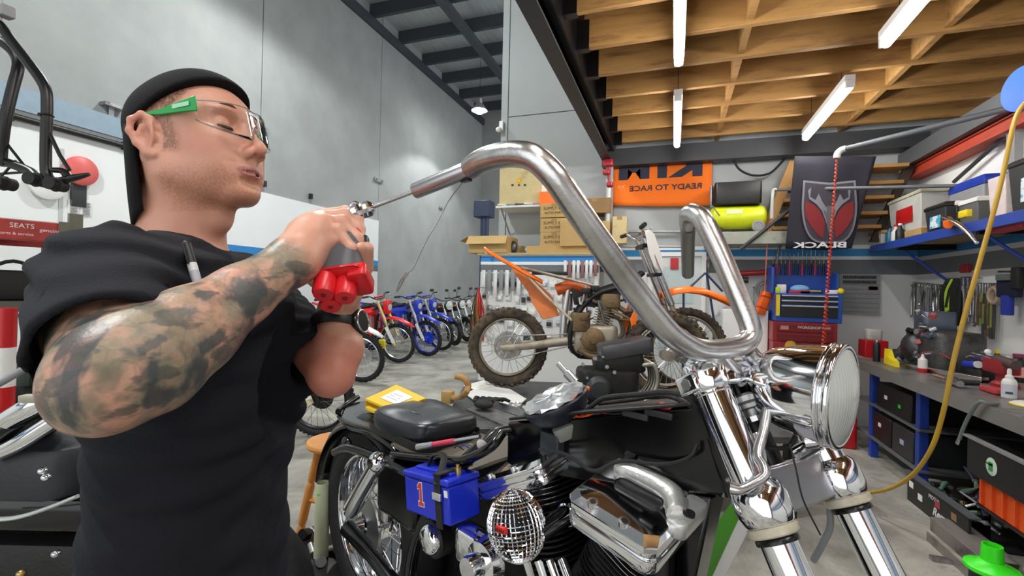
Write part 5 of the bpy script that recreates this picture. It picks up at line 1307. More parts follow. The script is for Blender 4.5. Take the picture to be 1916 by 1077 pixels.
# ---- the stripped orange dirt bike on its work table
KT = .52
kt = dirt_bike((0, 0, 0), 'muddy stripped orange dirt bike with white number plate standing on the work table', org_pl, frame_k, fork_g, tyre_mud, mud_al, stripped=True, muddy=True, plate=white_p)
ka, kb = P(950, 655, 3.98), P(1285, 668, 3.95)
ktd = (V((kb.x, kb.y, 0)) - V((ka.x, ka.y, 0))).normalized()
kt.location = V((ka.x, ka.y, KT + .019)); kt.rotation_euler = (0, 0, math.atan2(ktd.y, ktd.x) + PI * 0)
# bike's near side is -y locally when it heads right; mirror handled by symmetric parts
tb = root('work_table', V((ka.x, ka.y, 0)) + ktd * .7, 'grey steel lift table carrying the stripped orange dirt bike', 'table')
ktn = V((ktd.y, -ktd.x, 0));  
if ktn.dot(H0) > 0: ktn = -ktn
kc = V((ka.x, ka.y, 0)) + ktd * .78
tgm = mat('table_grey', '#5a5c5c', .5, .5, dirt='#2d2a26', dlo=.5, dhi=.7)
MB().box(kc + ktn * .42 + UP * (KT - .02), (2.3, 1.5, .04), (ktd, ktn, UP)).build('table_top', tgm, tb, bev=.004)
for a in (-1.0, 1.0):
    for b in (-.2, 1.05): MB().box(kc + ktd * a + ktn * b + UP * (KT - .04) / 2, (.06, .06, KT - .04), (ktd, ktn, UP)).build('leg', black_m, tb)
# ================================================================ LEFT WALL FITTINGS AND THE THINGS BEHIND THE MECHANIC
WL = XL + .03
zA = PX(230, 262, WL).z; zB = PX(230, 226, WL).z; yq = PX(420, 300, XL).y
cream_w = banded('white_lining_upper', '#dcdedd', [(1.72, '#5d6468'), (1.86, '#2f7fc0'), (1.98, '#e2e4e3')], blotch=.04)
struct(MB().bx(WL, WL + .02, YN, yq, 0, zA).build('trim_6', cream_w))
struct(MB().bx(XL, WL + .06, YN, yq, zA, zB).build('trim_7', mat('blue_grey_fascia', '#8c9fae', .6, dirt='#b9b49a', dlo=.6, dhi=.72, dscale=2)))
cd = root('wall_conduit', PX(120, 242, WL + .05), 'black conduit running along the white wall lining under the blue grey strip', 'pipe')
a = PX(20, 216, WL + .05); b = PX(300, 303, WL + .05)
MB().cyl((a.x, YN + .1, a.z), (b.x, b.y, a.z), .035, n=10).build('conduit_run', black_p, cd)
for i in range(5): MB().box((a.x - .015, a.y + i * 1.1, a.z), (.06, .05, .10)).build('conduit_saddle', black_p, cd)
# vents, slot handle, panel seams
vt = PX(165, 403, WL + .03)
vn = root('wall_vent', vt, 'pair of white louvred vents low on the white lining beside the cap', 'vent')
v0, v1 = PX(128, 372, WL + .03), PX(172, 404, WL + .03)
for k in (0, 1):
    ya_ = lerp(v0.y, v1.y, k * .52); yb_ = lerp(v0.y, v1.y, k * .52 + .45)
    MB().bx(WL + .02, WL + .03, ya_, yb_, v1.z, v0.z).build('vent_frame', white_p, vn)
    m_ = MB()
    for j in range(9): m_.bx(WL + .03, WL + .045, ya_ + .02, yb_ - .02, lerp(v1.z, v0.z, (j + .4) / 9.5), lerp(v1.z, v0.z, (j + .75) / 9.5))
    m_.build('louvres', grey_p, vn)
sl = PX(147, 360, WL + .03)
so = MB().rbox(sl, (.04, .16, .34), .03).build('latch_handle', dark_g); tag(so, 'dark grey recessed latch on the white lining above the louvred vents', 'handle')
s1 = PX(113, 400, WL + .022); 
tr8 = MB().bx(WL + .02, WL + .026, s1.y - .02, s1.y + .02, 0, zA - .3).build('trim_8', mat('seam_grey', '#b9bcbc', .6)); struct(tr8)
rd = PX(150, 320, WL + .05)
ro_ = MB().lathe([(.17, 0), (.17, .04), (.12, .07), (.001, .08)], rd, (1, 0, 0), n=28).build('warning_disc', mat('faded_red', '#d4605c', .45)); tag(ro_, 'faded red round cap fixed to the white lining behind the hanging stand', 'reflector')
wr_ = PX(88, 345, WL + .05)
wo_ = MB().lathe([(.17, 0), (.17, .04), (.12, .06), (.001, .07)], wr_, (1, 0, 0), n=28).build('round_cover', white_p); tag(wo_, 'white round cover on the lining under the rollers of the hanging stand', 'cover')
# small clips on the concrete joints
def clip(px, py, label, w_=.10, h_=.12):
    c = PX(px, py, XL + .03)
    r = root('joint_clip', c, label, 'bracket', 'steel clips across the panel joints')
    MB().box(c, (.02, .34, h_)).build('clip_plate', grey_p, r, bev=.004)
    for s_ in (-1, 1): MB().cyl(c + V((0, .11 * s_, 0)), c + V((.035, .11 * s_, 0)), .02, n=6).build('clip_bolt', steel, r)
clip(487, 241, 'steel clip across the wall joint just right of the safety glasses')
clip(709, 337, 'steel clip across the far wall joint above the drill rod', h_=.10)
clip(827, 389, 'small steel clip on the concrete behind the hanging wire loop', h_=.07)
bk = PX(212, 215, XL)
br = root('wall_bracket', bk, 'thin T shaped steel bracket on the concrete left of the cap', 'bracket')
c0 = PX(212, 199, XL + .06); c1 = PX(213, 240, XL + .06)
MB().bx(XL, XL + .03, c0.y - .03, c0.y + .03, c1.z, c0.z).build('bracket_bar', steel, br); MB().bx(XL, XL + .12, c0.y - .12, c0.y + .12, c0.z - .02, c0.z + .02).build('bracket_top', steel, br)

# ---- pallet rack with red beam
rk = root('pallet_rack', P(20, 600, 2.6) * 1, 'red beamed pallet rack loaded with dark parts at the left edge', 'rack'); 
redb = mat('rack_red', '#a82a22', .45, dirt='#6e1d18')
q0, q1 = P(-160, 372, 2.3), P(128, 417, 2.75)
rk.location = V((lerp(q0, q1, .5).x, lerp(q0, q1, .5).y, 0))
rd_ = V((q1.x - q0.x, q1.y - q0.y, 0)); rL = rd_.length; rd_.normalize(); rn = V((0, 0, 1)).cross(rd_); rn = rn if rn.dot(H0) > 0 else -rn
zbm = (q1.z + P(128, 440, 2.75).z) / 2; 
zq = P(128, 417, 2.75).z - .065
def rp(u, n_off, z): return V((q0.x, q0.y, z)) + rd_ * u + rn * n_off
MB().box(rp(rL / 2, 0, zq), (rL, .05, .11), (rd_, rn, UP)).build('beam', redb, rk, bev=.004)
MB().box(rp(rL / 2, .7, zq), (rL, .05, .11), (rd_, rn, UP)).build('beam', redb, rk, bev=.004)
for u in (-.04, rL + .03):
    for n_off in (0, .7):
        MB().box(rp(u, n_off, (zq + .12) / 2), (.06, .05, zq + .12), (rd_, rn, UP)).build('upright', mat('rack_post', '#6c6a5c', .6, .3, dirt='#3f3b33'), rk)
MB().box(rp(rL / 2, .35, zq + .05), (rL, .72, .02), (rd_, rn, UP)).build('shelf_board', mat('pale_melamine', '#b9bbb6', .6), rk)
zs = zq - .42
MB().box(rp(rL / 2, .35, zs), (rL, .72, .06), (rd_, rn, UP)).build('shelf_board', mat('shelf_steel', '#5a5a50', .6, .3), rk)
zs2 = zq - 1.0
MB().box(rp(rL / 2, .35, zs2), (rL, .72, .05), (rd_, rn, UP)).build('shelf_board', mat('shelf_steel', '#5a5a50'), rk)
wv = mat('beam_print', '#e6dcd8', .5)
def mt_(s, size, u, dz): text(s, size, rp(u, -.0262, zq + dz), rd_, UP, wv, rk, 'beam_lettering', depth=.0004)
mt_('SEATS', .036, rL * .57, .012); mt_('genuine fair', .028, rL * .78, .0); mt_('parts & service', .022, rL * .5, -.028)
MB().box(rp(rL - .02, -.03, zq), (.05, .01, .13), (rd_, rn, UP)).build('beam_connector', mat('rack_post', '#6c6a5c'), rk)
def onrack(name, label, cat, u, n_off, z, build):
    r = root(name, rp(u, n_off, z), label, cat); build(r, rp(u, n_off, z)); return r
def bag(r, c):
    MB().rbox(c + UP * .085, (.62, .30, .17), .07, ax=(rd_, rn, UP)).build('bag_body', black_r, r); MB().tube([c + UP * .16 - rd_ * .12 - rn * .15, c + UP * .22 - rn * .16, c + UP * .16 + rd_ * .12 - rn * .15], .01, n=8, k=4).build('bag_handle', black_r, r)
onrack('tool_bag', 'black soft tool bag on the rack shelf under the red beam', 'bag', rL * .62, .2, zs + .03, bag)
def parts_(r, c):
    MB().rbox(c + UP * .07, (.16, .16, .14), .03, ax=(rd_, rn, UP)).lathe([(.05, 0), (.06, .03), (.06, .08), (.03, .1)], c + UP * .13, UP, n=16).build('housing', dark_g, r)
onrack('pump_housing', 'grey pump housing standing at the right end of the lower rack shelf', 'machine part', rL * .93, .12, zs2 + .025, parts_)
def wh(r, c):
    MB().torus(c + UP * .05, UP, .13, .05, n=28, m=10).build('small_tyre', black_r, r); MB().cyl(c + UP * .02, c + UP * .08, .07, n=20).build('small_wheel_hub', grey_p, r)
onrack('trolley_wheel', 'small black tyre lying on the lower rack shelf', 'wheel', rL * .72, .2, zs2 + .025, wh)
def box_(r, c): MB().box(c + UP * .12, (.3, .25, .24), (rd_, rn, UP)).build('crate_body', mat('crate_green_grey', '#55605a', .6), r, bev=.005); MB().box(c + UP * .25, (.31, .26, .02), (rd_, rn, UP)).build('crate_lid', white_p, r)
onrack('parts_crate', 'grey green crate with pale lid on the lower rack shelf by the shoulder', 'crate', rL * .82, .30, zs2 + .025, box_)
# traffic barrier post behind at the edge
pb = P(8, 660, 2.4); bp = root('safety_post', (pb.x, pb.y, 0), 'red and white striped safety post at the left edge of the photo', 'post')
for i in range(6): MB().cyl((pb.x, pb.y, i * .2), (pb.x, pb.y, i * .2 + .2), .045, n=18).build('post_band', red_p if i % 2 else white_p, bp)
MB().cyl((pb.x, pb.y, 0), (pb.x, pb.y, .03), .14, n=24).build('post_base', black_r, bp)

# ---- black tubular paddock stand hanging at upper left
tS = 1.25
def S(px, py, dt=0): return P(px, py, tS + dt)
ps = root('paddock_stand', S(85, 260), 'black tubular paddock stand with rubber rollers hanging at the upper left', 'stand')
stb = mat('stand_black', '#141415', .35, .2)
MB().tube([S(-40, 10), S(2, 50), S(22, 78), S(55, 120), S(84, 163), S(88, 200), S(86, 260), S(86, 318), S(92, 335)], .0125, n=14, k=4).build('frame_tube', stb, ps)
MB().tube([S(-30, 62, .05), S(5, 80, .05), S(28, 102, .05), S(34, 125, .04), S(24, 165, .03), S(10, 225, .02), S(3, 280, .02), S(2, 310, .02)], .013, n=14, k=4).build('frame_tube', stb, ps)
MB().tube([S(92, 248), S(112, 290), S(130, 318)], .005, n=10).build('brace', stb, ps)
MB().tube([S(-10, 296, .03), S(25, 308, .02), S(55, 320, .01), S(66, 330)], .012, n=12, k=3, flat=1).build('arm', stb, ps)
MB().tube([S(0, 252, .03), S(30, 290, .02), S(52, 318, .01)], .0035, n=8).tube([S(0, 325, .03), S(45, 322, .01)], .0035, n=8).tube([S(2, 330, .02), S(30, 300, .02)], .003, n=8).build('truss_rods', stb, ps)
MB().tube([S(60, 336), S(85, 336), S(105, 340), S(140, 332), S(166, 326)], [.008, .013, .013, .011, .006], n=12, k=3, flat=.8).build('foot_bar', stb, ps)
MB().tube([S(128, 332), S(118, 320), S(100, 318)], [.012, .008, .007], n=10, k=3).build('hook', stb, ps)
for (x_, y_, nm) in ((8, 343, 1), (68, 336, 1), (105, 345, 1)):
    c = S(x_, y_, -.01); MB().cyl(c - H0 * .022, c + H0 * .022, .0165, n=20).torus(c, H0, .0145, .005, n=24, m=8).build('roller', black_r, ps)
MB().box(S(10, 22), (.03, .03, .03)).build('wall_hook', grey_p, ps, bev=.003)
MB().cyl(S(2, 50), V((S(2, 50).x, S(2, 50).y, 7.6)), .002, n=6).build('hanging_wire', steel, ps)
MB().torus(S(86, 216), S(86, 200) - S(86, 230), .014, .003, n=20, m=8).build('collar', stb, ps)

# ---- black and chrome cruiser behind the mechanic at lower left
def Q(px, py, dt=0): return P(px, py, 1.35 + dt)
cz = P(60, 900, 1.45)
cb = root('cruiser_motorcycle', (cz.x, cz.y, 0), 'black and chrome cruiser motorcycle partly hidden behind the mechanic at lower left', 'motorcycle')
MB().tube([Q(-60, 850, .05), Q(0, 800, .03), Q(60, 762, 0), Q(95, 745, 0)], [.03, .032, .032, .028], n=20, k=4).build('chrome_tube', chrome, cb)
MB().tube([Q(-20, 855), Q(40, 826, -.02), Q(100, 788, -.02), Q(135, 770, -.02)], [.022, .022, .022, .02], n=20, k=4).build('chrome_tube', chrome, cb)
MB().tube([Q(-10, 722, .25), Q(20, 705, .25), Q(45, 690, .25)], .012, n=12, k=2).build('handlebar', grey_p, cb)
MB().ell(Q(40, 800, .10), (.17, .12, .07), ax=((Q(120, 770) - Q(0, 830)).normalized(), UP.cross((Q(120, 770) - Q(0, 830))).normalized(), UP)).build('fuel_tank', blk_gloss, cb)
dirx = (Q(150, 840) - Q(-40, 880)); dirx.z = 0; dirx.normalize(); ny = UP.cross(dirx)
MB().rbox(Q(55, 870, .12), (.42, .2, .17), .07, ax=(dirx, ny, UP)).build('seat', mat('grey_seat', '#25272c', .5, bump=.2), cb)
MB().rbox(Q(60, 930, .14), (.62, .24, .10), .05, ax=(dirx, ny, UP)).build('tail_cover', blk_gloss, cb)
MB().tube([Q(-30, 972, -.04), Q(30, 968, -.05), Q(90, 950, -.05), Q(145, 928, -.04)], [.011] * 4, n=10, k=4, flat=.5).build('silver_strip', mat('silver_strip', (.55, .58, .58), .4, .7), cb)
MB().rbox(Q(60, 1040, .16), (.6, .26, .22), .06, ax=(dirx, ny, UP)).build('engine', eng_black, cb)
cw = Q(60, 1040, .2)
for s_ in (-.62, .62):
    wc_ = V((cw.x, cw.y, .32)) + dirx * s_
    MB().torus(wc_, ny, .25, .065, n=48, m=12).build('tyre', tyre_m, cb); MB().torus(wc_, ny, .19, .02, n=40, m=8, ry=.04).cyl(wc_ - ny * .06, wc_ + ny * .06, .04, n=16).build('rim', chrome, cb)
    MB().tube([wc_ + ny * .08, wc_ + ny * .08 + V((0, 0, .25)) - dirx * (s_ * .35), V((cw.x, cw.y, .62)) + ny * .05], .02, n=10, k=3).build('frame_strut', blk_gloss, cb)
for (x_, y_, c_) in ((80, 880, chrome), (86, 892, chrome), (105, 1035, chrome_s), (40, 1072, mat('brass', (.6, .42, .16)))):
    MB().ell(Q(x_, y_, -.02), (.012, .012, .010)).build('chrome_fitting', c_, cb)
MB().rbox(Q(58, 745, -.02), (.05, .03, .02), .006, ax=(dirx, ny, UP)).build('grey_switch', mat('beige_grey', '#a09c8c', .6), cb)
# headlight, forks for plausibility from other positions
fh = V((cw.x, cw.y, .9)) - dirx * .55
MB().ell(fh, (.09, .09, .09)).build('headlight', chrome, cb); MB().cyl(fh, V((cw.x, cw.y, .32)) - dirx * .62 + ny * .08, .02, n=12).build('fork_leg', chrome, cb)

# ---- wooden stool
sc_ = P(634, 823, 2.15); st = root('wooden_stool', (sc_.x, sc_.y, 0), 'honey coloured round wooden stool behind the rear wheel', 'stool')
stw = mat('honey_wood', '#c98334', .35, var=.25, scale=10, stretch=(1, 1, .15), coat=.3)
zt = sc_.z
MB().lathe([(.001, -.035), (.115, -.035), (.135, -.025), (.14, -.012), (.135, -.002), (.11, 0), (.06, -.006), (.001, -.008)], (sc_.x, sc_.y, zt + .005), UP, n=36).build('seat', stw, st)
for k in range(4):
    a = math.radians(40 + 90 * k); top = V((sc_.x + .085 * math.cos(a), sc_.y + .085 * math.sin(a), zt - .03)); bot = V((sc_.x + .20 * math.cos(a), sc_.y + .20 * math.sin(a), 0))
    pts = [lerp(top, bot, u) for u in (0, .2, .24, .28, .5, .54, .58, .8, .84, .88, 1)]
    MB().tube(pts, [.016, .018, .013, .019, .02, .014, .02, .017, .012, .017, .011], n=12, k=2).build('leg', stw, st)
for k in range(4):
    for hz_, kk in ((.36, 0), (.56, 1)):
        a = math.radians(40 + 90 * k); b = a + PI / 2; f = hz_ + .03 * (k % 2)
        g = lambda an: lerp(V((sc_.x + .085 * math.cos(an), sc_.y + .085 * math.sin(an), zt - .03)), V((sc_.x + .20 * math.cos(an), sc_.y + .20 * math.sin(an), 0)), f + .06 * kk)
        MB().tube([g(a), (g(a) + g(b)) / 2, g(b)], [.008, .011, .008], n=8).build('stretcher', stw, st)
# tube standing on a black parts box
bxp = P(592, 1062, 1.75); bx0 = root('oil_drain_tray', (bxp.x, bxp.y, 0), 'shallow black crate with metal fittings on the floor by the rear wheel', 'crate')
MB().rbox((bxp.x, bxp.y, .17), (.42, .34, .34), .05).build('crate_body', black_p, bx0, bev=.003)
random.seed(8)
for i in range(9):
    c = V((bxp.x + random.uniform(-.16, .16), bxp.y + random.uniform(-.12, .12), .35)); MB().cyl(c, c + V((random.uniform(-.07, .07), random.uniform(-.05, .05), .01)), random.uniform(.01, .022), n=12).build('metal_fitting', (chrome_s, black_m, steel)[i % 3], bx0)
ta, tb_ = P(604, 902, 1.75), P(604, 1040, 1.75); tb_ = V((ta.x, ta.y, .36)) if False else tb_
tu = root('plastic_tube', (ta.x, ta.y, .345), 'upright pale translucent plastic tube with green marks beside the wooden stool', 'tube')
MB().lathe([(.026, 0), (.026, ta.z - .345), (.022, ta.z - .345), (.022, .02), (.001, .02)], (ta.x, ta.y, .345), UP, n=28).build('tube_wall', mat('pale_green_plastic', '#c9ceaa', .5, trans=.15), tu)
MB().box((ta.x + .004, ta.y - .0255, ta.z - .035), (.012, .002, .004), (R0, H0, UP)).build('green_mark', green_p, tu)

# ---- items on the V-twin
env = root('padded_envelope', BP(735, 745, -.02), 'yellow padded envelope with white address label on the rear mudguard', 'envelope')
e0, e1, e2, e3 = BP(684, 745, .10), BP(738, 768, .10), BP(795, 744, -.03), BP(742, 720, -.06)
yel = mat('envelope_yellow', '#e0b81f', .6, var=.08)
z_ = max(p.z for p in (e0, e1, e2, e3)); pts = [V((p.x, p.y, .955 + .01)) for p in (e0, e1, e2, e3)]
zb_ = [P(684, 745, 1.60), P(738, 768, 1.48), P(797, 744, 1.52), P(742, 719, 1.66)]
MB().quadpts(zb_, (0, 0, -.008)).build('envelope_flap', yel, env, bev=.001)
lowp = [p + UP * -.038 for p in zb_]; MB().quadpts([lowp[0], lowp[1], lowp[2], lowp[3]], (0, 0, .010)).quadpts([zb_[1], lowp[1], lowp[2], zb_[2]], (0.0, .002, 0)).quadpts([zb_[0], lowp[0], lowp[3], zb_[3]], (0.0, .002, 0)).build('envelope_body', yel, env, bev=.001)
ctr = sum(zb_, V()) / 4; lab = [ctr + (p - ctr) * .55 + UP * .001 + (zb_[2] - zb_[0]) * .02 for p in zb_]
MB().quadpts(lab, (0, 0, .0008)).build('address_label', paper, env)
for k in range(3):
    a = lerp(lab[0], lab[3], .25 + .2 * k); b = lerp(lab[1], lab[2], .25 + .2 * k); MB().quadpts([lerp(a, b, .15), lerp(a, b, .75), lerp(a, b, .75) + (lab[3] - lab[0]) * .03, lerp(a, b, .15) + (lab[3] - lab[0]) * .03], (0, 0, .001)).build('label_line', mat('ink_blue', '#5a6ba0', .6), env)
sd = root('screwdriver', BP(840, 825, .12), 'red handled rod tool with steel socket lying on the frame rail below the seat', 'tool')
a, b = BP(782, 836, .15), BP(898, 816, .14)
MB().cyl(a, lerp(a, b, .28), .0085, .007, n=14).build('socket', chrome_s, sd); MB().cyl(lerp(a, b, .28), lerp(a, b, .62), .006, n=12).build('handle', mat('pink_red_grip', '#d83a56', .35), sd); MB().cyl(lerp(a, b, .6), b, .0042, n=10).build('shank', chrome_s, sd)
for i_ in range(5):
    x0_ = BP(850 + 12 * i_, 838 - 2 * i_, .09); MB().tube([x0_, x0_ + BF * .012 + UP * .008, x0_ + BF * .025 - BN * .01], .0014, n=6, k=3).build('loose_wire', (black_r, blue_p, grey_p)[i_ % 3], moto)
# spare headlight unit resting on the frame
LC = BP(1040, 752, .03); ln_ = (UP * .85 - R0 * .40 - H0 * .10).normalized()
sh = root('spare_headlight', LC, 'loose faceted headlight unit lying face up on the motorcycle frame', 'headlight')
lx = (R0 * .9 + UP * .35); lx = (lx - ln_ * lx.dot(ln_)).normalized(); ly = ln_.cross(lx)
MB().lathe([(.001, -.055), (.03, -.053), (.042, -.04), (.062, -.026), (.072, -.006), (.074, .004), (.071, .008)], LC, ln_, n=40, sq=(lx * 1.0, ly * .8)).build('bucket', mat('dark_blue_black_shell', '#1d1f2a', .35), sh)
def facet():
    mb = MB(); rings = []
    for j, (rr, h) in enumerate(((.070, .008), (.068, .013), (.045, .017), (.022, .014), (.001, .016))):
        rings.append([LC + ln_ * (h + (.0035 if (i + j) % 2 else 0)) + lx * rr * math.cos(2 * PI * i / 24) + ly * rr * .8 * math.sin(2 * PI * i / 24) for i in range(24)])
    return mb.loft(rings, caps=False)
facet().build('faceted_lens', mat('faceted_lens', (.8, .82, .84), .08, .75, var=.2), sh, ang=5)
MB().rbox(LC - ln_ * .055 - ly * .02, (.06, .05, .03), .012, ax=(lx, ly, ln_)).build('bulb_holder', mat('grey_plug', '#7d7f78', .5), sh)
MB().ell(LC + lx * .075 - ln_ * .012 + ly * .03, (.006, .006, .006)).build('adjuster_screw', orange_p, sh)
# clutter on the near part of the work table
def on_table(px, py, dz=0): return PZ(px, py, KT + dz)
wp = [on_table(870, 738, .01), on_table(905, 722, .01), on_table(955, 730, .01), on_table(985, 748, .01), on_table(968, 762, .01), on_table(900, 758, .01)]
o = MB().quadpts(wp, (0, 0, .012)).build('white_bodywork_sheet', white_p, bev=.004); tag(o, 'flat white plastic panel lying on the work table', 'panel')
wp = [on_table(868, 722, .02), on_table(905, 712, .02), on_table(928, 722, .02), on_table(890, 730, .02)]
o = MB().quadpts(wp, (0, 0, .006)).build('paper_sheet', paper); tag(o, 'white paper sheet behind the white plastic panel', 'paper')
hk = root('tan_hook_pipe', on_table(858, 742, .02), 'tan painted hooked pipe end standing on the work table edge', 'pipe')
MB().tube([on_table(832, 742, .03), on_table(850, 744, .05), P(868, 738, 2.95), P(876, 722, 2.95), P(868, 708, 2.95), P(852, 703, 2.95)], .020, n=14, k=5).build('bent_pipe', mat('tan_paint', '#b98c52', .5, dirt='#7a5a34'), hk)
MB().rbox(on_table(838, 742, .045), (.09, .07, .09), .02).build('pipe_clamp', mat('tan_clamp', '#a98a55', .6), hk)
gv = root('black_glove', on_table(905, 750, .03), 'crumpled black glove on the white plastic panel', 'glove')
for i in range(5):
    a = on_table(890 + i * 5, 752, .045); MB().tube([a, a + V((.03 * i - .02, .05, .02)), a + V((.03 * i + .02, .09, 0))], [.016, .014, .011], n=10, k=3).build('glove_finger', black_r, gv)
MB().ell(on_table(905, 756, .05), (.07, .05, .03)).build('glove_palm', black_r, gv)
pf = root('pipe_coupling', on_table(968, 752, .0), 'short grey metal pipe coupling beside the white panel', 'pipe fitting')
c = on_table(965, 762, .035); MB().torus(c, (0, 0, 1), .04, .012, n=24, m=8, ry=.03).build('coupling_ring', steel, pf); MB().cyl(c + V((.05, 0, 0)), c + V((.13, .01, 0)), .022, n=16).build('coupling_tube', steel, pf)
rp_ = root('steel_ramp', on_table(935, 785), 'grey folded steel ramp plate leaning from the work table', 'ramp')
MB().quadpts([on_table(*q, .012) for q in ((872, 764), (905, 756), (1000, 790), (1004, 800), (955, 800))], (0, 0, -.01)).build('ramp_plate', steel, rp_)
MB().quadpts([on_table(908, 757, .012), on_table(1004, 790, .012), on_table(1004, 790, .012) + UP * .05, on_table(908, 757, .012) + UP * .05], (0, .012, 0)).build('ramp_flange', chrome_s, rp_)
# ---- small V of dark engine on the table under the orange bike
en = root('spare_engine', on_table(1150, 735), 'black multi-cylinder engine with curved silver headers under the orange dirt bike', 'engine')
ec = P(1135, 690, 3.35); ec = V((ec.x, ec.y, KT + .17))
MB().rbox(ec, (.42, .28, .24), .07, ax=(ktd, ktn, UP)).build('crankcase', eng_black, en); 
MB().lathe([(.001, .06), (.06, .055), (.085, .03), (.09, 0)], ec + ktn * .14 - ktd * .08, ktn, n=28).build('engine_cover', dark_g, en)
MB().rbox(ec + UP * .15 + ktd * .08, (.34, .22, .14), .04, ax=((ktd + UP * .2).normalized(), ktn, (UP - ktd * .2).normalized())).build('cylinder_head', eng_black, en)
MB().rbox(ec + UP * .27 + ktd * .12, (.36, .24, .10), .03, ax=((ktd + UP * .2).normalized(), ktn, (UP - ktd * .2).normalized())).build('cam_cover', mat('dark_metal', (.12, .12, .13), .35, .8), en)
for i in range(4):
    q = ec + ktd * (.22 + .0 * i) + ktn * (-.09 + .06 * i) + UP * .16
    MB().tube([q, q + ktd * .09 + UP * .0, q + ktd * .11 - UP * .14, q + ktd * .02 - UP * .26, q - ktd * .1 - UP * .28], .018, n=10, k=4).build('exhaust_header', mat('tarnished_header', (.5, .47, .40), .35, .9), en)
random.seed(12)
for i in range(8):
    a = ec + ktn * .15 + ktd * random.uniform(-.22, .18) + UP * random.uniform(-.08, .28); MB().cyl(a, a + ktn * .03, random.uniform(.008, .016), n=8).build('engine_bolt', chrome_s, en)
shk = root('shock_unit', on_table(1060, 720, .03), 'loose chrome shock absorber leaning against the black engine', 'shock absorber')
a, b = P(1044, 680, 3.1), P(1078, 716, 3.0); MB().cyl(a, lerp(a, b, .6), .018, n=14).cyl(lerp(a, b, .5), b, .03, n=16).build('shock_body', chrome_s, shk); b0 = V((b.x, b.y, KT))
MB().cyl(b0, b, .02, n=12).build('shock_foot', steel, shk)
# front wheel with chain sprocket of a second bike behind, under the bars
fw2 = root('loose_wheel', on_table(1225, 745), 'knobbly motorcycle wheel with dull hub seen through the handlebar', 'wheel')
fc = V((on_table(1245, 745).x, on_table(1245, 745).y, KT + .34))
w2 = MB().torus(fc, ktn, .30, .045, n=44, m=10); w2.build('tyre', tyre_mud, fw2)
k_ = MB(); kx, ky, kz = ktd, UP, ktn
for i in range(44):
    a = 2 * PI * i / 44; o_ = kx * math.cos(a) + ky * math.sin(a); tt = ky * math.cos(a) - kx * math.sin(a)
    for yy in ((-.03, .03) if i % 2 else (0, -.045, .045)): k_.box(fc + o_ * (.345 - abs(yy) * .3) + kz * yy, (.02, .024, .024), (o_, kz, tt))
k_.build('tyre_knobs', tyre_mud, fw2)
MB().torus(fc, ktn, .235, .012, n=40, m=8, ry=.03).cyl(fc - ktn * .06, fc + ktn * .06, .04, n=18).build('rim', mud_al, fw2)
s_ = MB()
for i in range(28):
    a = 2 * PI * i / 28; s_.cyl(fc + (kx * math.cos(a + .5) + ky * math.sin(a + .5)) * .04, fc + (kx * math.cos(a) + ky * math.sin(a)) * .235, .002, n=4)
s_.build('spokes', rim_s, fw2)

gq = root('green_fairing_panel', PZ(1345, 1010, .25), 'green and white plastic fairing panel standing on the lift behind the forks', 'panel')
MB().quadpts([P(1372, 935, 1.25), P(1385, 960, 1.25), P(1330, 1080, 1.25), P(1285, 1100, 1.25), P(1318, 1010, 1.25)], (.004, .006, 0)).build('green_face', mat('fairing_green', '#4f9e2c', .35), gq)
q1_, q2_ = P(1385, 960, 1.25), P(1330, 1080, 1.25)
MB().quadpts([P(1386, 940, 1.26), P(1415, 960, 1.26), P(1350, 1090, 1.26), P(1325, 1090, 1.26)], (.004, .006, 0)).build('white_face', white_p, gq)
for q in (P(1300, 1095, 1.25), P(1345, 1090, 1.26)): MB().cyl(q, (q.x, q.y, .24), .008, n=8).build('prop', steel, gq)

hw = [P(884, 322, .70), P(862, 345, .72), P(838, 378, .74), P(815, 420, .75), P(800, 445, .75), P(783, 480, .75), P(772, 502, .75), P(760, 513, .75)]
cw_ = MB().tube(hw, .0011, n=6, k=4).build('hanging_control_cable', steel, moto); MB().cyl(P(762, 511, .75), P(756, 518, .75), .0032, n=8).build('cable_ferrule', chrome_s, moto)
MB().tube([P(757, 517, .75), P(750, 524, .75), P(742, 545, .75), P(748, 538, .75), P(757, 520, .75)], .0012, n=6, k=4).build('cable_loop', steel, moto)
# ================================================================ BACK WALL: DISPLAY PANEL, LEDGE, CARTONS, BANNERS, COMPRESSOR
AXW = (V((1, 0, 0)), V((0, 1, 0)), V((0, 0, 1)))
def WB(px, py, off=0): return PY(px, py, YB - off)       # on the back wall, off metres in front of it
YP = 5.25
zp = PY(1000, 477, YP).z; xp0 = PY(897, 600, YP).x; xp1 = -.80
def pz(py): return PY(1000, py, YP).z
panel_m = banded('striped_display_panel', '#dfe0df', [(pz(509), '#6e7377'), (pz(495), '#eceded'), (pz(489.5), '#3a8fd6'), (pz(479), '#eceded')], blotch=.03)
dp = root('display_panel', ((xp0 + xp1) / 2, YP, 0), 'white slatted display panel with blue stripe, hung with small packets behind the orange bike', 'panel')
MB().bx(xp0, xp1, YP, YP + .04, 0, zp).build('panel_board', panel_m, dp)
ldg = root('ledge_shelf', ((xp0 + xp1) / 2, YP + .3, zp), 'long timber ledge on top of the display panel carrying cartons', 'shelf')
MB().bx(xp0 - .03, xp1 + .1, YP - .04, YB - .05, zp, zp + .025).build('shelf_board', mat('ledge_board', '#b5a277', .7), ldg)
for x in (xp0 + .1, xp1 - .05): MB().bx(x, x + .05, YP + .05, YP + .1, 0, zp).build('shelf_post', mat('pale_post', '#c9c2a8', .6), ldg)
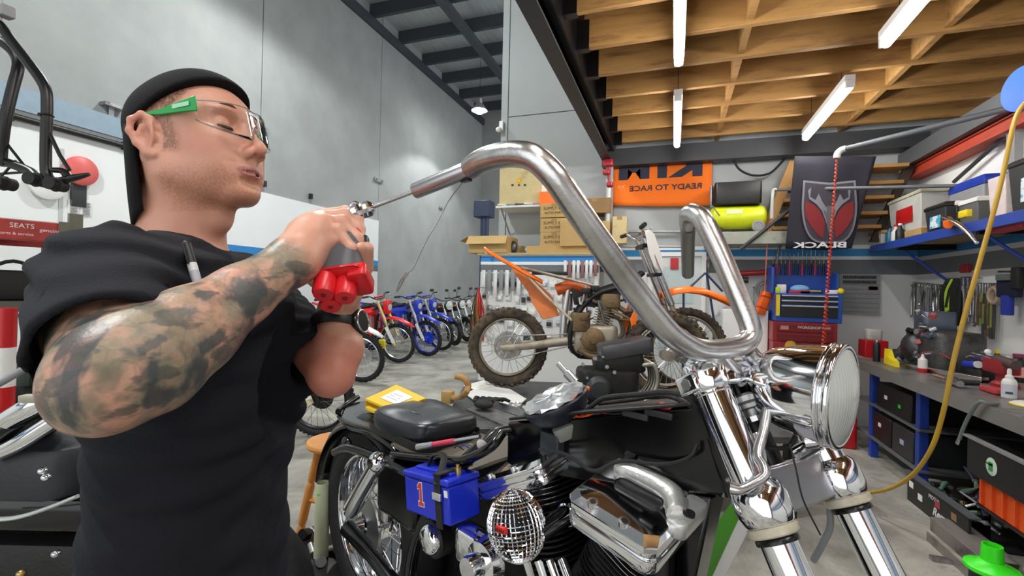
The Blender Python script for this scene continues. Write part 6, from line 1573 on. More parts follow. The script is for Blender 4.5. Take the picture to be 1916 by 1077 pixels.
# blister packets, each a card with a clear bubble
def packet(x, z, w_, h_, kind):
    r = root('blister_pack', (x, YP, z), '', 'packet')
    cm = (paper, mat('pack_grey', '#b9bcc0', .35), mat('pack_foil', (.6, .62, .64), .3, .7))[kind % 3]
    MB().bx(x - w_ / 2, x + w_ / 2, YP - .012, YP - .009, z - h_, z).build('backing_card', cm, r)
    MB().rbox((x, YP - .022, z - h_ * .58), (w_ * .8, .022, h_ * .5), .008).build('bubble', (mat('bubble_clear', (.75, .77, .78), .12, 0, var=.1), dark_g, mat('pack_part', (.45, .46, .47), .3, .8))[kind % 3], r)
    MB().cyl((x, YP, z - .012), (x, YP - .03, z - .008), .003, n=6).build('hook', steel, r)
    return r
random.seed(21)
rows_ = [(532, 'top'), (560, 'second'), (583, 'third'), (606, 'fourth'), (632, 'lowest')]
n_p = 0
for ri, (py_, nm) in enumerate(rows_):
    x = xp0 + .06; kk_ = 0
    while x < xp1 - .05:
        w_ = random.choice((.055, .07, .09)); h_ = random.choice((.07, .09, .12)) if ri else .11
        if random.random() < .86:
            r = packet(x, pz(py_ - 10) , w_, h_, random.randint(0, 4)); r['label'] = '%s carded packet from the left in the %s row of the display panel' % (ORD[kk_], nm); kk_ += 1; r['group'] = 'packets in the %s row of the display panel' % nm; n_p += 1
        x += w_ + random.uniform(.02, .05)
# long packets hanging at the left edge and a bunch of cable ties
for i in range(7):
    c = PY(905 + i * 11, 505, YP - .05); h_ = random.uniform(.22, .34)
    o = MB().rbox(c - UP * h_ / 2, (.05, .02, h_), .01); q = o.build('hanging_bag', (mat('bag_clear', (.7, .72, .73), .2, .2, bump=.6, bscale=30), grey_p)[i % 2], bev=0)
    q['label'] = '%s clear bag from the left at the top left of the display panel' % ORD[i]; q['category'] = 'bag'; q['group'] = 'bags hanging at the left end of the display panel'
for i in range(8):
    c = PY(1058 + i * 8, 487, YP - .05); h_ = random.uniform(.16, .24)
    q = MB().rbox(c - UP * h_ / 2, (.035, .015, h_), .008).build('hanging_bag', (mat('bag_clear', (.7,) * 3), mat('bag_red_print', '#8c5a5a', .4))[i % 3 == 1])
    q['label'] = '%s narrow bag from the left, hanging below the stack of cartons' % ORD[i]; q['category'] = 'bag'; q['group'] = 'narrow bags in the middle of the display panel'
ct = root('hook_rope_bundle', PY(890, 560, YP - .2), 'brown bundle of straps and cords hanging left of the display panel', 'rope bundle')
c0 = PY(895, 545, YP - .15)
MB().cyl(c0 + V((.12, .15, .05)), c0 + V((-.02, -.03, .05)), .006, n=6).build('hook', steel, ct)
cols = [mat('strap_brown', '#8a5a32', .8), mat('strap_tan', '#b08a52', .8), mat('strap_dark', '#4a2c26', .8), red_p, mat('strap_olive', '#6e7a3c', .8)]
for i in range(16):
    dx = random.uniform(-.09, .09); L1 = random.uniform(.35, .62)
    MB().tube([c0 + UP * .05, c0 + V((dx * .6, random.uniform(-.05, .03), -L1 * .4)), c0 + V((dx, random.uniform(-.05, .03), -L1)), c0 + V((dx * .7 + .02, 0, -L1 * .5)), c0 + UP * .04], .006, n=6, k=4).build('strap', cols[i % 5], ct)
# metal bracket shelf with magazines and tall carton
ms = root('bracket_shelf', WB(972, 392, .2), 'white metal bracket shelf holding magazines and a tall carton', 'shelf')
zs_ = PY(1000, 388, YB - .35).z; xs_a, xs_b = PY(934, 390, YB - .3).x, PY(1022, 390, YB - .3).x
MB().bx(xs_a, xs_b, YB - .42, YB, zs_, zs_ + .025).build('shelf_board', white_p, ms)
for x in (xs_a + .05, xs_b - .06): MB().tube([(x, YB - .02, zs_ - .28), (x, YB - .36, zs_)], .011, n=6).build('shelf_bracket', grey_p, ms)
for i in range(5):
    x = lerp(xs_a + .06, xs_b - .08, i / 4.2)
    q = MB().box((x, YB - .33, zs_ + .035 + .004 * (i % 2)), (.12, .2, .016), (V((.96, .28, 0)), V((-.28, .96, 0)), UP)).build('magazine', (paper, mat('mag_grey', '#9ba0a5', .4), mat('mag_dark', '#3b3f45', .4))[i % 3])
    tag(q, ['leftmost dark magazine on the white bracket shelf', 'pale magazine, second on the bracket shelf', 'grey magazine in the middle of the bracket shelf', 'white brochure right of the shelf middle', 'rightmost magazine on the bracket shelf'][i], 'magazine', 'magazines on the bracket shelf')
def carton(px0, px1, py0, py1, off, depth, label, m=card, tex=None, open_=False, group=None, tape=True, rest=None, parent_names='cardboard_box'):
    y = YB - off; a = PY(px0, py0, y); b = PY(px1, py1, y)
    za, zb_ = max(a.z, b.z), min(a.z, b.z)
    if rest is not None: za += rest - zb_; zb_ = rest
    r = root(parent_names, ((a.x + b.x) / 2, y + depth / 2, zb_), label, 'box', group)
    if open_:
        t = .006; mbx = MB().bx(a.x, b.x, y, y + t, zb_, za).bx(a.x, b.x, y + depth - t, y + depth, zb_, za).bx(a.x, a.x + t, y + t, y + depth - t, zb_, za).bx(b.x - t, b.x, y + t, y + depth - t, zb_, za).bx(a.x + t, b.x - t, y + t, y + depth - t, zb_, zb_ + t); mbx.build('box_body', m, r)
        MB().quadpts([(a.x, y, za), (b.x, y, za), (b.x + .01, y - .07, za - .10), (a.x - .01, y - .07, za - .10)], (0, .004, 0)).build('box_flap', m, r)
        MB().quadpts([(a.x, y, za), (a.x, y + depth, za), (a.x - .12, y + depth, za - .06), (a.x - .12, y, za - .06)], (0, 0, .004)).build('box_flap', m, r)
    else:
        MB().bx(a.x, b.x, y, y + depth, zb_, za).build('box_body', m, r, bev=.004)
        if tape: MB().bx((a.x + b.x) / 2 - .03, (a.x + b.x) / 2 + .03, y - .0012, y + depth, za - .04, za + .001).build('packing_tape', mat('brown_tape', '#9c7d4a', .35), r)
    if tex:
        for s, size, u, v, c_ in tex: text(s, size, (lerp(a.x, b.x, u), y - .0022, lerp(zb_, za, v)), (1, 0, 0), UP, mat(c_, {'print_brown': '#6b4a2a', 'print_dark': '#3f2f20', 'print_yellow': '#e6b800'}[c_], .7), r, 'printing', depth=.0006)
    return r
tall = carton(936, 1012, 284, 374, .40, .34, 'tall yellowed carton with yellow sun mark on the bracket shelf', m=card2, rest=zs_ + .026 )
yf = YB - .40
def on_box(px, py): return PY(px, py, yf - .003)
c = on_box(971, 338); MB().lathe([(.022, 0), (.022, .002), (.001, .002)], c, (0, -1, 0), n=8).torus(c, (0, 1, 0), .03, .004, n=8, m=4).build('sun_mark', mat('print_yellow', '#e6b800', .7), tall)
for dx in (-12, 0, 11): MB().box(on_box(971 + dx, 346), (.03, .002, .025)).build('symbol', mat('print_dark', '#3f2f20', .7) if dx else mat('print_brown', '#6b4a2a', .7), tall)
MB().quadpts([on_box(1010, 276), on_box(985, 279), on_box(985, 288), on_box(1012, 288)], (0, .006, 0)).build('box_flap', card, tall)
zl = zp + .026
carton(877, 948, 447, 478, .70, .40, 'open carton with a flap folded out over the left end of the ledge', m=card, open_=True, rest=zl)
sp_ = MB().cyl(PY(912, 472, YP - .06), PY(960, 466, YP + .3), .022, n=16).build('steel_tube', chrome_s); tag(sp_, 'short steel tube sticking out of the open carton on the ledge', 'tube'); sp_.location = (0, -.05, .0)
carton(945, 974, 432, 450, .35, .2, 'small pale carton standing behind the open one on the ledge', m=card2, rest=zl)
mm = root('metal_mask', (PY(960, 460, YP + .1).x, YP + .15, zl), 'dark crumpled metal part between the cartons on the ledge', 'machine part')
MB().ell((PY(958, 460, YP + .1).x, YP + .15, zl + .08), (.05, .05, .08)).build('part_shell', mat('dark_metal', (.12, .12, .13)), mm)
# stack of three with printing, the big one, long trays
xsb = (1011, 1062)
for k, (y0, y1) in enumerate(((437, 464), (411, 436), (386, 410))):
    carton(xsb[0], xsb[1], y0, y1, .58, .36, ('bottom', 'middle', 'top')[k] + ' carton of the stack of three on the ledge', m=card, tex=[('SUPPLY CO', .05, .12, .55, 'print_dark'), ('AUTO PARTS', .04, .16, .25, 'print_dark')], group='stack of three printed cartons', rest=zl + .075 + k * .172)
carton(985, 1110, 465, 478, .62, .38, 'long low carton tray along the ledge under the stack', m=card, rest=zl, tape=False)
carton(1048, 1118, 417, 465, .66, .22, 'wide carton printed with large letters in front of the stack', m=card, tex=[('MCD', .09, .50, .55, 'print_brown'), ('RM', .09, .62, .18, 'print_brown')], rest=zl + .075)
carton(1082, 1142, 374, 400, .30, .3, 'brown carton at the top right of the ledge pile', m=mat('brown_carton', '#8a6d48', .85), rest=zl + .50)
carton(1085, 1140, 400, 462, .32, .28, 'plain carton carrying the brown one at the right of the ledge', m=card, rest=zl)
carton(1146, 1172, 405, 455, .30, .12, 'narrow pale carton standing right of the galvanised post', m=card2, rest=zl + .02 if False else None)
oc = MB().box(PY(1032, 372, YB - .35) + V((0, 0, 0)), (.26, .2, .16)).build('orange_box', org_pl, bev=.004); oc.location = (0, 0, 0); tag(oc, 'orange box on top of the stack of printed cartons', 'box')
zt_top = zl + .075 + 3 * .172
for v in oc.data.vertices: v.co.z += 0
oz = PY(1032, 372, YB - .35).z; oc.location.z = zt_top + .08 - oz + .002
wc_ = MB().box((PY(1022, 352, YB - .3).x, YB - .32, zt_top + .22), (.12, .12, .10)).build('white_packet', paper, bev=.003); tag(wc_, 'small white packet on the orange box', 'packet')
wc_.location.z = zt_top + .165 + .05 - (zt_top + .22)
# dark pipe rack beyond the end of the workshop wall
dpk = PY(906, 470, 9.0); r = root('blue_standpipe', (dpk.x, 9.0, 0), 'dark blue standpipe beyond the corner of the workshop wall', 'pipe')
MB().cyl((dpk.x, 9, 0), (dpk.x, 9, PY(906, 405, 9).z), .09, n=20).build('pipe', mat('dark_blue_paint', '#26324c', .5), r)
MB().box((dpk.x - .02, 9, PY(906, 392, 9).z), (.36, .3, .34)).build('valve_box', mat('dark_blue_paint', '#26324c'), r, bev=.02)
# camera-like sensor on the wall edge
sn = root('wall_sensor', WB(937, 243, .05), 'small white sensor on the edge of the workshop wall', 'sensor')
c = WB(937, 243, .06); MB().box(c + V((.0, .03, .06)), (.05, .06, .12)).build('bracket', white_p, sn); MB().ell(c + V((-.02, -.02, 0)), (.04, .04, .035)).build('sensor_head', white_p, sn)
# red chain hoist fittings at the post
hk_ = root('red_clamp', WB(1140, 318, .3), 'red clamp bolted around the top of the galvanised post', 'clamp')
for (x_, y_, s_) in ((1138, 305, .11), (1135, 322, .08), (1141, 345, .07), (1136, 380, .075)):
    c = PY(x_, y_, YB - .24); MB().rbox(c, (s_ * 1.1, .09, s_ * .7), .02).build('clamp_block', mat('hoist_red', '#a8202e', .4), hk_)
MB().cyl(PY(1140, 300, YB - .22), PY(1138, 400, YB - .22), .014, n=8).build('clamp_rod', mat('hoist_red', '#a8202e'), hk_)
tp = MB().cyl(PY(1139, 352, YB - .25), PY(1137, 420, YB - .25), .036, n=14).build('silver_canister', mat('galvanised_post', (.5, .52, .52))); tag(tp, 'silver canister strapped to the galvanised post', 'canister')

# ---- orange banner, printed side reversed as it hangs
bn_o = banded('banner_orange', '#f4761a', [], blotch=.03)
bw = root('orange_banner', WB(1240, 340, .02), 'orange racing banner hung back to front under the mezzanine', 'banner')
def cloth(pxl, pxr, pyt, pyb, off, m, name, parent, nx=24, nz=10, amp=.012, skew=0, botl=None, botr=None):
    tl, tr, bl, brr = WB(pxl, pyt, off), WB(pxr, pyt, off), WB(botl or pxl, pyb, off), WB(botr or pxr, pyb, off)
    rows = []
    for j in range(nz + 1):
        v = j / nz; row = []
        for i in range(nx + 1):
            u = i / nx; p = lerp(lerp(tl, tr, u), lerp(bl, brr, u), v)
            row.append(p + V((0, amp * math.sin(u * 9 + v * 2) * (.3 + v), -.012 * math.sin(u * PI) * v)))
        rows.append(row)
    return MB().loft(rows, caps=False, closed=False).build(name, m, parent, solid=.003, ang=80)
cloth(1146, 1332, 296, 384, .06, bn_o, 'banner_cloth', bw, amp=.004)
navy = mat('banner_navy', '#23273c', .7)
o_ = .067
pL, pR = WB(1158, 337, o_), WB(1314, 337, o_)
text('KTM', .34, (pR.x, pR.y, pR.z), (1, 0, 0), UP, navy, bw, 'banner_letters', mirror=True, bold=.022, depth=.001)
kt_t = bpy.data.objects[-1] if False else [o for o in bpy.data.objects if o.name.startswith('banner_letters')][-1]
def fit(o, x0, x1, z0, z1):
    xs = [v.co.x for v in o.data.vertices]; zs = [v.co.z for v in o.data.vertices]; a, b, c_, d = min(xs), max(xs), min(zs), max(zs)
    for v in o.data.vertices:
        v.co.x = x0 + (v.co.x - a) / (b - a) * (x1 - x0); v.co.z = z0 + (v.co.z - c_) / (d - c_) * (z1 - z0)
fit(kt_t, pL.x, pR.x, pL.z, WB(1200, 296, o_).z)
t2 = text('READY TO RACE', .08, (pR.x, pR.y, pR.z), (1, 0, 0), UP, navy, bw, 'banner_slogan', mirror=True, bold=.0015, depth=.001)
fit(t2, WB(1178, 350, o_).x, WB(1313, 350, o_).x, WB(1240, 355.5, o_).z, WB(1240, 345, o_).z)
t3 = text('>>', .08, (pR.x, pR.y, pR.z), (1, 0, 0), UP, mat('banner_pale', '#f4b183', .7), bw, 'banner_arrows', mirror=True, depth=.001); fit(t3, WB(1156, 350, o_).x, WB(1169, 350, o_).x, WB(1160, 353, o_).z, WB(1160, 346, o_).z)

# ---- yellow air compressor on its shelf
csh = root('compressor_shelf', WB(1405, 440, .2), 'thick grey timber shelf under the yellow compressor', 'shelf')
ca_, cb_ = WB(1322, 434, .45), WB(1476, 434, .45)
MB().bx(ca_.x, cb_.x, YB - .45, YB, ca_.z - .13, ca_.z).build('shelf_board', mat('grey_timber', '#a4a79a', .7, dirt='#7d8075'), csh, bev=.003)
MB().cyl((ca_.x + .05, YB - .3, ca_.z - .13), (ca_.x + .05, YB, ca_.z - .42), .014, n=8).build('shelf_strut', steel, csh)
MB().cyl((cb_.x - .05, YB - .3, ca_.z - .13), (cb_.x - .05, YB, ca_.z - .42), .014, n=8).build('shelf_strut', steel, csh)
ac = root('air_compressor', (lerp(ca_, cb_, .45).x, YB - .25, ca_.z), 'yellow air compressor with black motor cover on the grey shelf', 'air compressor')
ta_, tb2 = WB(1327, 410, .30), WB(1437, 408, .30); rt = .125
zt_ = ca_.z + .05 + rt
pr = []
L_ = tb2.x - ta_.x
for i in range(9): a = PI / 2 * i / 8; pr.append((rt * math.sin(a) + .0001, .06 * (1 - math.cos(a))))
pr += [(rt, L_ - .06)] + [(rt * math.cos(PI / 2 * i / 8) + .0001, L_ - .06 + .06 * math.sin(PI / 2 * i / 8)) for i in range(1, 9)]
MB().lathe(pr, (ta_.x, YB - .25, zt_), (1, 0, 0), n=32).build('air_tank', mat('compressor_yellow', '#d3e01c', .35), ac)
MB().rbox((lerp(ta_.x, tb2.x, .48), YB - .25, zt_ + rt + .13), (L_ * .80, .24, .24), .03).build('motor_cover', black_p, ac, bev=.004)
MB().lathe([(.07, -.02), (.07, .02)], (ta_.x + .06, YB - .25, zt_ + rt + .13), (1, 0, 0), n=18).build('pump_head', black_m, ac)
MB().cyl((ta_.x + .02, YB - .25, zt_ + .12), (ta_.x + .02, YB - .25, zt_ + .36), .018, n=10).build('valve_pipe', steel, ac)
for s_ in (-1, 1): MB().torus((tb2.x - .1, YB - .25 + .12 * s_, ca_.z + .065), (0, 1, 0), .045, .02, n=24, m=8).cyl((tb2.x - .1, YB - .25 + .10 * s_, ca_.z + .065), (tb2.x - .1, YB - .25 + .14 * s_, ca_.z + .065), .035, n=16).build('wheel', grey_p, ac)
MB().box((ta_.x + .1, YB - .25, ca_.z + .03), (.05, .2, .06)).build('foot', black_m, ac)
lbp = (lerp(ta_.x, tb2.x, .42), YB - .25 - rt - .001, zt_ + .05); MB().box(lbp, (.16, .004, .05)).build('tank_label', mat('pale_label', '#dfe8b0', .5), ac)
hz_ = root('compressor_hose', WB(1425, 300, .1), 'black hose looping under the end beam above the compressor', 'hose')
MB().tube([WB(1372, 300, .1), WB(1385, 318, .1), WB(1410, 328, .1), WB(1440, 324, .1), WB(1462, 304, .1), WB(1468, 296, .1)], .012, n=8, k=5).build('hose', black_r, hz_)
ds = root('diagonal_strut', WB(1430, 430, .5), 'dark diagonal strut running up behind the shield flag', 'strut')
MB().cyl(WB(1385, 466, .47), WB(1478, 392, .47), .018, n=8).build('strut_bar', dsteel, ds)
ds2 = MB().cyl(WB(1329, 380, .48), WB(1395, 466, .06), .006, n=6).build('steel_wire', grey_p); tag(ds2, 'thin pale wire slanting down from the banner corner', 'wire')
# galvanised rails on the wall
for i, (a, b, c_, d, lb) in enumerate(((1145, 433, 1275, 433, 'upper'), (1150, 461, 1290, 461, 'lower'))):
    gr = root('wall_rail', WB((a + c_) / 2, b, .08), lb + ' galvanised rail on the back wall behind the bar tops', 'rail', 'galvanised rails on the back wall')
    MB().cyl(WB(a, b, .08), WB(c_, d, .08), .016, n=10).build('rail_tube', mat('galvanised_post', (.5, .52, .52)), gr); MB().cyl(WB(a + 5, b, .08), WB(a + 5, b, 0), .01, n=6).cyl(WB(c_ - 5, b, .08), WB(c_ - 5, b, 0), .01, n=6).build('rail_bracket', grey_p, gr)

# ---- black flag with red shield, plus lettering seen reversed
fg = root('shield_flag', WB(1550, 380, .3), 'black flag with a red and silver shield hanging in front of the stairs', 'flag')
blackcloth = mat('flag_black', '#1b1a26', .8, bump=.1)
cloth(1487, 1640, 292, 465, .62, blackcloth, 'flag_cloth', fg, amp=.018, botl=1470, botr=1592)
fo = .66
def FPt(px, py, o=fo): return WB(px, py, o)
def poly(pts, m, name, th=.004, o=fo): return MB().quadpts([FPt(a, b, o) for a, b in pts], (0, th, 0)).build(name, m, fg)
def shield(cx, cy, w_, h_, n=14):
    L1 = [(cx - w_ * .5, cy - h_ * .5)]; out = []
    for i in range(n + 1):
        t = i / n; out.append((cx + w_ * .5 * math.cos(t * PI / 2) ** .55 if t < 1 else cx, cy - h_ * .12 + h_ * .62 * math.sin(t * PI / 2)))
    right = [(cx + w_ * .47, cy - h_ * .5), (cx + w_ * .5, cy - h_ * .12)] + out[1:]
    left = [(2 * cx - a, b) for a, b in right[:-1]][::-1]
    return [(cx, cy - h_ * .46)] + right + left
silver = mat('flag_silver', '#77777f', .6); fred = mat('flag_red', '#7a151b', .7); fgrey = mat('flag_grey', '#5b5458', .7)
SC = (1552, 396)
poly(shield(SC[0], SC[1], 104, 118), silver, 'shield_border'); poly(shield(SC[0], SC[1], 96, 110), mat('flag_dark_field', '#34303a', .7), 'shield_field', o=fo + .006)
for s_ in (1, -1):
    g = lambda pts: [(SC[0] + s_ * a, SC[1] + b) for a, b in pts]
    poly(g([(12, 50), (8, 20), (18, -2), (30, -14), (44, -20), (46, -6), (44, 10), (34, 28), (22, 42)]), fred, 'shield_red_field', o=fo + .012)
    poly(g([(2, 30), (8, 14), (14, -2), (24, -14), (38, -24), (40, -40), (34, -46), (36, -28), (26, -22), (20, -34), (14, -20), (6, -8), (2, -12)]), silver, 'shield_emblem_edge', o=fo + .018)
    poly(g([(1, 24), (6, 12), (11, -4), (8, -2), (3, 4)]), fgrey, 'shield_emblem', o=fo + .024)
poly([(SC[0] - 5, SC[1] - 10), (SC[0] + 5, SC[1] - 10), (SC[0] + 4, SC[1] + 30), (SC[0], SC[1] + 44), (SC[0] - 4, SC[1] + 30)], fgrey, 'shield_emblem_stem', o=fo + .022)
t4 = text('BLACK', .1, tuple(FPt(1550, 462)), (1, 0, 0), UP, mat('flag_white', '#d8d8de', .7), fg, 'flag_letters', mirror=True, bold=.003, depth=.001)
fit(t4, FPt(1482, 460, fo + .01).x, FPt(1582, 460, fo + .01).x, FPt(1530, 464, fo).z, FPt(1530, 453, fo).z)
for v in t4.data.vertices: v.co.y -= .032

# ---- timber stairs behind the flag
stt = root('timber_stairs', WB(1560, 400, .3), 'open timber stairs climbing behind the black flag', 'stairs')
stair_m = mat('stair_timber', '#a97f4a', .7, var=.25, scale=5)
MB().quadpts([WB(1498, 300, .3), WB(1478, 300, .3), WB(1422, 440, .3), WB(1440, 440, .3)], (0, .04, 0)).build('stringer', stair_m, stt)
MB().quadpts([WB(1720, 296, .25), WB(1700, 296, .25), WB(1628, 452, .25), WB(1645, 452, .25)], (0, .04, 0)).build('stringer', mat('dark_stringer', '#33291f', .7), stt)
for k, (x0, x1, y_) in enumerate(((1490, 1700, 316), (1476, 1690, 346), (1466, 1672, 372), (1455, 1660, 400), (1446, 1648, 424))):
    a, b = WB(x0, y_, .32), WB(x1, y_, .32); MB().bx(a.x, b.x, YB - .34, YB - .06, a.z - .035, a.z).build('tread', stair_m, stt, bev=.003)

# ---- door behind the front wheel of the orange bike
dx0, dx1 = WB(1222, 500).x, WB(1312, 500).x; dzt = WB(1260, 480).z
dr = sroot('door_1', ((dx0 + dx1) / 2, YB, 0))
MB().bx(dx0, dx1, YB - .05, YB - .005, 0, dzt).build('door_leaf', mat('door_paint', '#cfd4d4', .45), dr, bev=.003)
MB().bx(dx0 - .05, dx0, YB - .07, YB - .005, 0, dzt + .05).bx(dx1, dx1 + .05, YB - .07, YB - .005, 0, dzt + .05).bx(dx0, dx1, YB - .07, YB - .005, dzt, dzt + .05).build('door_frame', white_p, dr)
MB().bx(dx0 + .08, dx1 - .08, YB - .056, YB - .05, dzt - .55, dzt - .12).build('door_glass', mat('pale_glass', '#b9c9c9', .15), dr)
MB().bx(dx0 + .08, dx1 - .08, YB - .056, YB - .05, dzt - 1.15, dzt - .65).build('door_glass', mat('pale_glass', '#b9c9c9'), dr)
MB().cyl((dx1 - .06, YB - .09, 1.0), (dx1 - .16, YB - .09, 1.0), .01, n=8).build('door_handle', chrome_s, dr)
rsn = MB().box(WB(1262, 493, .07), (.09, .012, .13)).build('red_notice', red_p); tag(rsn, 'small red notice on the pale door', 'sign')
bcl = root('bicycle_frame', WB(1300, 570, .5), 'thin dark blue folding frame leaning by the pale door', 'frame')
for a, b in (((1279, 548), (1320, 510)), ((1279, 548), (1279, 610)), ((1320, 510), (1352, 545)), ((1325, 590), (1279, 610)), ((1322, 510), (1336, 600))):
    MB().cyl(WB(*a, .4), WB(*b, .4), .012, n=8).build('frame_tube', mat('navy_tube', '#1d2c4f', .4), bcl)
q = WB(1336, 620, .4); MB().cyl((q.x, q.y, 0), WB(1336, 600, .4), .012, n=8).build('frame_leg', mat('navy_tube', '#1d2c4f'), bcl); q = WB(1279, 620, .4); MB().cyl((q.x, q.y, 0), WB(1279, 605, .4), .012, n=8).build('frame_leg', mat('navy_tube', '#1d2c4f'), bcl)
# clutter of the wall left of the tool chests
wl_ = [(1385, 520, 'grey cordless grinder hanging on the back wall', 'grinder', dark_g), (1405, 512, 'coil of grey cable hung beside the blue tool chest', 'cable', grey_p), (1372, 545, 'clear face shield hanging below the stripe', 'face shield', clear)]
g0 = root('hung_grinder', WB(1395, 515, .1), wl_[0][2], 'tool'); MB().tube([WB(1372, 512, .1), WB(1420, 510, .1), WB(1445, 508, .1)], .03, n=12).build('body', mat('tool_red', '#a32128', .4), g0); MB().tube([WB(1365, 522, .1), WB(1400, 524, .1)], .035, n=12).build('motor', dark_g, g0)
c1 = root('cable_coil', WB(1432, 540, .08), wl_[1][2], 'cable'); MB().torus(WB(1432, 540, .1), (0, 1, 0), .09, .014, n=30, m=8).torus(WB(1434, 543, .13), (0, 1, .1), .08, .012, n=30, m=8).build('coil', grey_p, c1)
f1 = root('face_shield', WB(1388, 548, .1), 'clear face shield hanging on the back wall under a red tool', 'face shield'); MB().torus(WB(1388, 536, .1), (0, .2, 1), .13, .008, n=24, m=6, a0=PI, a1=2 * PI).build('headband', grey_p, f1)
rws = []
for j in range(5): rws.append([WB(1388, 536, .1) + V((.13 * math.cos(PI + PI * i / 12), .13 * math.sin(PI + PI * i / 12) * .6, -.05 * j)) for i in range(13)])
MB().loft(rws, caps=False, closed=False).build('visor', clear, f1, solid=.002)
wbk = root('white_cabinet', (WB(1400, 620, .3).x, YB - .3, 0), 'white metal cabinet standing left of the red tool chest', 'cabinet')
ax_, bx__ = WB(1352, 585, .35).x, WB(1436, 585, .35).x; MB().bx(ax_, bx__, YB - .4, YB - .06, 0, WB(1400, 580, .4).z).build('cabinet_body', white_p, wbk, bev=.004); MB().bx((ax_ + bx__) / 2 - .004, (ax_ + bx__) / 2 + .004, YB - .405, YB - .4, .05, WB(1400, 590, .4).z).build('door_gap', grey_p, wbk)
MB().cyl(((ax_ + bx__) / 2 + .04, YB - .42, .75), ((ax_ + bx__) / 2 + .04, YB - .42, .9), .008, n=8).build('handle', steel, wbk)
# ================================================================ TOOL CHESTS, RIGHT WALL, SHELF AND WORKBENCH
YT = 5.25
def TC(px, py, y=YT): return PY(px, py, y)
def chest(name, label, px0, px1, py0, py1, bodym, drawm, rows, depth=.5, y=YT, z0=None, z1=None, trim=chrome_s):
    a, b = TC(px0, py0, y), TC(px1, py1, y); za = z1 if z1 is not None else a.z; zb_ = z0 if z0 is not None else b.z
    r = root(name, ((a.x + b.x) / 2, y + depth / 2, zb_), label, 'tool chest')
    MB().bx(a.x, b.x, y + .02, y + depth, zb_, za).build('chest_body', bodym, r, bev=.006)
    for v0, v1 in rows:
        zt_ = lerp(za, zb_, v0); zb2 = lerp(za, zb_, v1)
        d = MB().bx(a.x + .04, b.x - .04, y, y + .03, zb2 + .004, zt_ - .004).build('drawer', drawm, r, bev=.003)
        MB().bx(a.x + .045, b.x - .045, y - .012, y + .0, zt_ - .016, zt_ - .004).build('drawer_handle', trim, d)
    return r, a, b, za, zb_
tblue = mat('chest_blue', '#1b4fae', .35, dirt='#173a78', dlo=.5, dhi=.8); tred = mat('chest_red', '#8e141c', .35); tblk = mat('drawer_black', '#121214', .4)
zr = TC(1500, 641).z
r3, a, b, za, zb_ = chest('tool_chest', 'large red roller cabinet with black drawers on the floor beside the bench', 1447, 1574, 636, 900, tred, tblk, [(.06, .14), (.15, .23), (.24, .34), (.35, .48), (.5, .65), (.67, .94)], z0=.06, z1=zr)
for sx in (a.x + .08, b.x - .08):
    for sy in (YT + .1, YT + .42): MB().cyl((sx - .02, sy, .03), (sx + .02, sy, .03), .03, n=14).build('castor', black_r, r3)
MB().lathe([(.001, .002), (.045, .002), (.05, 0)], (TC(1480, 644).x, YT + .018, zr - .035), (0, -1, 0), n=20).build('oval_badge', mat('badge_gold', '#e5a81f', .4), r3)
zm = TC(1500, 603).z
r2, a, b, za, zb_ = chest('tool_chest', 'low dark red tool chest between the roller cabinet and the blue chest', 1447, 1568, 603, 636, tred, mat('chest_red_lid', '#7c1218', .3), [(.08, .5), (.54, .92)], z0=zr + .002, z1=zm, trim=tred, depth=.42)
wt_ = mat('white_print', '#d9d3d3', .5)
text('WORKSHOP', .035, (TC(1492, 613).x, YT - .0135 + .012, TC(1492, 614).z), (1, 0, 0), UP, wt_, r2, 'chest_lettering', depth=.0006, bold=.001)
for xx in (1468, 1546): MB().box((TC(xx, 612).x, YT - .002, TC(xx, 612).z), (.07, .003, .04)).build('flag_sticker', mat('sticker_pink', '#c98f93', .5), r2)
zbx = TC(1500, 549).z
r1, a, b, za, zb_ = chest('tool_chest', 'blue tool chest with black drawers and silver handles, lid up and full of tools', 1453, 1577, 549, 603, tblue, tblk, [(.04, .20), (.22, .38), (.40, .84)], z0=zm + .002, z1=zbx, depth=.42)
zlid = TC(1500, 497, YT + .4).z
MB().bx(a.x - .02, b.x, YT + .40, YT + .42, zbx, zlid).bx(a.x - .02, a.x, YT + .15, YT + .40, zbx, lerp(zbx, zlid, .9)).bx(b.x - .02, b.x, YT + .15, YT + .40, zbx, lerp(zbx, zlid, .7)).build('lid', tblue, r1)
MB().bx(a.x - .0, a.x + .03, YT - .004, YT + .02, lerp(za, zb_, .05), lerp(za, zb_, .8)).build('yellow_level_strip', yellow_p, r1)
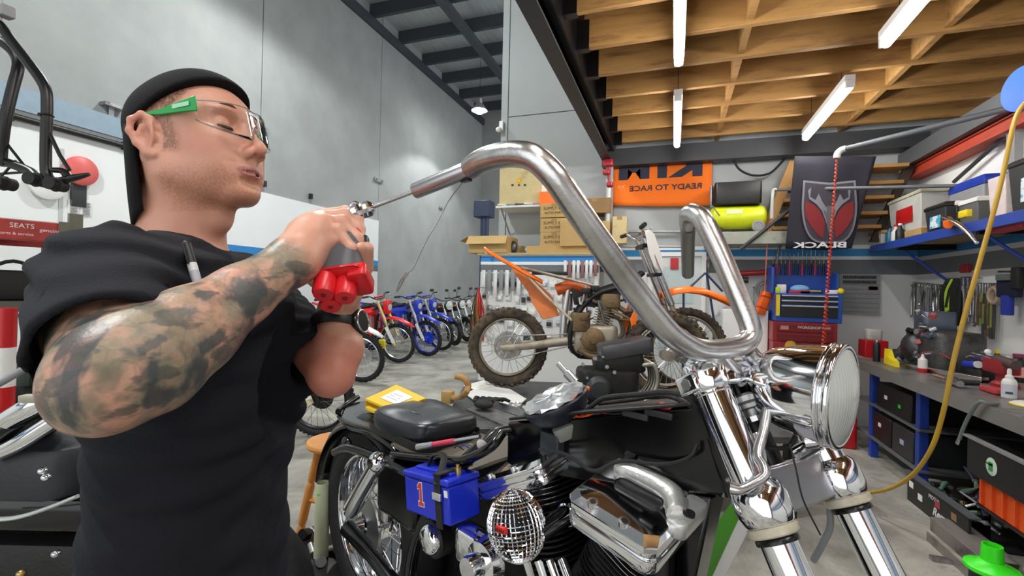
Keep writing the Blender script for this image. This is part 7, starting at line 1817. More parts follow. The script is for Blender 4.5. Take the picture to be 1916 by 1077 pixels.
# tools standing in the rack of the lid and lying on top
random.seed(31)
for i in range(14):
    x = lerp(a.x + .03, b.x - .03, i / 13); h_ = random.uniform(.10, .26)
    t = root('standing_tool', (x, YT + .37, zlid), '%s slim tool from the left along the blue chest lid' % ORD[i], 'tool', 'tools in the rack of the blue chest lid')
    MB().cyl((x, YT + .37, zlid - .10), (x, YT + .37, zlid + .02), .010, n=8).build('handle', (black_p, red_p, dark_g)[i % 3], t); MB().cyl((x, YT + .37, zlid + .02), (x, YT + .37, zlid + h_), .003, n=6).build('shaft', steel, t)
top_items = [('blue_shop_towel', 'pale blue crumpled cloth in the open blue tool chest', 'cloth', 1497, 530, mat('cloth_blue', '#7fb0e0', .8), (.09, .07, .045)), ('white_card_box', 'small white card box tilted on the left of the blue chest', 'box', 1462, 528, paper, (.045, .03, .045)),
             ('yellow_tape_case', 'yellow tape measure on the front edge of the blue chest', 'tape measure', 1525, 545, yellow_p, (.05, .02, .016)), ('yellow_ball', 'yellow round cap at the right end of the blue chest', 'cap', 1573, 541, yellow_p, (.03, .03, .03)),
             ('red_pliers', 'red handled pliers lying in the open blue chest', 'pliers', 1496, 540, red_p, (.09, .03, .014)), ('dark_trowel', 'dark flat tool lying across the open blue chest', 'tool', 1517, 537, dark_g, (.10, .03, .012)),
             ('green_clip', 'lime green clip at the left corner of the blue chest', 'clip', 1455, 538, mat('lime', '#b4dc28', .4), (.02, .02, .03)), ('white_tube', 'white paper roll at the right rear of the blue chest', 'roll', 1556, 541, paper, (.05, .02, .02))]
for nm, lb, ca__, px, py, m, s_ in top_items:
    y = YT + (.10 if py > 535 else .22); c = PY(px, py, y); c.z = zbx + s_[2] + .001
    o = MB().ell(c, s_) if nm in ('blue_shop_towel', 'yellow_ball') else MB().rbox(c, (s_[0] * 2, s_[1] * 2, s_[2] * 2), min(s_) * .6)
    tag(o.build(nm, m), lb, ca__)
# grey pegboard
gp = root('pegboard', WB(1608, 550, .04), 'grey perforated pegboard on the back wall with rows of small drill bits', 'pegboard')
a, b = WB(1571, 512, .04), WB(1646, 588, .04)
MB().bx(a.x, b.x, YB - .05, YB - .03, b.z, a.z).build('board', mat('pegboard_grey', '#8b8f90', .6), gp)
mbh = MB()
for i in range(22):
    for j in range(9): mbh.cyl((lerp(a.x + .02, b.x - .02, i / 21), YB - .0515, lerp(a.z - .02, b.z + .02, j / 8)), (lerp(a.x + .02, b.x - .02, i / 21), YB - .05, lerp(a.z - .02, b.z + .02, j / 8)), .004, n=6)
mbh.build('holes', black_p, gp)
m1 = MB(); m2 = MB()
for i in range(20):
    for j in range(2): m1.bx(lerp(a.x + .03, b.x - .05, i / 19), lerp(a.x + .03, b.x - .05, i / 19) + .009, YB - .06, YB - .05, a.z - .05 - j * .05, a.z - .022 - j * .05)
for i in range(9): m2.bx(lerp(a.x + .25, b.x - .05, i / 8), lerp(a.x + .25, b.x - .05, i / 8) + .028, YB - .06, YB - .05, a.z - .165, a.z - .13)
m1.build('hung_bits', dark_g, gp)['kind'] = 'stuff'; m2.build('red_tags', mat('dull_red', '#a5544c', .6), gp)['kind'] = 'stuff'

# ---- long blue wall shelf on the right
XS = XR - .46
zsh = PX(1800, 424, XS).z
shf = root('wall_shelf', (XR - .2, 3.9, zsh), 'long blue steel wall shelf full of plastic boxes above the bench', 'shelf')
sblue = mat('shelf_blue', '#26459c', .4)
MB().bx(XS, XS + .03, .6, YB - .15, zsh - .05, zsh + .02).build('front_rail', sblue, shf, bev=.002)
MB().bx(XS + .03, XR - .01, .6, YB - .15, zsh - .02, zsh).build('shelf_board', mat('chipboard', '#a38d63', .8), shf)
for y in (1.2, 2.6, 4.0, 5.2): MB().bx(XS + .03, XR - .01, y - .02, y + .02, zsh - .07, zsh - .02).build('cross_bar', black_m, shf); MB().cyl((XS + .05, y, zsh - .05), (XR - .01, y, zsh - .38), .012, n=6).build('shelf_brace', sblue, shf)
def SX(px, py, x=XS + .05): return PX(px, py, x)
def bin_(name, label, px0, px1, h_, bodym, lidm=None, depth=.32, x=XS + .04, labelc=None, taper=.9, cat='box', body_part='box_body', z0=None, lidh=.035):
    y0, y1 = SX(px0, 420, x).y, SX(px1, 420, x).y; y0, y1 = max(y0, y1), min(y0, y1); z0 = (zsh + .001) if z0 is None else z0
    r = root(name, (x + depth / 2, (y0 + y1) / 2, z0), label, cat)
    cx, cy, hx, hy = x + depth / 2, (y0 + y1) / 2, depth / 2, (y0 - y1) / 2
    rg = lambda k, z: [V((cx + hx * k * a, cy + hy * k * b, z)) for a, b in ((-1, -1), (1, -1), (1, 1), (-1, 1))]
    MB().loft([rg(taper, z0), rg(1, z0 + h_)]).build(body_part, bodym, r, bev=.006)
    if lidm: MB().loft([rg(1.04, z0 + h_), rg(1.04, z0 + h_ + lidh * .6), rg(.96, z0 + h_ + lidh)]).build('lid', lidm, r, bev=.003)
    if labelc: MB().bx(x - .004 + (1 - taper) * hx * .4, x + .006, cy - hy * .5, cy + hy * .5, z0 + h_ * .25, z0 + h_ * .72).build('picture_label', labelc, r)
    return r
def picture(name, c1, c2):
    return mat(name, c1, .4, var=.2, scale=20, dirt=c2, dscale=18, dlo=.45, dhi=.5)
pic = picture('box_picture', '#3aa9c9', '#e4e9ec')
bin_('archive_box', 'white archive box with torn lid at the far end of the blue wall shelf', 1590, 1650, .13, paper, mat('tan_flap', '#b38f5a', .8), depth=.3)
bin_('storage_tub', 'translucent white tub with a red label on the blue wall shelf', 1662, 1722, .30, mat('milky_plastic', '#c9c9c2', .4), mat('milky_lid', '#bab79f', .45), depth=.36, labelc=red_p, x=XS + .08, z0=zsh + .10)
bin_('carton_under_tub', 'brown carton under the translucent tub on the wall shelf', 1690, 1722, .10, card, depth=.3, x=XS + .08)
bin_('storage_crate', 'black crate with blue and white picture label on the wall shelf', 1730, 1768, .20, dark_g, black_p, labelc=pic)
bin_('grey_tub', 'dark grey tub with white lid in the middle of the wall shelf', 1771, 1788, .20, dark_g, white_p, x=XS + .10)
bin_('grey_tub', 'wide grey tub with white lid behind the yellow hose', 1790, 1828, .19, mat('mid_grey_plastic', '#5c5f60', .5), white_p, x=XS + .12)
bin_('blue_lidded_box', 'box with a big blue lid at the back of the wall shelf', 1775, 1840, .34, grey_p, blue_p, x=XS + .22, depth=.22, lidh=.07)
bin_('white_file_box', 'pale pink and white file box crossed by the yellow hose', 1846, 1878, .28, mat('pale_pink_box', '#d8c9c6', .6, dirt='#e9e7e0'), depth=.3)
bin_('storage_crate', 'large black crate with picture label at the right edge of the photo', 1884, 1990, .30, dark_g, black_p, labelc=pic)
for i, (px, m, lb) in enumerate(((1665, mat('bottle_teal', '#2c6f8c', .35), 'teal bottle lying in the white archive box end'), (1676, white_p, 'white bottle with black band beside the archive box'), (1684, black_p, 'black bottle beside the tub'))):
    c = SX(px, 440, XS + .06); r = root('bottle', (c.x, c.y, zsh), lb, 'bottle'); MB().lathe([(.03, 0), (.035, .01), (.035, .11), (.014, .14), (.014, .16)], (c.x, c.y, zsh + .001), UP, n=16).build('bottle_body', m, r); MB().lathe([(.016, 0), (.016, .02), (.001, .02)], (c.x, c.y, zsh + .16), UP, n=12).build('bottle_cap', (black_p, red_p, white_p)[i], r)
ga = SX(1783, 425, XS); gn = root('spray_gun', (ga.x, ga.y, zsh), 'spray gun with orange cup end and yellow trigger on the shelf edge', 'spray gun')
MB().tube([SX(1765, 408, XS - .03), SX(1790, 418, XS - .05), SX(1812, 436, XS - .05), SX(1828, 454, XS - .04)], [.018, .016, .014, .012], n=12, k=3).build('gun_body', chrome_s, gn); MB().cyl(SX(1774, 420, XS - .06), SX(1774, 412, XS + .02), .028, n=16).build('orange_cup', org_pl, gn); MB().rbox(SX(1806, 400, XS + .03), (.04, .10, .05), .01).build('yellow_trigger', yellow_p, gn)
rdp = MB().rbox(SX(1890, 412, XS + .08) , (.08, .30, .05), .02).build('red_air_tool', mat('tool_red', '#a32128')); tag(rdp, 'red air tool hung below the wall shelf at far right', 'tool'); rdp.location.z = zsh - .02 - .03 - SX(1890, 412, XS + .08).z
# ---- tools hanging in rows on the right wall
XW = XR - .02
def hang(px, py, L_, kind, m, label, group, w_=.03):
    c = PX(px, py, XW - .02); r = root('hanging_tool', c, label, 'tool', group)
    MB().cyl((XR, c.y, c.z), (XW - .03, c.y, c.z + .01), .004, n=6).build('hook', steel, r)
    x = XW - .03
    if kind == 0:  # spanner
        MB().torus((x, c.y, c.z - .02), (1, 0, 0), w_ * .55, .006, n=16, m=6).bx(x - .003, x + .003, c.y - w_ * .22, c.y + w_ * .22, c.z - L_ + .03, c.z - .03).build('shank', m, r)
        MB().torus((x, c.y, c.z - L_ + .015), (1, 0, 0), w_ * .6, .007, n=16, m=6, a0=.6, a1=5.7).build('open_jaw', m, r)
    elif kind == 1:  # pliers
        for s_ in (-1, 1): MB().tube([(x, c.y, c.z - .06), (x, c.y + s_ * w_, c.z - L_ * .5), (x, c.y + s_ * w_ * .7, c.z - L_)], .009, n=8, k=3).build('handle', m, r)
        MB().ell((x, c.y, c.z - .04), (.008, .018, .05)).build('jaws', steel, r)
    else:  # strap or hose or bag
        MB().tube([(x, c.y, c.z), (x - .02, c.y + w_, c.z - L_ * .4), (x - .02, c.y + w_ * .5, c.z - L_), (x - .02, c.y - w_, c.z - L_ * .7), (x, c.y - w_ * .3, c.z - .02)], [.012, .022, .02, .022, .012], n=8, k=4).build('body', m, r)
random.seed(5)
for i in range(15): hang(1690 + i * 5.2, 527 + i * .5, random.uniform(.22, .36), 0 if i % 4 else 1, (chrome_s, steel, mat('dark_metal', (.12, .12, .13)))[i % 3], '%s spanner from the left in the steel row on the right wall' % ORD[i], 'left row of hanging spanners', .034)
for i in range(6): hang(1775 + i * 5, 522, random.uniform(.28, .42), 2, (black_r, black_p, mat('lime', '#b4dc28'))[0 if i != 2 else 2], '%s strap from the left in the dark cluster above the bench' % ORD[i], 'dark cluster of hanging tools', .03)
for i in range(7): hang(1800 + i * 4.5, 520, random.uniform(.30, .40), i % 2, (mat('purple_grey', '#4f4a5c', .5), steel)[i % 2], '%s slim tool from the left behind the yellow hose' % ORD[i], 'tools hanging behind the yellow hose', .026)
for i in range(6): hang(1836 + i * 5, 532, random.uniform(.30, .42), 1, (mat('brown_handle', '#5e4636', .6), mat('olive', '#7e8a35', .5), dark_g)[i % 3], '%s pair of brown handled pliers right of the yellow hose' % ORD[i], 'pliers right of the yellow hose', .02)
tr = root('tape_roll', PX(1862, 550, XW - .03), 'round beige roll hanging between the pliers and the blue rag', 'tape'); MB().torus(PX(1862, 552, XW - .05), (1, 0, 0), .055, .018, n=24, m=8, ry=.025).cyl(PX(1862, 532, XR), PX(1862, 532, XW - .06), .004, n=6).build('roll', mat('beige_roll', '#b59f8c', .6), tr)
rag = root('blue_rag', PX(1885, 545, XW - .04), 'dark and blue overalls hanging from a hook on the right wall', 'clothes')
for k, (px0, px1, y0, y1, m) in enumerate(((1870, 1908, 520, 556, mat('navy_cloth', '#161a33', .9)), (1878, 1892, 552, 590, mat('royal_cloth', '#26389c', .9)), (1897, 1912, 500, 540, black_r), (1868, 1895, 514, 524, mat('grey_cloth', '#5d6660', .9)))):
    a, b = PX(px0, y0, XW - .05 - .01 * k), PX(px1, y1, XW - .05 - .01 * k); MB().rbox(((a.x + b.x) / 2, (a.y + b.y) / 2, (a.z + b.z) / 2), (.05, abs(a.y - b.y), abs(a.z - b.z)), .02).build('cloth_fold', m, rag)
MB().cyl((XR, PX(1900, 500, XR).y, PX(1900, 508, XR).z), (XW - .08, PX(1900, 500, XR).y, PX(1900, 508, XR).z), .008, n=6).build('hook', steel, rag)
rbx = MB().box(PX(1806, 502, XR - .02), (.03, .12, .07)).build('red_switch_box', mat('red_box', '#b02a35', .4), bev=.004); tag(rbx, 'small red switch box on the grey band of the right wall', 'switch')

# ---- workbench
XB0, ZB = 1.57, .80
wbn = root('workbench', (1.95, 3.2, 0), 'long steel topped workbench with blue legs along the right wall', 'workbench')
btop = mat('bench_top', (.34, .33, .32), .38, .7, var=.2, dirt='#3b3128', dlo=.5, dhi=.72, dirt_rough=.6)
Y0, Y1 = .5, 5.18
MB().bx(XB0, XR - .01, Y0, Y1, ZB - .055, ZB).build('bench_top', btop, wbn, bev=.003)
MB().bx(XB0 - .006, XB0, Y0, Y1, ZB - .08, ZB + .002).build('front_edge', mat('edge_steel', (.42, .41, .39), .45, .8), wbn)
lblue = mat('leg_blue', '#1e3f9e', .45, dirt='#172b60')
for y in (4.82, 4.0, 1.3):
    for x in (XB0 + .04, XR - .08): MB().bx(x, x + .055, y - .028, y + .028, 0, ZB - .055).build('leg', lblue, wbn, bev=.003)
for z in (.18, .46): MB().bx(XB0 + .03, XR - .03, 3.95, Y1 - .05, z - .015, z).build('lower_shelf', mat('lower_shelf_grey', '#6a6c6e', .5, .4), wbn)
MB().bx(XR - .06, XR - .03, .6, Y1 - .02, .02, ZB - .06).build('back_board', black_p, wbn)
def bbox(name, label, y0, y1, z0, h_, m, x0=XB0 + .05, x1=None, cat='box', sticks=(), bm_='box_body', lid=None):
    x1 = x1 or x0 + .45; r = root(name, ((x0 + x1) / 2, (y0 + y1) / 2, z0), label, cat)
    MB().bx(x0, x1, y0, y1, z0 + .001, z0 + h_).build(bm_, m, r, bev=.008)
    for (u, v, s_, c_) in sticks:
        yy = lerp(y1, y0, u); MB().box((x0 - .001, yy, z0 + h_ * v), (.003, s_, s_ * .6)).build('sticker', c_, r)
    if lid: MB().bx(x0 - .02, x1 + .01, y0 - .02, y1 + .02, z0 + h_, z0 + h_ + .02).build('lid', lid, r)
    return r
bbox('drawer_bin', 'black bin with stickers on the top lower shelf, between the two blue legs', 4.12, 4.72, .46, .2, black_p, sticks=((.3, .5, .05, paper), (.7, .4, .04, green_p)))
bbox('drawer_bin', 'black bin on the bottom lower shelf nearest the far blue leg', 4.45, 4.78, .18, .22, black_p, sticks=((.4, .6, .05, paper),))
bbox('drawer_bin', 'black bin with round sticker on the bottom shelf beside the second blue leg', 4.08, 4.42, .18, .22, dark_g, sticks=((.5, .5, .06, mat('sticker_blue_white', '#aab7cf', .4)),))
bgr = root('carrier_bag', (XB0 + .2, 4.5, .665), 'crumpled translucent bag on the bin under the bench', 'bag'); MB().ell((XB0 + .2, 4.5, .705), (.13, .15, .045), nu=14, nv=8).build('bag_body', mat('bag_film', '#8b8d90', .3, bump=1, bscale=25), bgr)
rj = root('red_jerry_can', (XB0 - .1, 5.05, 0), 'red fuel can on the floor behind the far bench leg', 'fuel can'); MB().rbox((XB0 - .08, 5.08, .14), (.16, .24, .28), .03).build('can_body', red_p, rj); MB().tube([(XB0 - .08, 5.0, .28), (XB0 - .08, 5.04, .33), (XB0 - .08, 5.12, .33), (XB0 - .08, 5.16, .28)], .012, n=8, k=3).build('can_handle', red_p, rj)
# row of stickered boxes low at the front of the bench
def floor_pt(px, py, z=0): return PZ(px, py, z)
tp0, tp1 = floor_pt(1700, 900, .12), floor_pt(1815, 985, .12)
td = (tp1 - tp0); td.z = 0; tl = td.length; td.normalize(); tn_ = V((-td.y, td.x, 0)); tn_ = tn_ if tn_.x > 0 else -tn_
trr = root('parts_tray', (lerp(tp0, tp1, .5).x, lerp(tp0, tp1, .5).y, 0), 'long black steel tray full of tangled parts under the bench front, covered in stickers', 'tray')
cen = lerp(tp0, tp1, .5); cen.z = .0
MB().box(cen + UP * .09, (tl, .012, .18), (td, tn_, UP)).build('tray_front', mat('tray_black', '#1b1d1c', .5), trr)
MB().box(cen + UP * .182 - tn_ * .0, (tl + .1, .05, .008), (td, tn_, UP)).build('tray_lip', mat('grey_lip', '#5c5f63', .5, .4), trr)
MB().box(cen + tn_ * .25 + UP * .02, (tl, .5, .02), (td, tn_, UP)).box(cen + tn_ * .5 + UP * .09, (tl, .012, .18), (td, tn_, UP)).build('tray_base', mat('tray_black', '#1b1d1c'), trr)
text('Remmy', .07, tuple(cen - tn_ * .0075 - td * .02 + UP * .035), td, UP, wt_, trr, 'sticker_lettering', depth=.0006, shear=.3, bold=.002)
text('MOTUL', .035, tuple(cen - tn_ * .0075 - td * (tl * .1) + UP * .12), td, UP, wt_, trr, 'sticker_lettering', depth=.0006)
for u, c_ in ((-.42, paper), (-.25, white_p), (.05, mat('sticker_red', '#a3333d', .4)), (.3, mat('sticker_tan', '#8a6a4a', .4))):
    MB().box(cen - tn_ * .0075 + td * (tl * u) + UP * (.10 + .03 * math.sin(u * 9)), (.05, .002, .04), (td, tn_, UP)).build('sticker', c_, trr)
random.seed(77)
cl_m = [mat('scrap_grey', (.3, .3, .3), .4, .7), mat('scrap_tan', '#8f7a52', .6), mat('scrap_green', '#4a6a55', .5), mat('scrap_purple', '#4a4460', .5), steel, black_p]
for i in range(64):
    c = cen + td * random.uniform(-tl * .42, tl * .42) + tn_ * random.uniform(.06, .44) + UP * random.uniform(.06, .21)
    d = V((random.uniform(-1, 1), random.uniform(-1, 1), random.uniform(-.3, .5))).normalized()
    m = MB().tube([c - d * random.uniform(.03, .09), c + V((0, 0, .015)), c + d * random.uniform(.03, .09)], random.uniform(.007, .019), n=8, k=2)
    q = m.build('scrap_part', cl_m[i % 6]); q['label'] = 'small used metal part in the long sticker covered tray'; q['category'] = 'part'; q['group'] = 'used parts heaped in the tray under the bench'
# black case with green round logo, orange bin, tub of steel rings
g0_ = PX(1818, 812, XB0 + .0)
y_a, y_b = PX(1818, 812, XB0).y, .9
bc = root('black_case', (XB0 + .25, (y_a + y_b) / 2, .3), 'big black case with grey lid edge and round green sticker under the bench', 'case')
MB().bx(XB0 - .02, XB0 + .5, y_b, y_a, .41, .60).build('case_body', black_p, bc, bev=.006); MB().bx(XB0 - .035, XB0 - .005, y_b, y_a + .01, .60, .612).build('case_lid', grey_p, bc)
gc = PX(1855, 846, XB0 - .022); MB().lathe([(.001, .002), (.042, .002), (.045, 0)], (XB0 - .021, gc.y, .505), (-1, 0, 0), n=28).build('round_sticker', mat('sticker_green_white', '#cfe6d2', .4), bc); MB().box((XB0 - .0245, gc.y, .505), (.002, .03, .045)).box((XB0 - .0245, gc.y + .01, .515), (.002, .05, .01)).build('sticker_emblem', mat('emblem_green', '#2f8f4a', .4), bc)
MB().bx(XB0 + .0, XB0 + .45, y_b, y_a - .05, .245, .258).build('support_rail', black_m, bc); 
for y in (y_a - .1, y_b + .1):
    for x in (XB0 + .42,) if y > 2 else (XB0 + .03, XB0 + .42): MB().bx(x, x + .03, y - .02, y + .02, 0, .41).build('case_stand', black_m, bc)
ob = root('orange_bin', (XB0 + .2, y_a - .35, .26), 'orange ribbed parts bin under the black case', 'bin')
mr_ = MB().bx(XB0 + .01, XB0 + .4, y_a - .44, y_a - .06, .26, .405)
for i in range(4): mr_.bx(XB0 - .004, XB0 + .012, y_a - .10 - i * .088, y_a - .085 - i * .088, .27, .40)
mr_.build('bin_body', mat('bin_orange', '#e0561a'), ob)
tbp = floor_pt(1868, 1010); tb3 = root('clear_tub', (tbp.x, tbp.y, 0), 'clear plastic tub of steel brake rotors under the bench', 'tub')
MB().bx(tbp.x - .10, tbp.x + .10, tbp.y - .13, tbp.y + .13, .003, .012).bx(tbp.x - .105, tbp.x - .10, tbp.y - .13, tbp.y + .13, .0, .20).bx(tbp.x + .10, tbp.x + .105, tbp.y - .13, tbp.y + .13, .0, .20).bx(tbp.x - .1, tbp.x + .1, tbp.y - .135, tbp.y - .13, .0, .2).bx(tbp.x - .1, tbp.x + .1, tbp.y + .13, tbp.y + .135, .0, .2).build('tub_wall', clear, tb3)
MB().torus((tbp.x, tbp.y, .2), UP, .001, .0005, n=4, m=4)
MB().tube([(tbp.x - .11, tbp.y - .14, .2), (tbp.x + .11, tbp.y - .14, .2), (tbp.x + .11, tbp.y + .14, .2), (tbp.x - .11, tbp.y + .14, .2), (tbp.x - .11, tbp.y - .14, .2)], .006, n=6).build('tub_rim', grey_p, tb3)
for i in range(4):
    c = V((tbp.x + .0, tbp.y - .06 + i * .035, .16 + .012 * i)); q = MB().torus(c, (0, .55, .75), .085, .014, n=32, m=6, ry=.003).build('brake_rotor', chrome_s); tag(q, '%s steel brake rotor from the front in the clear tub' % ORD[i], 'brake rotor', 'rotors in the clear tub')
# steel channels on the floor and green funnel
c0, c1 = floor_pt(1742, 972, .06), floor_pt(1838, 1052, .06)
d_ = (c1 - c0); d_.z = 0; l_ = d_.length; d_.normalize(); n__ = V((-d_.y, d_.x, 0)); n__ = n__ if n__.x > 0 else -n__
rusty = mat('scuffed_channel', (.30, .27, .25), .5, .6, dirt='#4c3a2c')
sc1 = root('steel_channel', lerp(c0, c1, .5) * 1, 'wide steel channel lying on the floor nearest the bench tray', 'steel channel'); m_ = lerp(c0, c1, .5); sc1.location = (m_.x, m_.y, 0)
MB().box(V((m_.x, m_.y, .04)), (l_, .008, .08), (d_, n__, UP)).box(V((m_.x, m_.y, .077)) + n__ * .075, (l_, .15, .006), (d_, n__, UP)).box(V((m_.x, m_.y, .04)) + n__ * .15, (l_, .008, .08), (d_, n__, UP)).build('channel', rusty, sc1, bev=.002)
c0, c1 = floor_pt(1738, 1006, .03), floor_pt(1832, 1085, .03); m_ = lerp(c0, c1, .5)
sc2 = root('steel_angle', (m_.x, m_.y, 0), 'narrow steel angle with a cross piece on the floor in front of the wide channel', 'steel angle')
MB().box(V((m_.x, m_.y, .025)), (l_ * 1.02, .006, .05), (d_, n__, UP)).box(V((m_.x, m_.y, .003)) + n__ * .025, (l_ * 1.02, .05, .005), (d_, n__, UP)).build('angle_bar', rusty, sc2); MB().box(V((m_.x, m_.y, .012)) - n__ * .03, (.03, .12, .02), (d_, n__, UP)).build('cross_piece', steel, sc2)
fp = floor_pt(1862, 1100); fn = root('green_funnel', (fp.x, fp.y, 0), 'bright green upturned funnel on a black can at the lower right corner', 'funnel')
fb = P(1856, 1062, 1.60); zf = fb.z; fn.location = (fb.x, fb.y, 0)
MB().cyl((fb.x, fb.y, 0), (fb.x, fb.y, zf - .012), .058, n=28).build('black_can', black_p, fn)
MB().lathe([(.068, -.012), (.074, -.006), (.072, .004), (.040, .016), (.030, .026), (.028, .070), (.027, .078), (.024, .078), (.024, .03), (.001, .028)], (fb.x, fb.y, zf), UP, n=36).build('funnel_body', green_p, fn)

# ---- things on the bench
def BT(px, py): p = PZ(px, py, ZB); return p
def at(name, label, cat, px, py): p = BT(px, py); return root(name, (p.x, p.y, ZB), label, cat), p
r, p = at('red_bin', 'red open bin with a grey rag at the far end of the bench', 'bin', 1618, 667)
MB().bx(p.x - .02, p.x + .16, p.y - .07, p.y + .11, ZB + .001, ZB + .16).build('bin_body', red_p, r, bev=.006); MB().rbox((p.x + .07, p.y + .02, ZB + .21), (.12, .12, .10), .03).build('grey_rag', mat('rag_grey', '#b5b2ad', .9), r)
r, p = at('black_spray_can', 'slim black spray can beside the red bin', 'spray can', 1640, 676)
MB().lathe([(.026, 0), (.027, .004), (.027, .15), (.018, .165), (.012, .17)], (p.x, p.y, ZB + .001), UP, n=20).build('can_body', black_p, r); MB().cyl((p.x, p.y, ZB + .17), (p.x, p.y, ZB + .19), .014, n=14).build('can_cap', chrome_s, r)
r, p = at('yellow_wedge', 'yellow folded card box standing on the bench edge', 'box', 1668, 684)
MB().prism([(-.09, 0), (.09, 0), (.07, .05), (-.02, .07), (-.075, .13)], (p.x, p.y, ZB + .002), (V((p.x, p.y, 0)) - V((BT(1690, 692).x, BT(1690, 692).y, 0))).normalized() * -1, UP, H0 * .08).build('card_body', yellow_p, r, bev=.002)
r, p = at('gearbox_engine', 'big dark greasy engine with gearbox on the bench', 'engine', 1700, 678)
ec2 = V((2.02, 4.62, ZB + .155)); 
MB().rbox(ec2, (.34, .52, .30), .08).build('crankcase', mat('greasy_dark', (.10, .10, .10), .45, .6, dirt='#2c2a28', bump=.4), r, ang=50)
MB().lathe([(.001, .05), (.08, .045), (.11, .02), (.115, 0)], ec2 + V((-.17, .1, .0)), (-1, 0, 0), n=24).build('clutch_cover', mat('greasy_alloy', (.11, .11, .12), .4, .8), r)
MB().rbox(ec2 + V((.0, .14, .22)), (.22, .2, .16), .03).build('cylinder_block', mat('blue_grey_alloy', (.16, .19, .25), .4, .7), r)
random.seed(9)
for i in range(26):
    c = ec2 + V((-.18 + random.uniform(0, .05), random.uniform(-.24, .24), random.uniform(-.13, .3))); q = random.uniform(.008, .024)
    MB().cyl(c, c + V((random.uniform(-.05, -.01), random.uniform(-.02, .02), random.uniform(-.02, .03))), q, n=10).build('engine_fitting', (chrome_s, eng_black, mat('dull_red', '#a5544c'), steel, mat('blue_grey_alloy', (.16, .19, .25)))[i % 5], r)
bt2 = root('black_cloth_cover', BT(1640, 640), 'crumpled black sheet behind the red bin at the bench end', 'sheet'); c = V((1.95, 4.72, ZB)); bt2.location = c
rows = []
random.seed(2)
for j in range(9): rows.append([V((1.82 + .48 * i / 12, 4.98 + .18 * j / 8, ZB + .004 + max(0, .2 * math.sin(PI * (i + .5) / 13) * math.sin(PI * (j + .5) / 9) + random.uniform(-.035, .035)))) for i in range(13)])
MB().loft(rows, caps=False, closed=False).build('sheet', mat('black_sheet', '#17181d', .5, bump=.3), bt2, solid=.004, ang=80)
r, p = at('steel_rail', 'long pale steel rail lying along the bench front', 'rail', 1730, 690)
a, b = BT(1674, 686), BT(1822, 716); a.z = b.z = ZB + .03; dd = (b - a).normalized(); MB().box((a + b) / 2 + V((.06, 0, 0)), ((b - a).length, .05, .02), (dd, UP.cross(dd), UP)).box((a + b) / 2 + V((.06, 0, -.018)), ((b - a).length * .9, .02, .02), (dd, UP.cross(dd), UP)).build('rail_bar', chrome_s, r, bev=.002)
r, p = at('oiler_bottle', 'white nozzle bottle with red base on the bench front', 'bottle', 1726, 696)
MB().lathe([(.030, 0), (.031, .004), (.031, .03)], (p.x, p.y, ZB + .001), UP, n=22).build('red_base', red_p, r); MB().lathe([(.029, 0), (.029, .065), (.014, .078), (.011, .085), (.005, .105)], (p.x, p.y, ZB + .031), UP, n=22).build('white_bottle', white_p, r)
MB().tube([(p.x - .0, p.y, ZB + .08), (p.x + .02, p.y + .06, ZB + .14), (p.x + .10, p.y + .0, ZB + .15), (p.x + .14, p.y - .1, ZB + .11)], .0035, n=6, k=5).build('red_hose', red_p, r)
r, p = at('white_crate', 'row of cream boxes behind the steel rail', 'box', 1772, 688)
MB().bx(p.x, p.x + .12, p.y - .02, p.y + .30, ZB + .001, ZB + .10).build('box_body', mat('cream_box', '#c9c4b4', .6), r, bev=.005); MB().bx(p.x + .02, p.x + .12, p.y - .25, p.y - .04, ZB + .001, ZB + .12).build('box_body', mat('grey_cream', '#b5b2a8', .6), r, bev=.005)
r, p = at('round_magnet_light', 'blue and white ended torch on a black stand on the bench', 'torch', 1832, 712)
MB().tube([(p.x - .03, p.y + .10, ZB + .10), (p.x - .03, p.y - .04, ZB + .115)], [.022, .022], n=16).build('torch_body', mat('torch_blue', '#2438b8', .3), r); MB().cyl((p.x - .03, p.y - .04, ZB + .115), (p.x - .03, p.y - .055, ZB + .117), .024, n=18).build('torch_lens', white_p, r); MB().rbox((p.x + .02, p.y + .05, ZB + .045), (.12, .22, .085), .03).build('stand', black_p, r)
r, p = at('air_wrench', 'black and chrome air wrench lying on the bench front', 'air tool', 1790, 724)
MB().tube([(p.x + .02, p.y + .16, ZB + .03), (p.x + .0, p.y + .03, ZB + .035), (p.x - .01, p.y - .06, ZB + .03)], [.016, .026, .02], n=14).build('wrench_body', chrome_s, r); MB().tube([(p.x, p.y + .02, ZB + .03), (p.x + .10, p.y - .03, ZB + .04)], [.02, .017], n=12).build('wrench_grip', black_r, r)
r, p = at('pliers', 'thin handled pliers on the bench edge beside the white bottle', 'pliers', 1762, 708)
MB().tube([(p.x, p.y + .12, ZB + .01), (p.x - .01, p.y, ZB + .012), (p.x, p.y - .1, ZB + .01)], .005, n=6, k=3).tube([(p.x + .02, p.y + .12, ZB + .01), (p.x, p.y, ZB + .012), (p.x + .03, p.y - .1, ZB + .01)], .005, n=6, k=3).build('handles', mat('copper_grip', '#b98468', .4), r)
r, p = at('bench_vice', 'red bench vice with chrome barrel bolted to the bench', 'vice', 1858, 722)
vm = mat('vice_red', '#8f1a1f', .45)
MB().lathe([(.07, 0), (.07, .02), (.045, .04), (.04, .09)], (p.x + .06, p.y, ZB + .001), UP, n=24).build('vice_base', vm, r); MB().rbox((p.x + .05, p.y + .02, ZB + .13), (.11, .20, .09), .02).build('vice_body', vm, r)
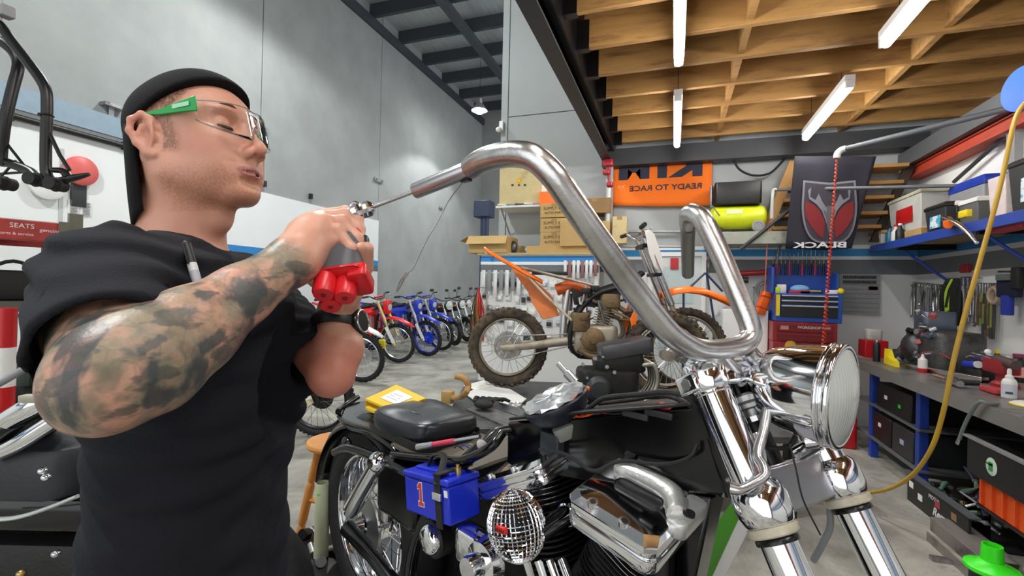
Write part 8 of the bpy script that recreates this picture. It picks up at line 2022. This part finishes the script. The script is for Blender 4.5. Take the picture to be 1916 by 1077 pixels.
MB().cyl((p.x + .03, p.y + .02, ZB + .17), (p.x + .03, p.y + .26, ZB + .17), .026, n=20).build('vice_barrel', chrome, r); MB().cyl((p.x + .03, p.y + .02, ZB + .17), (p.x + .03, p.y - .16, ZB + .16), .034, .028, n=20).build('vice_screw_housing', mat('vice_brown', '#4f3f3a', .5), r); MB().cyl((p.x - .02, p.y + .27, ZB + .15), (p.x + .09, p.y + .27, ZB + .2), .007, n=8).build('vice_handle', chrome_s, r); MB().ell((p.x + .03, p.y + .12, ZB + .21), (.018, .018, .018)).build('vice_knob', white_p, r)
r, p = at('red_foam_pad', 'flat red pad lying under the vice', 'pad', 1845, 734); MB().rbox((p.x + .04, p.y, ZB + .018), (.08, .16, .026), .012).build('pad', mat('red_pad', '#b33a3e', .6), r)
r, p = at('white_aerosol', 'white lubricant can with printed label near the bench front right', 'spray can', 1888, 744)
MB().lathe([(.032, 0), (.033, .004), (.033, .09), (.026, .105), (.014, .112)], (p.x, p.y, ZB + .001), UP, n=26).build('can_body', white_p, r); MB().lathe([(.018, 0), (.018, .012), (.010, .02), (.010, .045), (.006, .055)], (p.x, p.y, ZB + .112), UP, n=18).build('can_nozzle', white_p, r)
cd_ = (V((0, 0, 0)) - V((p.x, p.y, 0))).normalized(); sdw = UP.cross(cd_)
MB().lathe([(.0335, .02), (.0335, .08)], (p.x, p.y, ZB), UP, n=26).build('can_label', mat('label_lilac', '#c9cad6', .5), r)
MB().box(V((p.x, p.y, ZB + .032)) + cd_ * .0338, (.03, .002, .012), (sdw, cd_, UP)).build('label_mark', mat('label_navy', '#2e3357', .5), r)
r, p = at('oval_lid', 'white oval lid with yellow edge at the right end of the visible bench', 'lid', 1900, 756)
MB().lathe([(.001, .018), (.07, .016), (.085, .008), (.085, .002), (.001, .001)], (p.x + .06, p.y - .02, ZB), UP, n=36).build('lid_disc', mat('ivory', '#e9e6d6', .5), r); MB().torus((p.x + .06, p.y - .02, ZB + .004), UP, .085, .004, n=36, m=6).build('yellow_edge', yellow_p, r)
gh = root('grey_air_hose', BT(1860, 742), 'short grey air hose with steel coupling hanging over the bench edge', 'hose')
hp = [BT(1868, 735) + UP * .01, BT(1850, 745) + UP * .012, P(1832, 748, 2.02), P(1812, 778, 2.0), P(1800, 805, 2.0), P(1794, 822, 2.0)]
hp = [PX(1868, 735, XB0 + .06), PX(1850, 742, XB0 + .0)] + [PX(a, b, XB0 - .03) for a, b in ((1832, 752), (1815, 775), (1803, 800), (1796, 820))]
hp[0].z = ZB + .012; hp[1].z = ZB + .014
MB().tube(hp, .0095, n=10, k=5).build('hose', mat('hose_grey', '#76807c', .5), gh); e_ = PX(1793, 828, XB0 - .03); MB().cyl(hp[-1], e_, .012, n=12).ell(e_, (.013, .013, .013)).build('coupling', chrome_s, gh)
# bottles along the wall at the back of the bench
bs = [(1744, 640, 'white paper cup behind the engine', 'cup', 'cup', white_p, .05, .035, None), (1806, 648, 'black bottle with yellow cap left in the back row', 'bottle', 'bottle', dark_g, .15, .035, yellow_p), (1817, 650, 'yellow and black slim bottle next to it', 'bottle', 'bottle', yellow_p, .14, .022, black_p), (1826, 655, 'tall dark blue bottle standing beside the white upright jug', 'bottle', 'bottle', mat('navy_bottle', '#20264f', .35), .17, .022, black_p), (1845, 655, 'large white jug in the middle of the back row', 'jug', 'jug', white_p, .17, .055, white_p), (1866, 648, 'yellow topped black oil bottle by the blue overalls', 'bottle', 'bottle', mat('amber_black', '#3b3420', .4), .19, .032, yellow_p), (1877, 652, 'small yellow bottle with white trigger', 'bottle', 'bottle', yellow_p, .15, .03, white_p), (1886, 650, 'pale green spray bottle', 'bottle', 'bottle', mat('pale_green_b', '#9cc9a8', .35), .16, .026, white_p), (1906, 655, 'big black drum bottle with pink label and magenta band', 'bottle', 'bottle', black_p, .19, .06, mat('magenta', '#7c2450', .4))]
for px, py, lb, nm, cat, m, h_, rr, cap_ in bs:
    p = BT(px, py); x = min(max(p.x, XB0 + .35), XR - .10); y = min(p.y if abs(x - p.x) < .02 else PX(px, py, x).y, 5.05)
    r = root({'cup': 'paper_cup', 'jug': 'plastic_jug'}.get(nm, 'bottle'), (x, y, ZB), lb if 'bench' in lb else lb + ' on the bench', cat)
    if nm == 'cup': MB().lathe([(rr * .8, 0), (rr, h_ * 1.6), (rr * .9, h_ * 1.6), (rr * .7, .01), (.001, .01)], (x, y, ZB + .001), UP, n=22).build('cup_wall', m, r); continue
    MB().lathe([(rr * .95, 0), (rr, .01), (rr, h_ * .68), (rr * .45, h_ * .82), (rr * .38, h_ * .9)], (x, y, ZB + .001), UP, n=22).build('bottle_body', m, r); MB().lathe([(rr * .48, 0), (rr * .48, h_ * .12), (.001, h_ * .13)], (x, y, ZB + h_ * .88), UP, n=18).build('bottle_cap', cap_, r)
    MB().lathe([(rr * 1.012, h_ * .18), (rr * 1.012, h_ * .55)], (x, y, ZB + .001), UP, n=22).build('bottle_label', mat('label_' + nm + str(int(px)), (.6 + .3 * ((px * 7) % 10) / 10 if px != 1906 else .8, .55 if px % 2 else .35, .3), .5), r)

# ---- pipes, hoses, reel
galv = mat('grey_conduit', '#565a5f', .5, 0)
pp = root('overhead_air_pipe', P(1740, 240, 2.6), 'grey air pipe running across under the timber joists to an elbow', 'pipe')
e1_ = PZ(1572, 283, 2.62); e2_ = PZ(1916, 200, 2.62)
e1_ = P(1575, 280, 4.0); e2_ = PX(1925, 193, XR - .12)
MB().cyl(e1_, e2_, .022, n=14).build('pipe_run', galv, pp); MB().cyl(e2_, V((XR, e2_.y, e2_.z)), .02, n=10).build('pipe_mount', galv, pp)
MB().tube([lerp(e1_, e2_, .03), e1_, e1_ + V((-.03, 0, -.03)), e1_ + V((-.035, 0, -.07))], .027, n=12, k=3).build('pipe_elbow', mat('pale_elbow', '#b9bdba', .45), pp)
rh = root('red_recoil_hose', P(1557, 450, 4.0), 'red coiled air hose hanging from the overhead pipe elbow', 'hose')
h0 = e1_ + V((-.035, 0, -.07)); h1 = P(1541, 645, 4.0); pts = []
core = h0 - h1; n_t = 60
cx_, cy_, cz_ = frame_z(core)
cyl_pts = []
for i in range(n_t * 7):
    t = i / (n_t * 7 - 1); rr = .009 * (.5 + .9 * t); a = 2 * PI * n_t * t * .8; cyl_pts.append(lerp(h0, h1, t) + cx_ * rr * math.cos(a) + cy_ * rr * math.sin(a))
MB().tube(cyl_pts, .0065, n=6).build('coil', mat('coil_red', '#c4422e', .4), rh)
MB().cyl(h1, h1 - UP * .08, .012, n=10).build('coupling', mat('brass', (.6, .42, .16)), rh)
p2 = root('second_air_pipe', WB(1640, 352, .5), 'second grey air pipe lower on the back wall with a drop elbow', 'pipe')
f1_, f2_ = P(1450, 355, 4.9), PX(1856, 346, XR - .06)
MB().cyl(f1_, f2_, .016, n=12).build('pipe_run', galv, p2); MB().tube([lerp(f1_, f2_, .015), f1_, f1_ + V((-.02, 0, -.03)), f1_ + V((-.025, 0, -.3))], .017, n=10, k=3).build('pipe_drop', mat('pale_elbow', '#b9bdba'), p2); MB().cyl(f2_, V((XR, f2_.y, f2_.z)), .014, n=8).build('pipe_mount', galv, p2)
ob_ = root('orange_pendant_plug', P(1428, 570, 4.9), 'orange pendant socket block hanging on a thin red cord', 'socket')
g1 = P(1428, 565, 4.9); MB().tube([f1_ + V((-.025, 0, -.3)), P(1436, 450, 4.9), P(1431, 545, 4.9)], .006, n=6, k=3).build('cord', mat('cord_red', '#c46a52', .5), ob_)
oa = (P(1436, 548, 4.9) - P(1420, 592, 4.9)).normalized(); MB().rbox(g1 + V((0, 0, -.01)), (.10, .07, .24), .02, ax=((R0 - oa * R0.dot(oa)).normalized(), H0, oa)).build('socket_body', mat('socket_orange', '#f0661a', .4), ob_, bev=.004)
for k in (-.06, .06): MB().rbox(g1 + oa * k - H0 * .001, (.108, .078, .02), .02, ax=((R0 - oa * R0.dot(oa)).normalized(), H0, oa)).build('socket_rib', mat('socket_dark_orange', '#c24c10', .5), ob_)
yh = root('yellow_air_hose', P(1830, 500, 2.0), 'yellow air hose dropping from the reel and looping along the floor', 'hose')
ypts = [P(1925, 185, 2.25), P(1908, 205, 2.22), P(1896, 235, 2.2), P(1878, 320, 2.16), P(1858, 400, 2.12), P(1830, 500, 2.08), P(1805, 590, 2.05), P(1783, 680, 2.03), P(1765, 770, 2.03), P(1742, 840, 2.1), P(1705, 890, 2.3), P(1660, 915, 2.55), P(1610, 922, 2.85), P(1560, 918, 3.1)]
for q in ypts: q.z = max(q.z, .012)
MB().tube(ypts, .0095, n=10, k=6).build('hose', mat('hose_yellow', '#b8922a', .45), yh)
br_ = root('blue_hose_reel', P(1925, 165, 2.25), 'blue hose reel under the joists at the right edge', 'hose reel')
c = P(1932, 165, 2.25); MB().lathe([(.10, -.05), (.105, -.05), (.105, -.04), (.05, -.035), (.05, .035), (.105, .04), (.105, .05), (.10, .05)], c, (1, .25, 0), n=36).build('reel_body', mat('reel_blue', '#1f62c4', .35), br_)
rw = MB()
for k in range(5): rw.torus(c + V((1, .25, 0)).normalized() * (-.03 + .015 * k), (1, .25, 0), .075, .009, n=30, m=6)
rw.build('wound_hose', mat('reel_hose_blue', '#4c8fe0', .4), br_); MB().cyl(c, V((XR, c.y, c.z)), .014, n=8).build('reel_bracket', steel, br_)
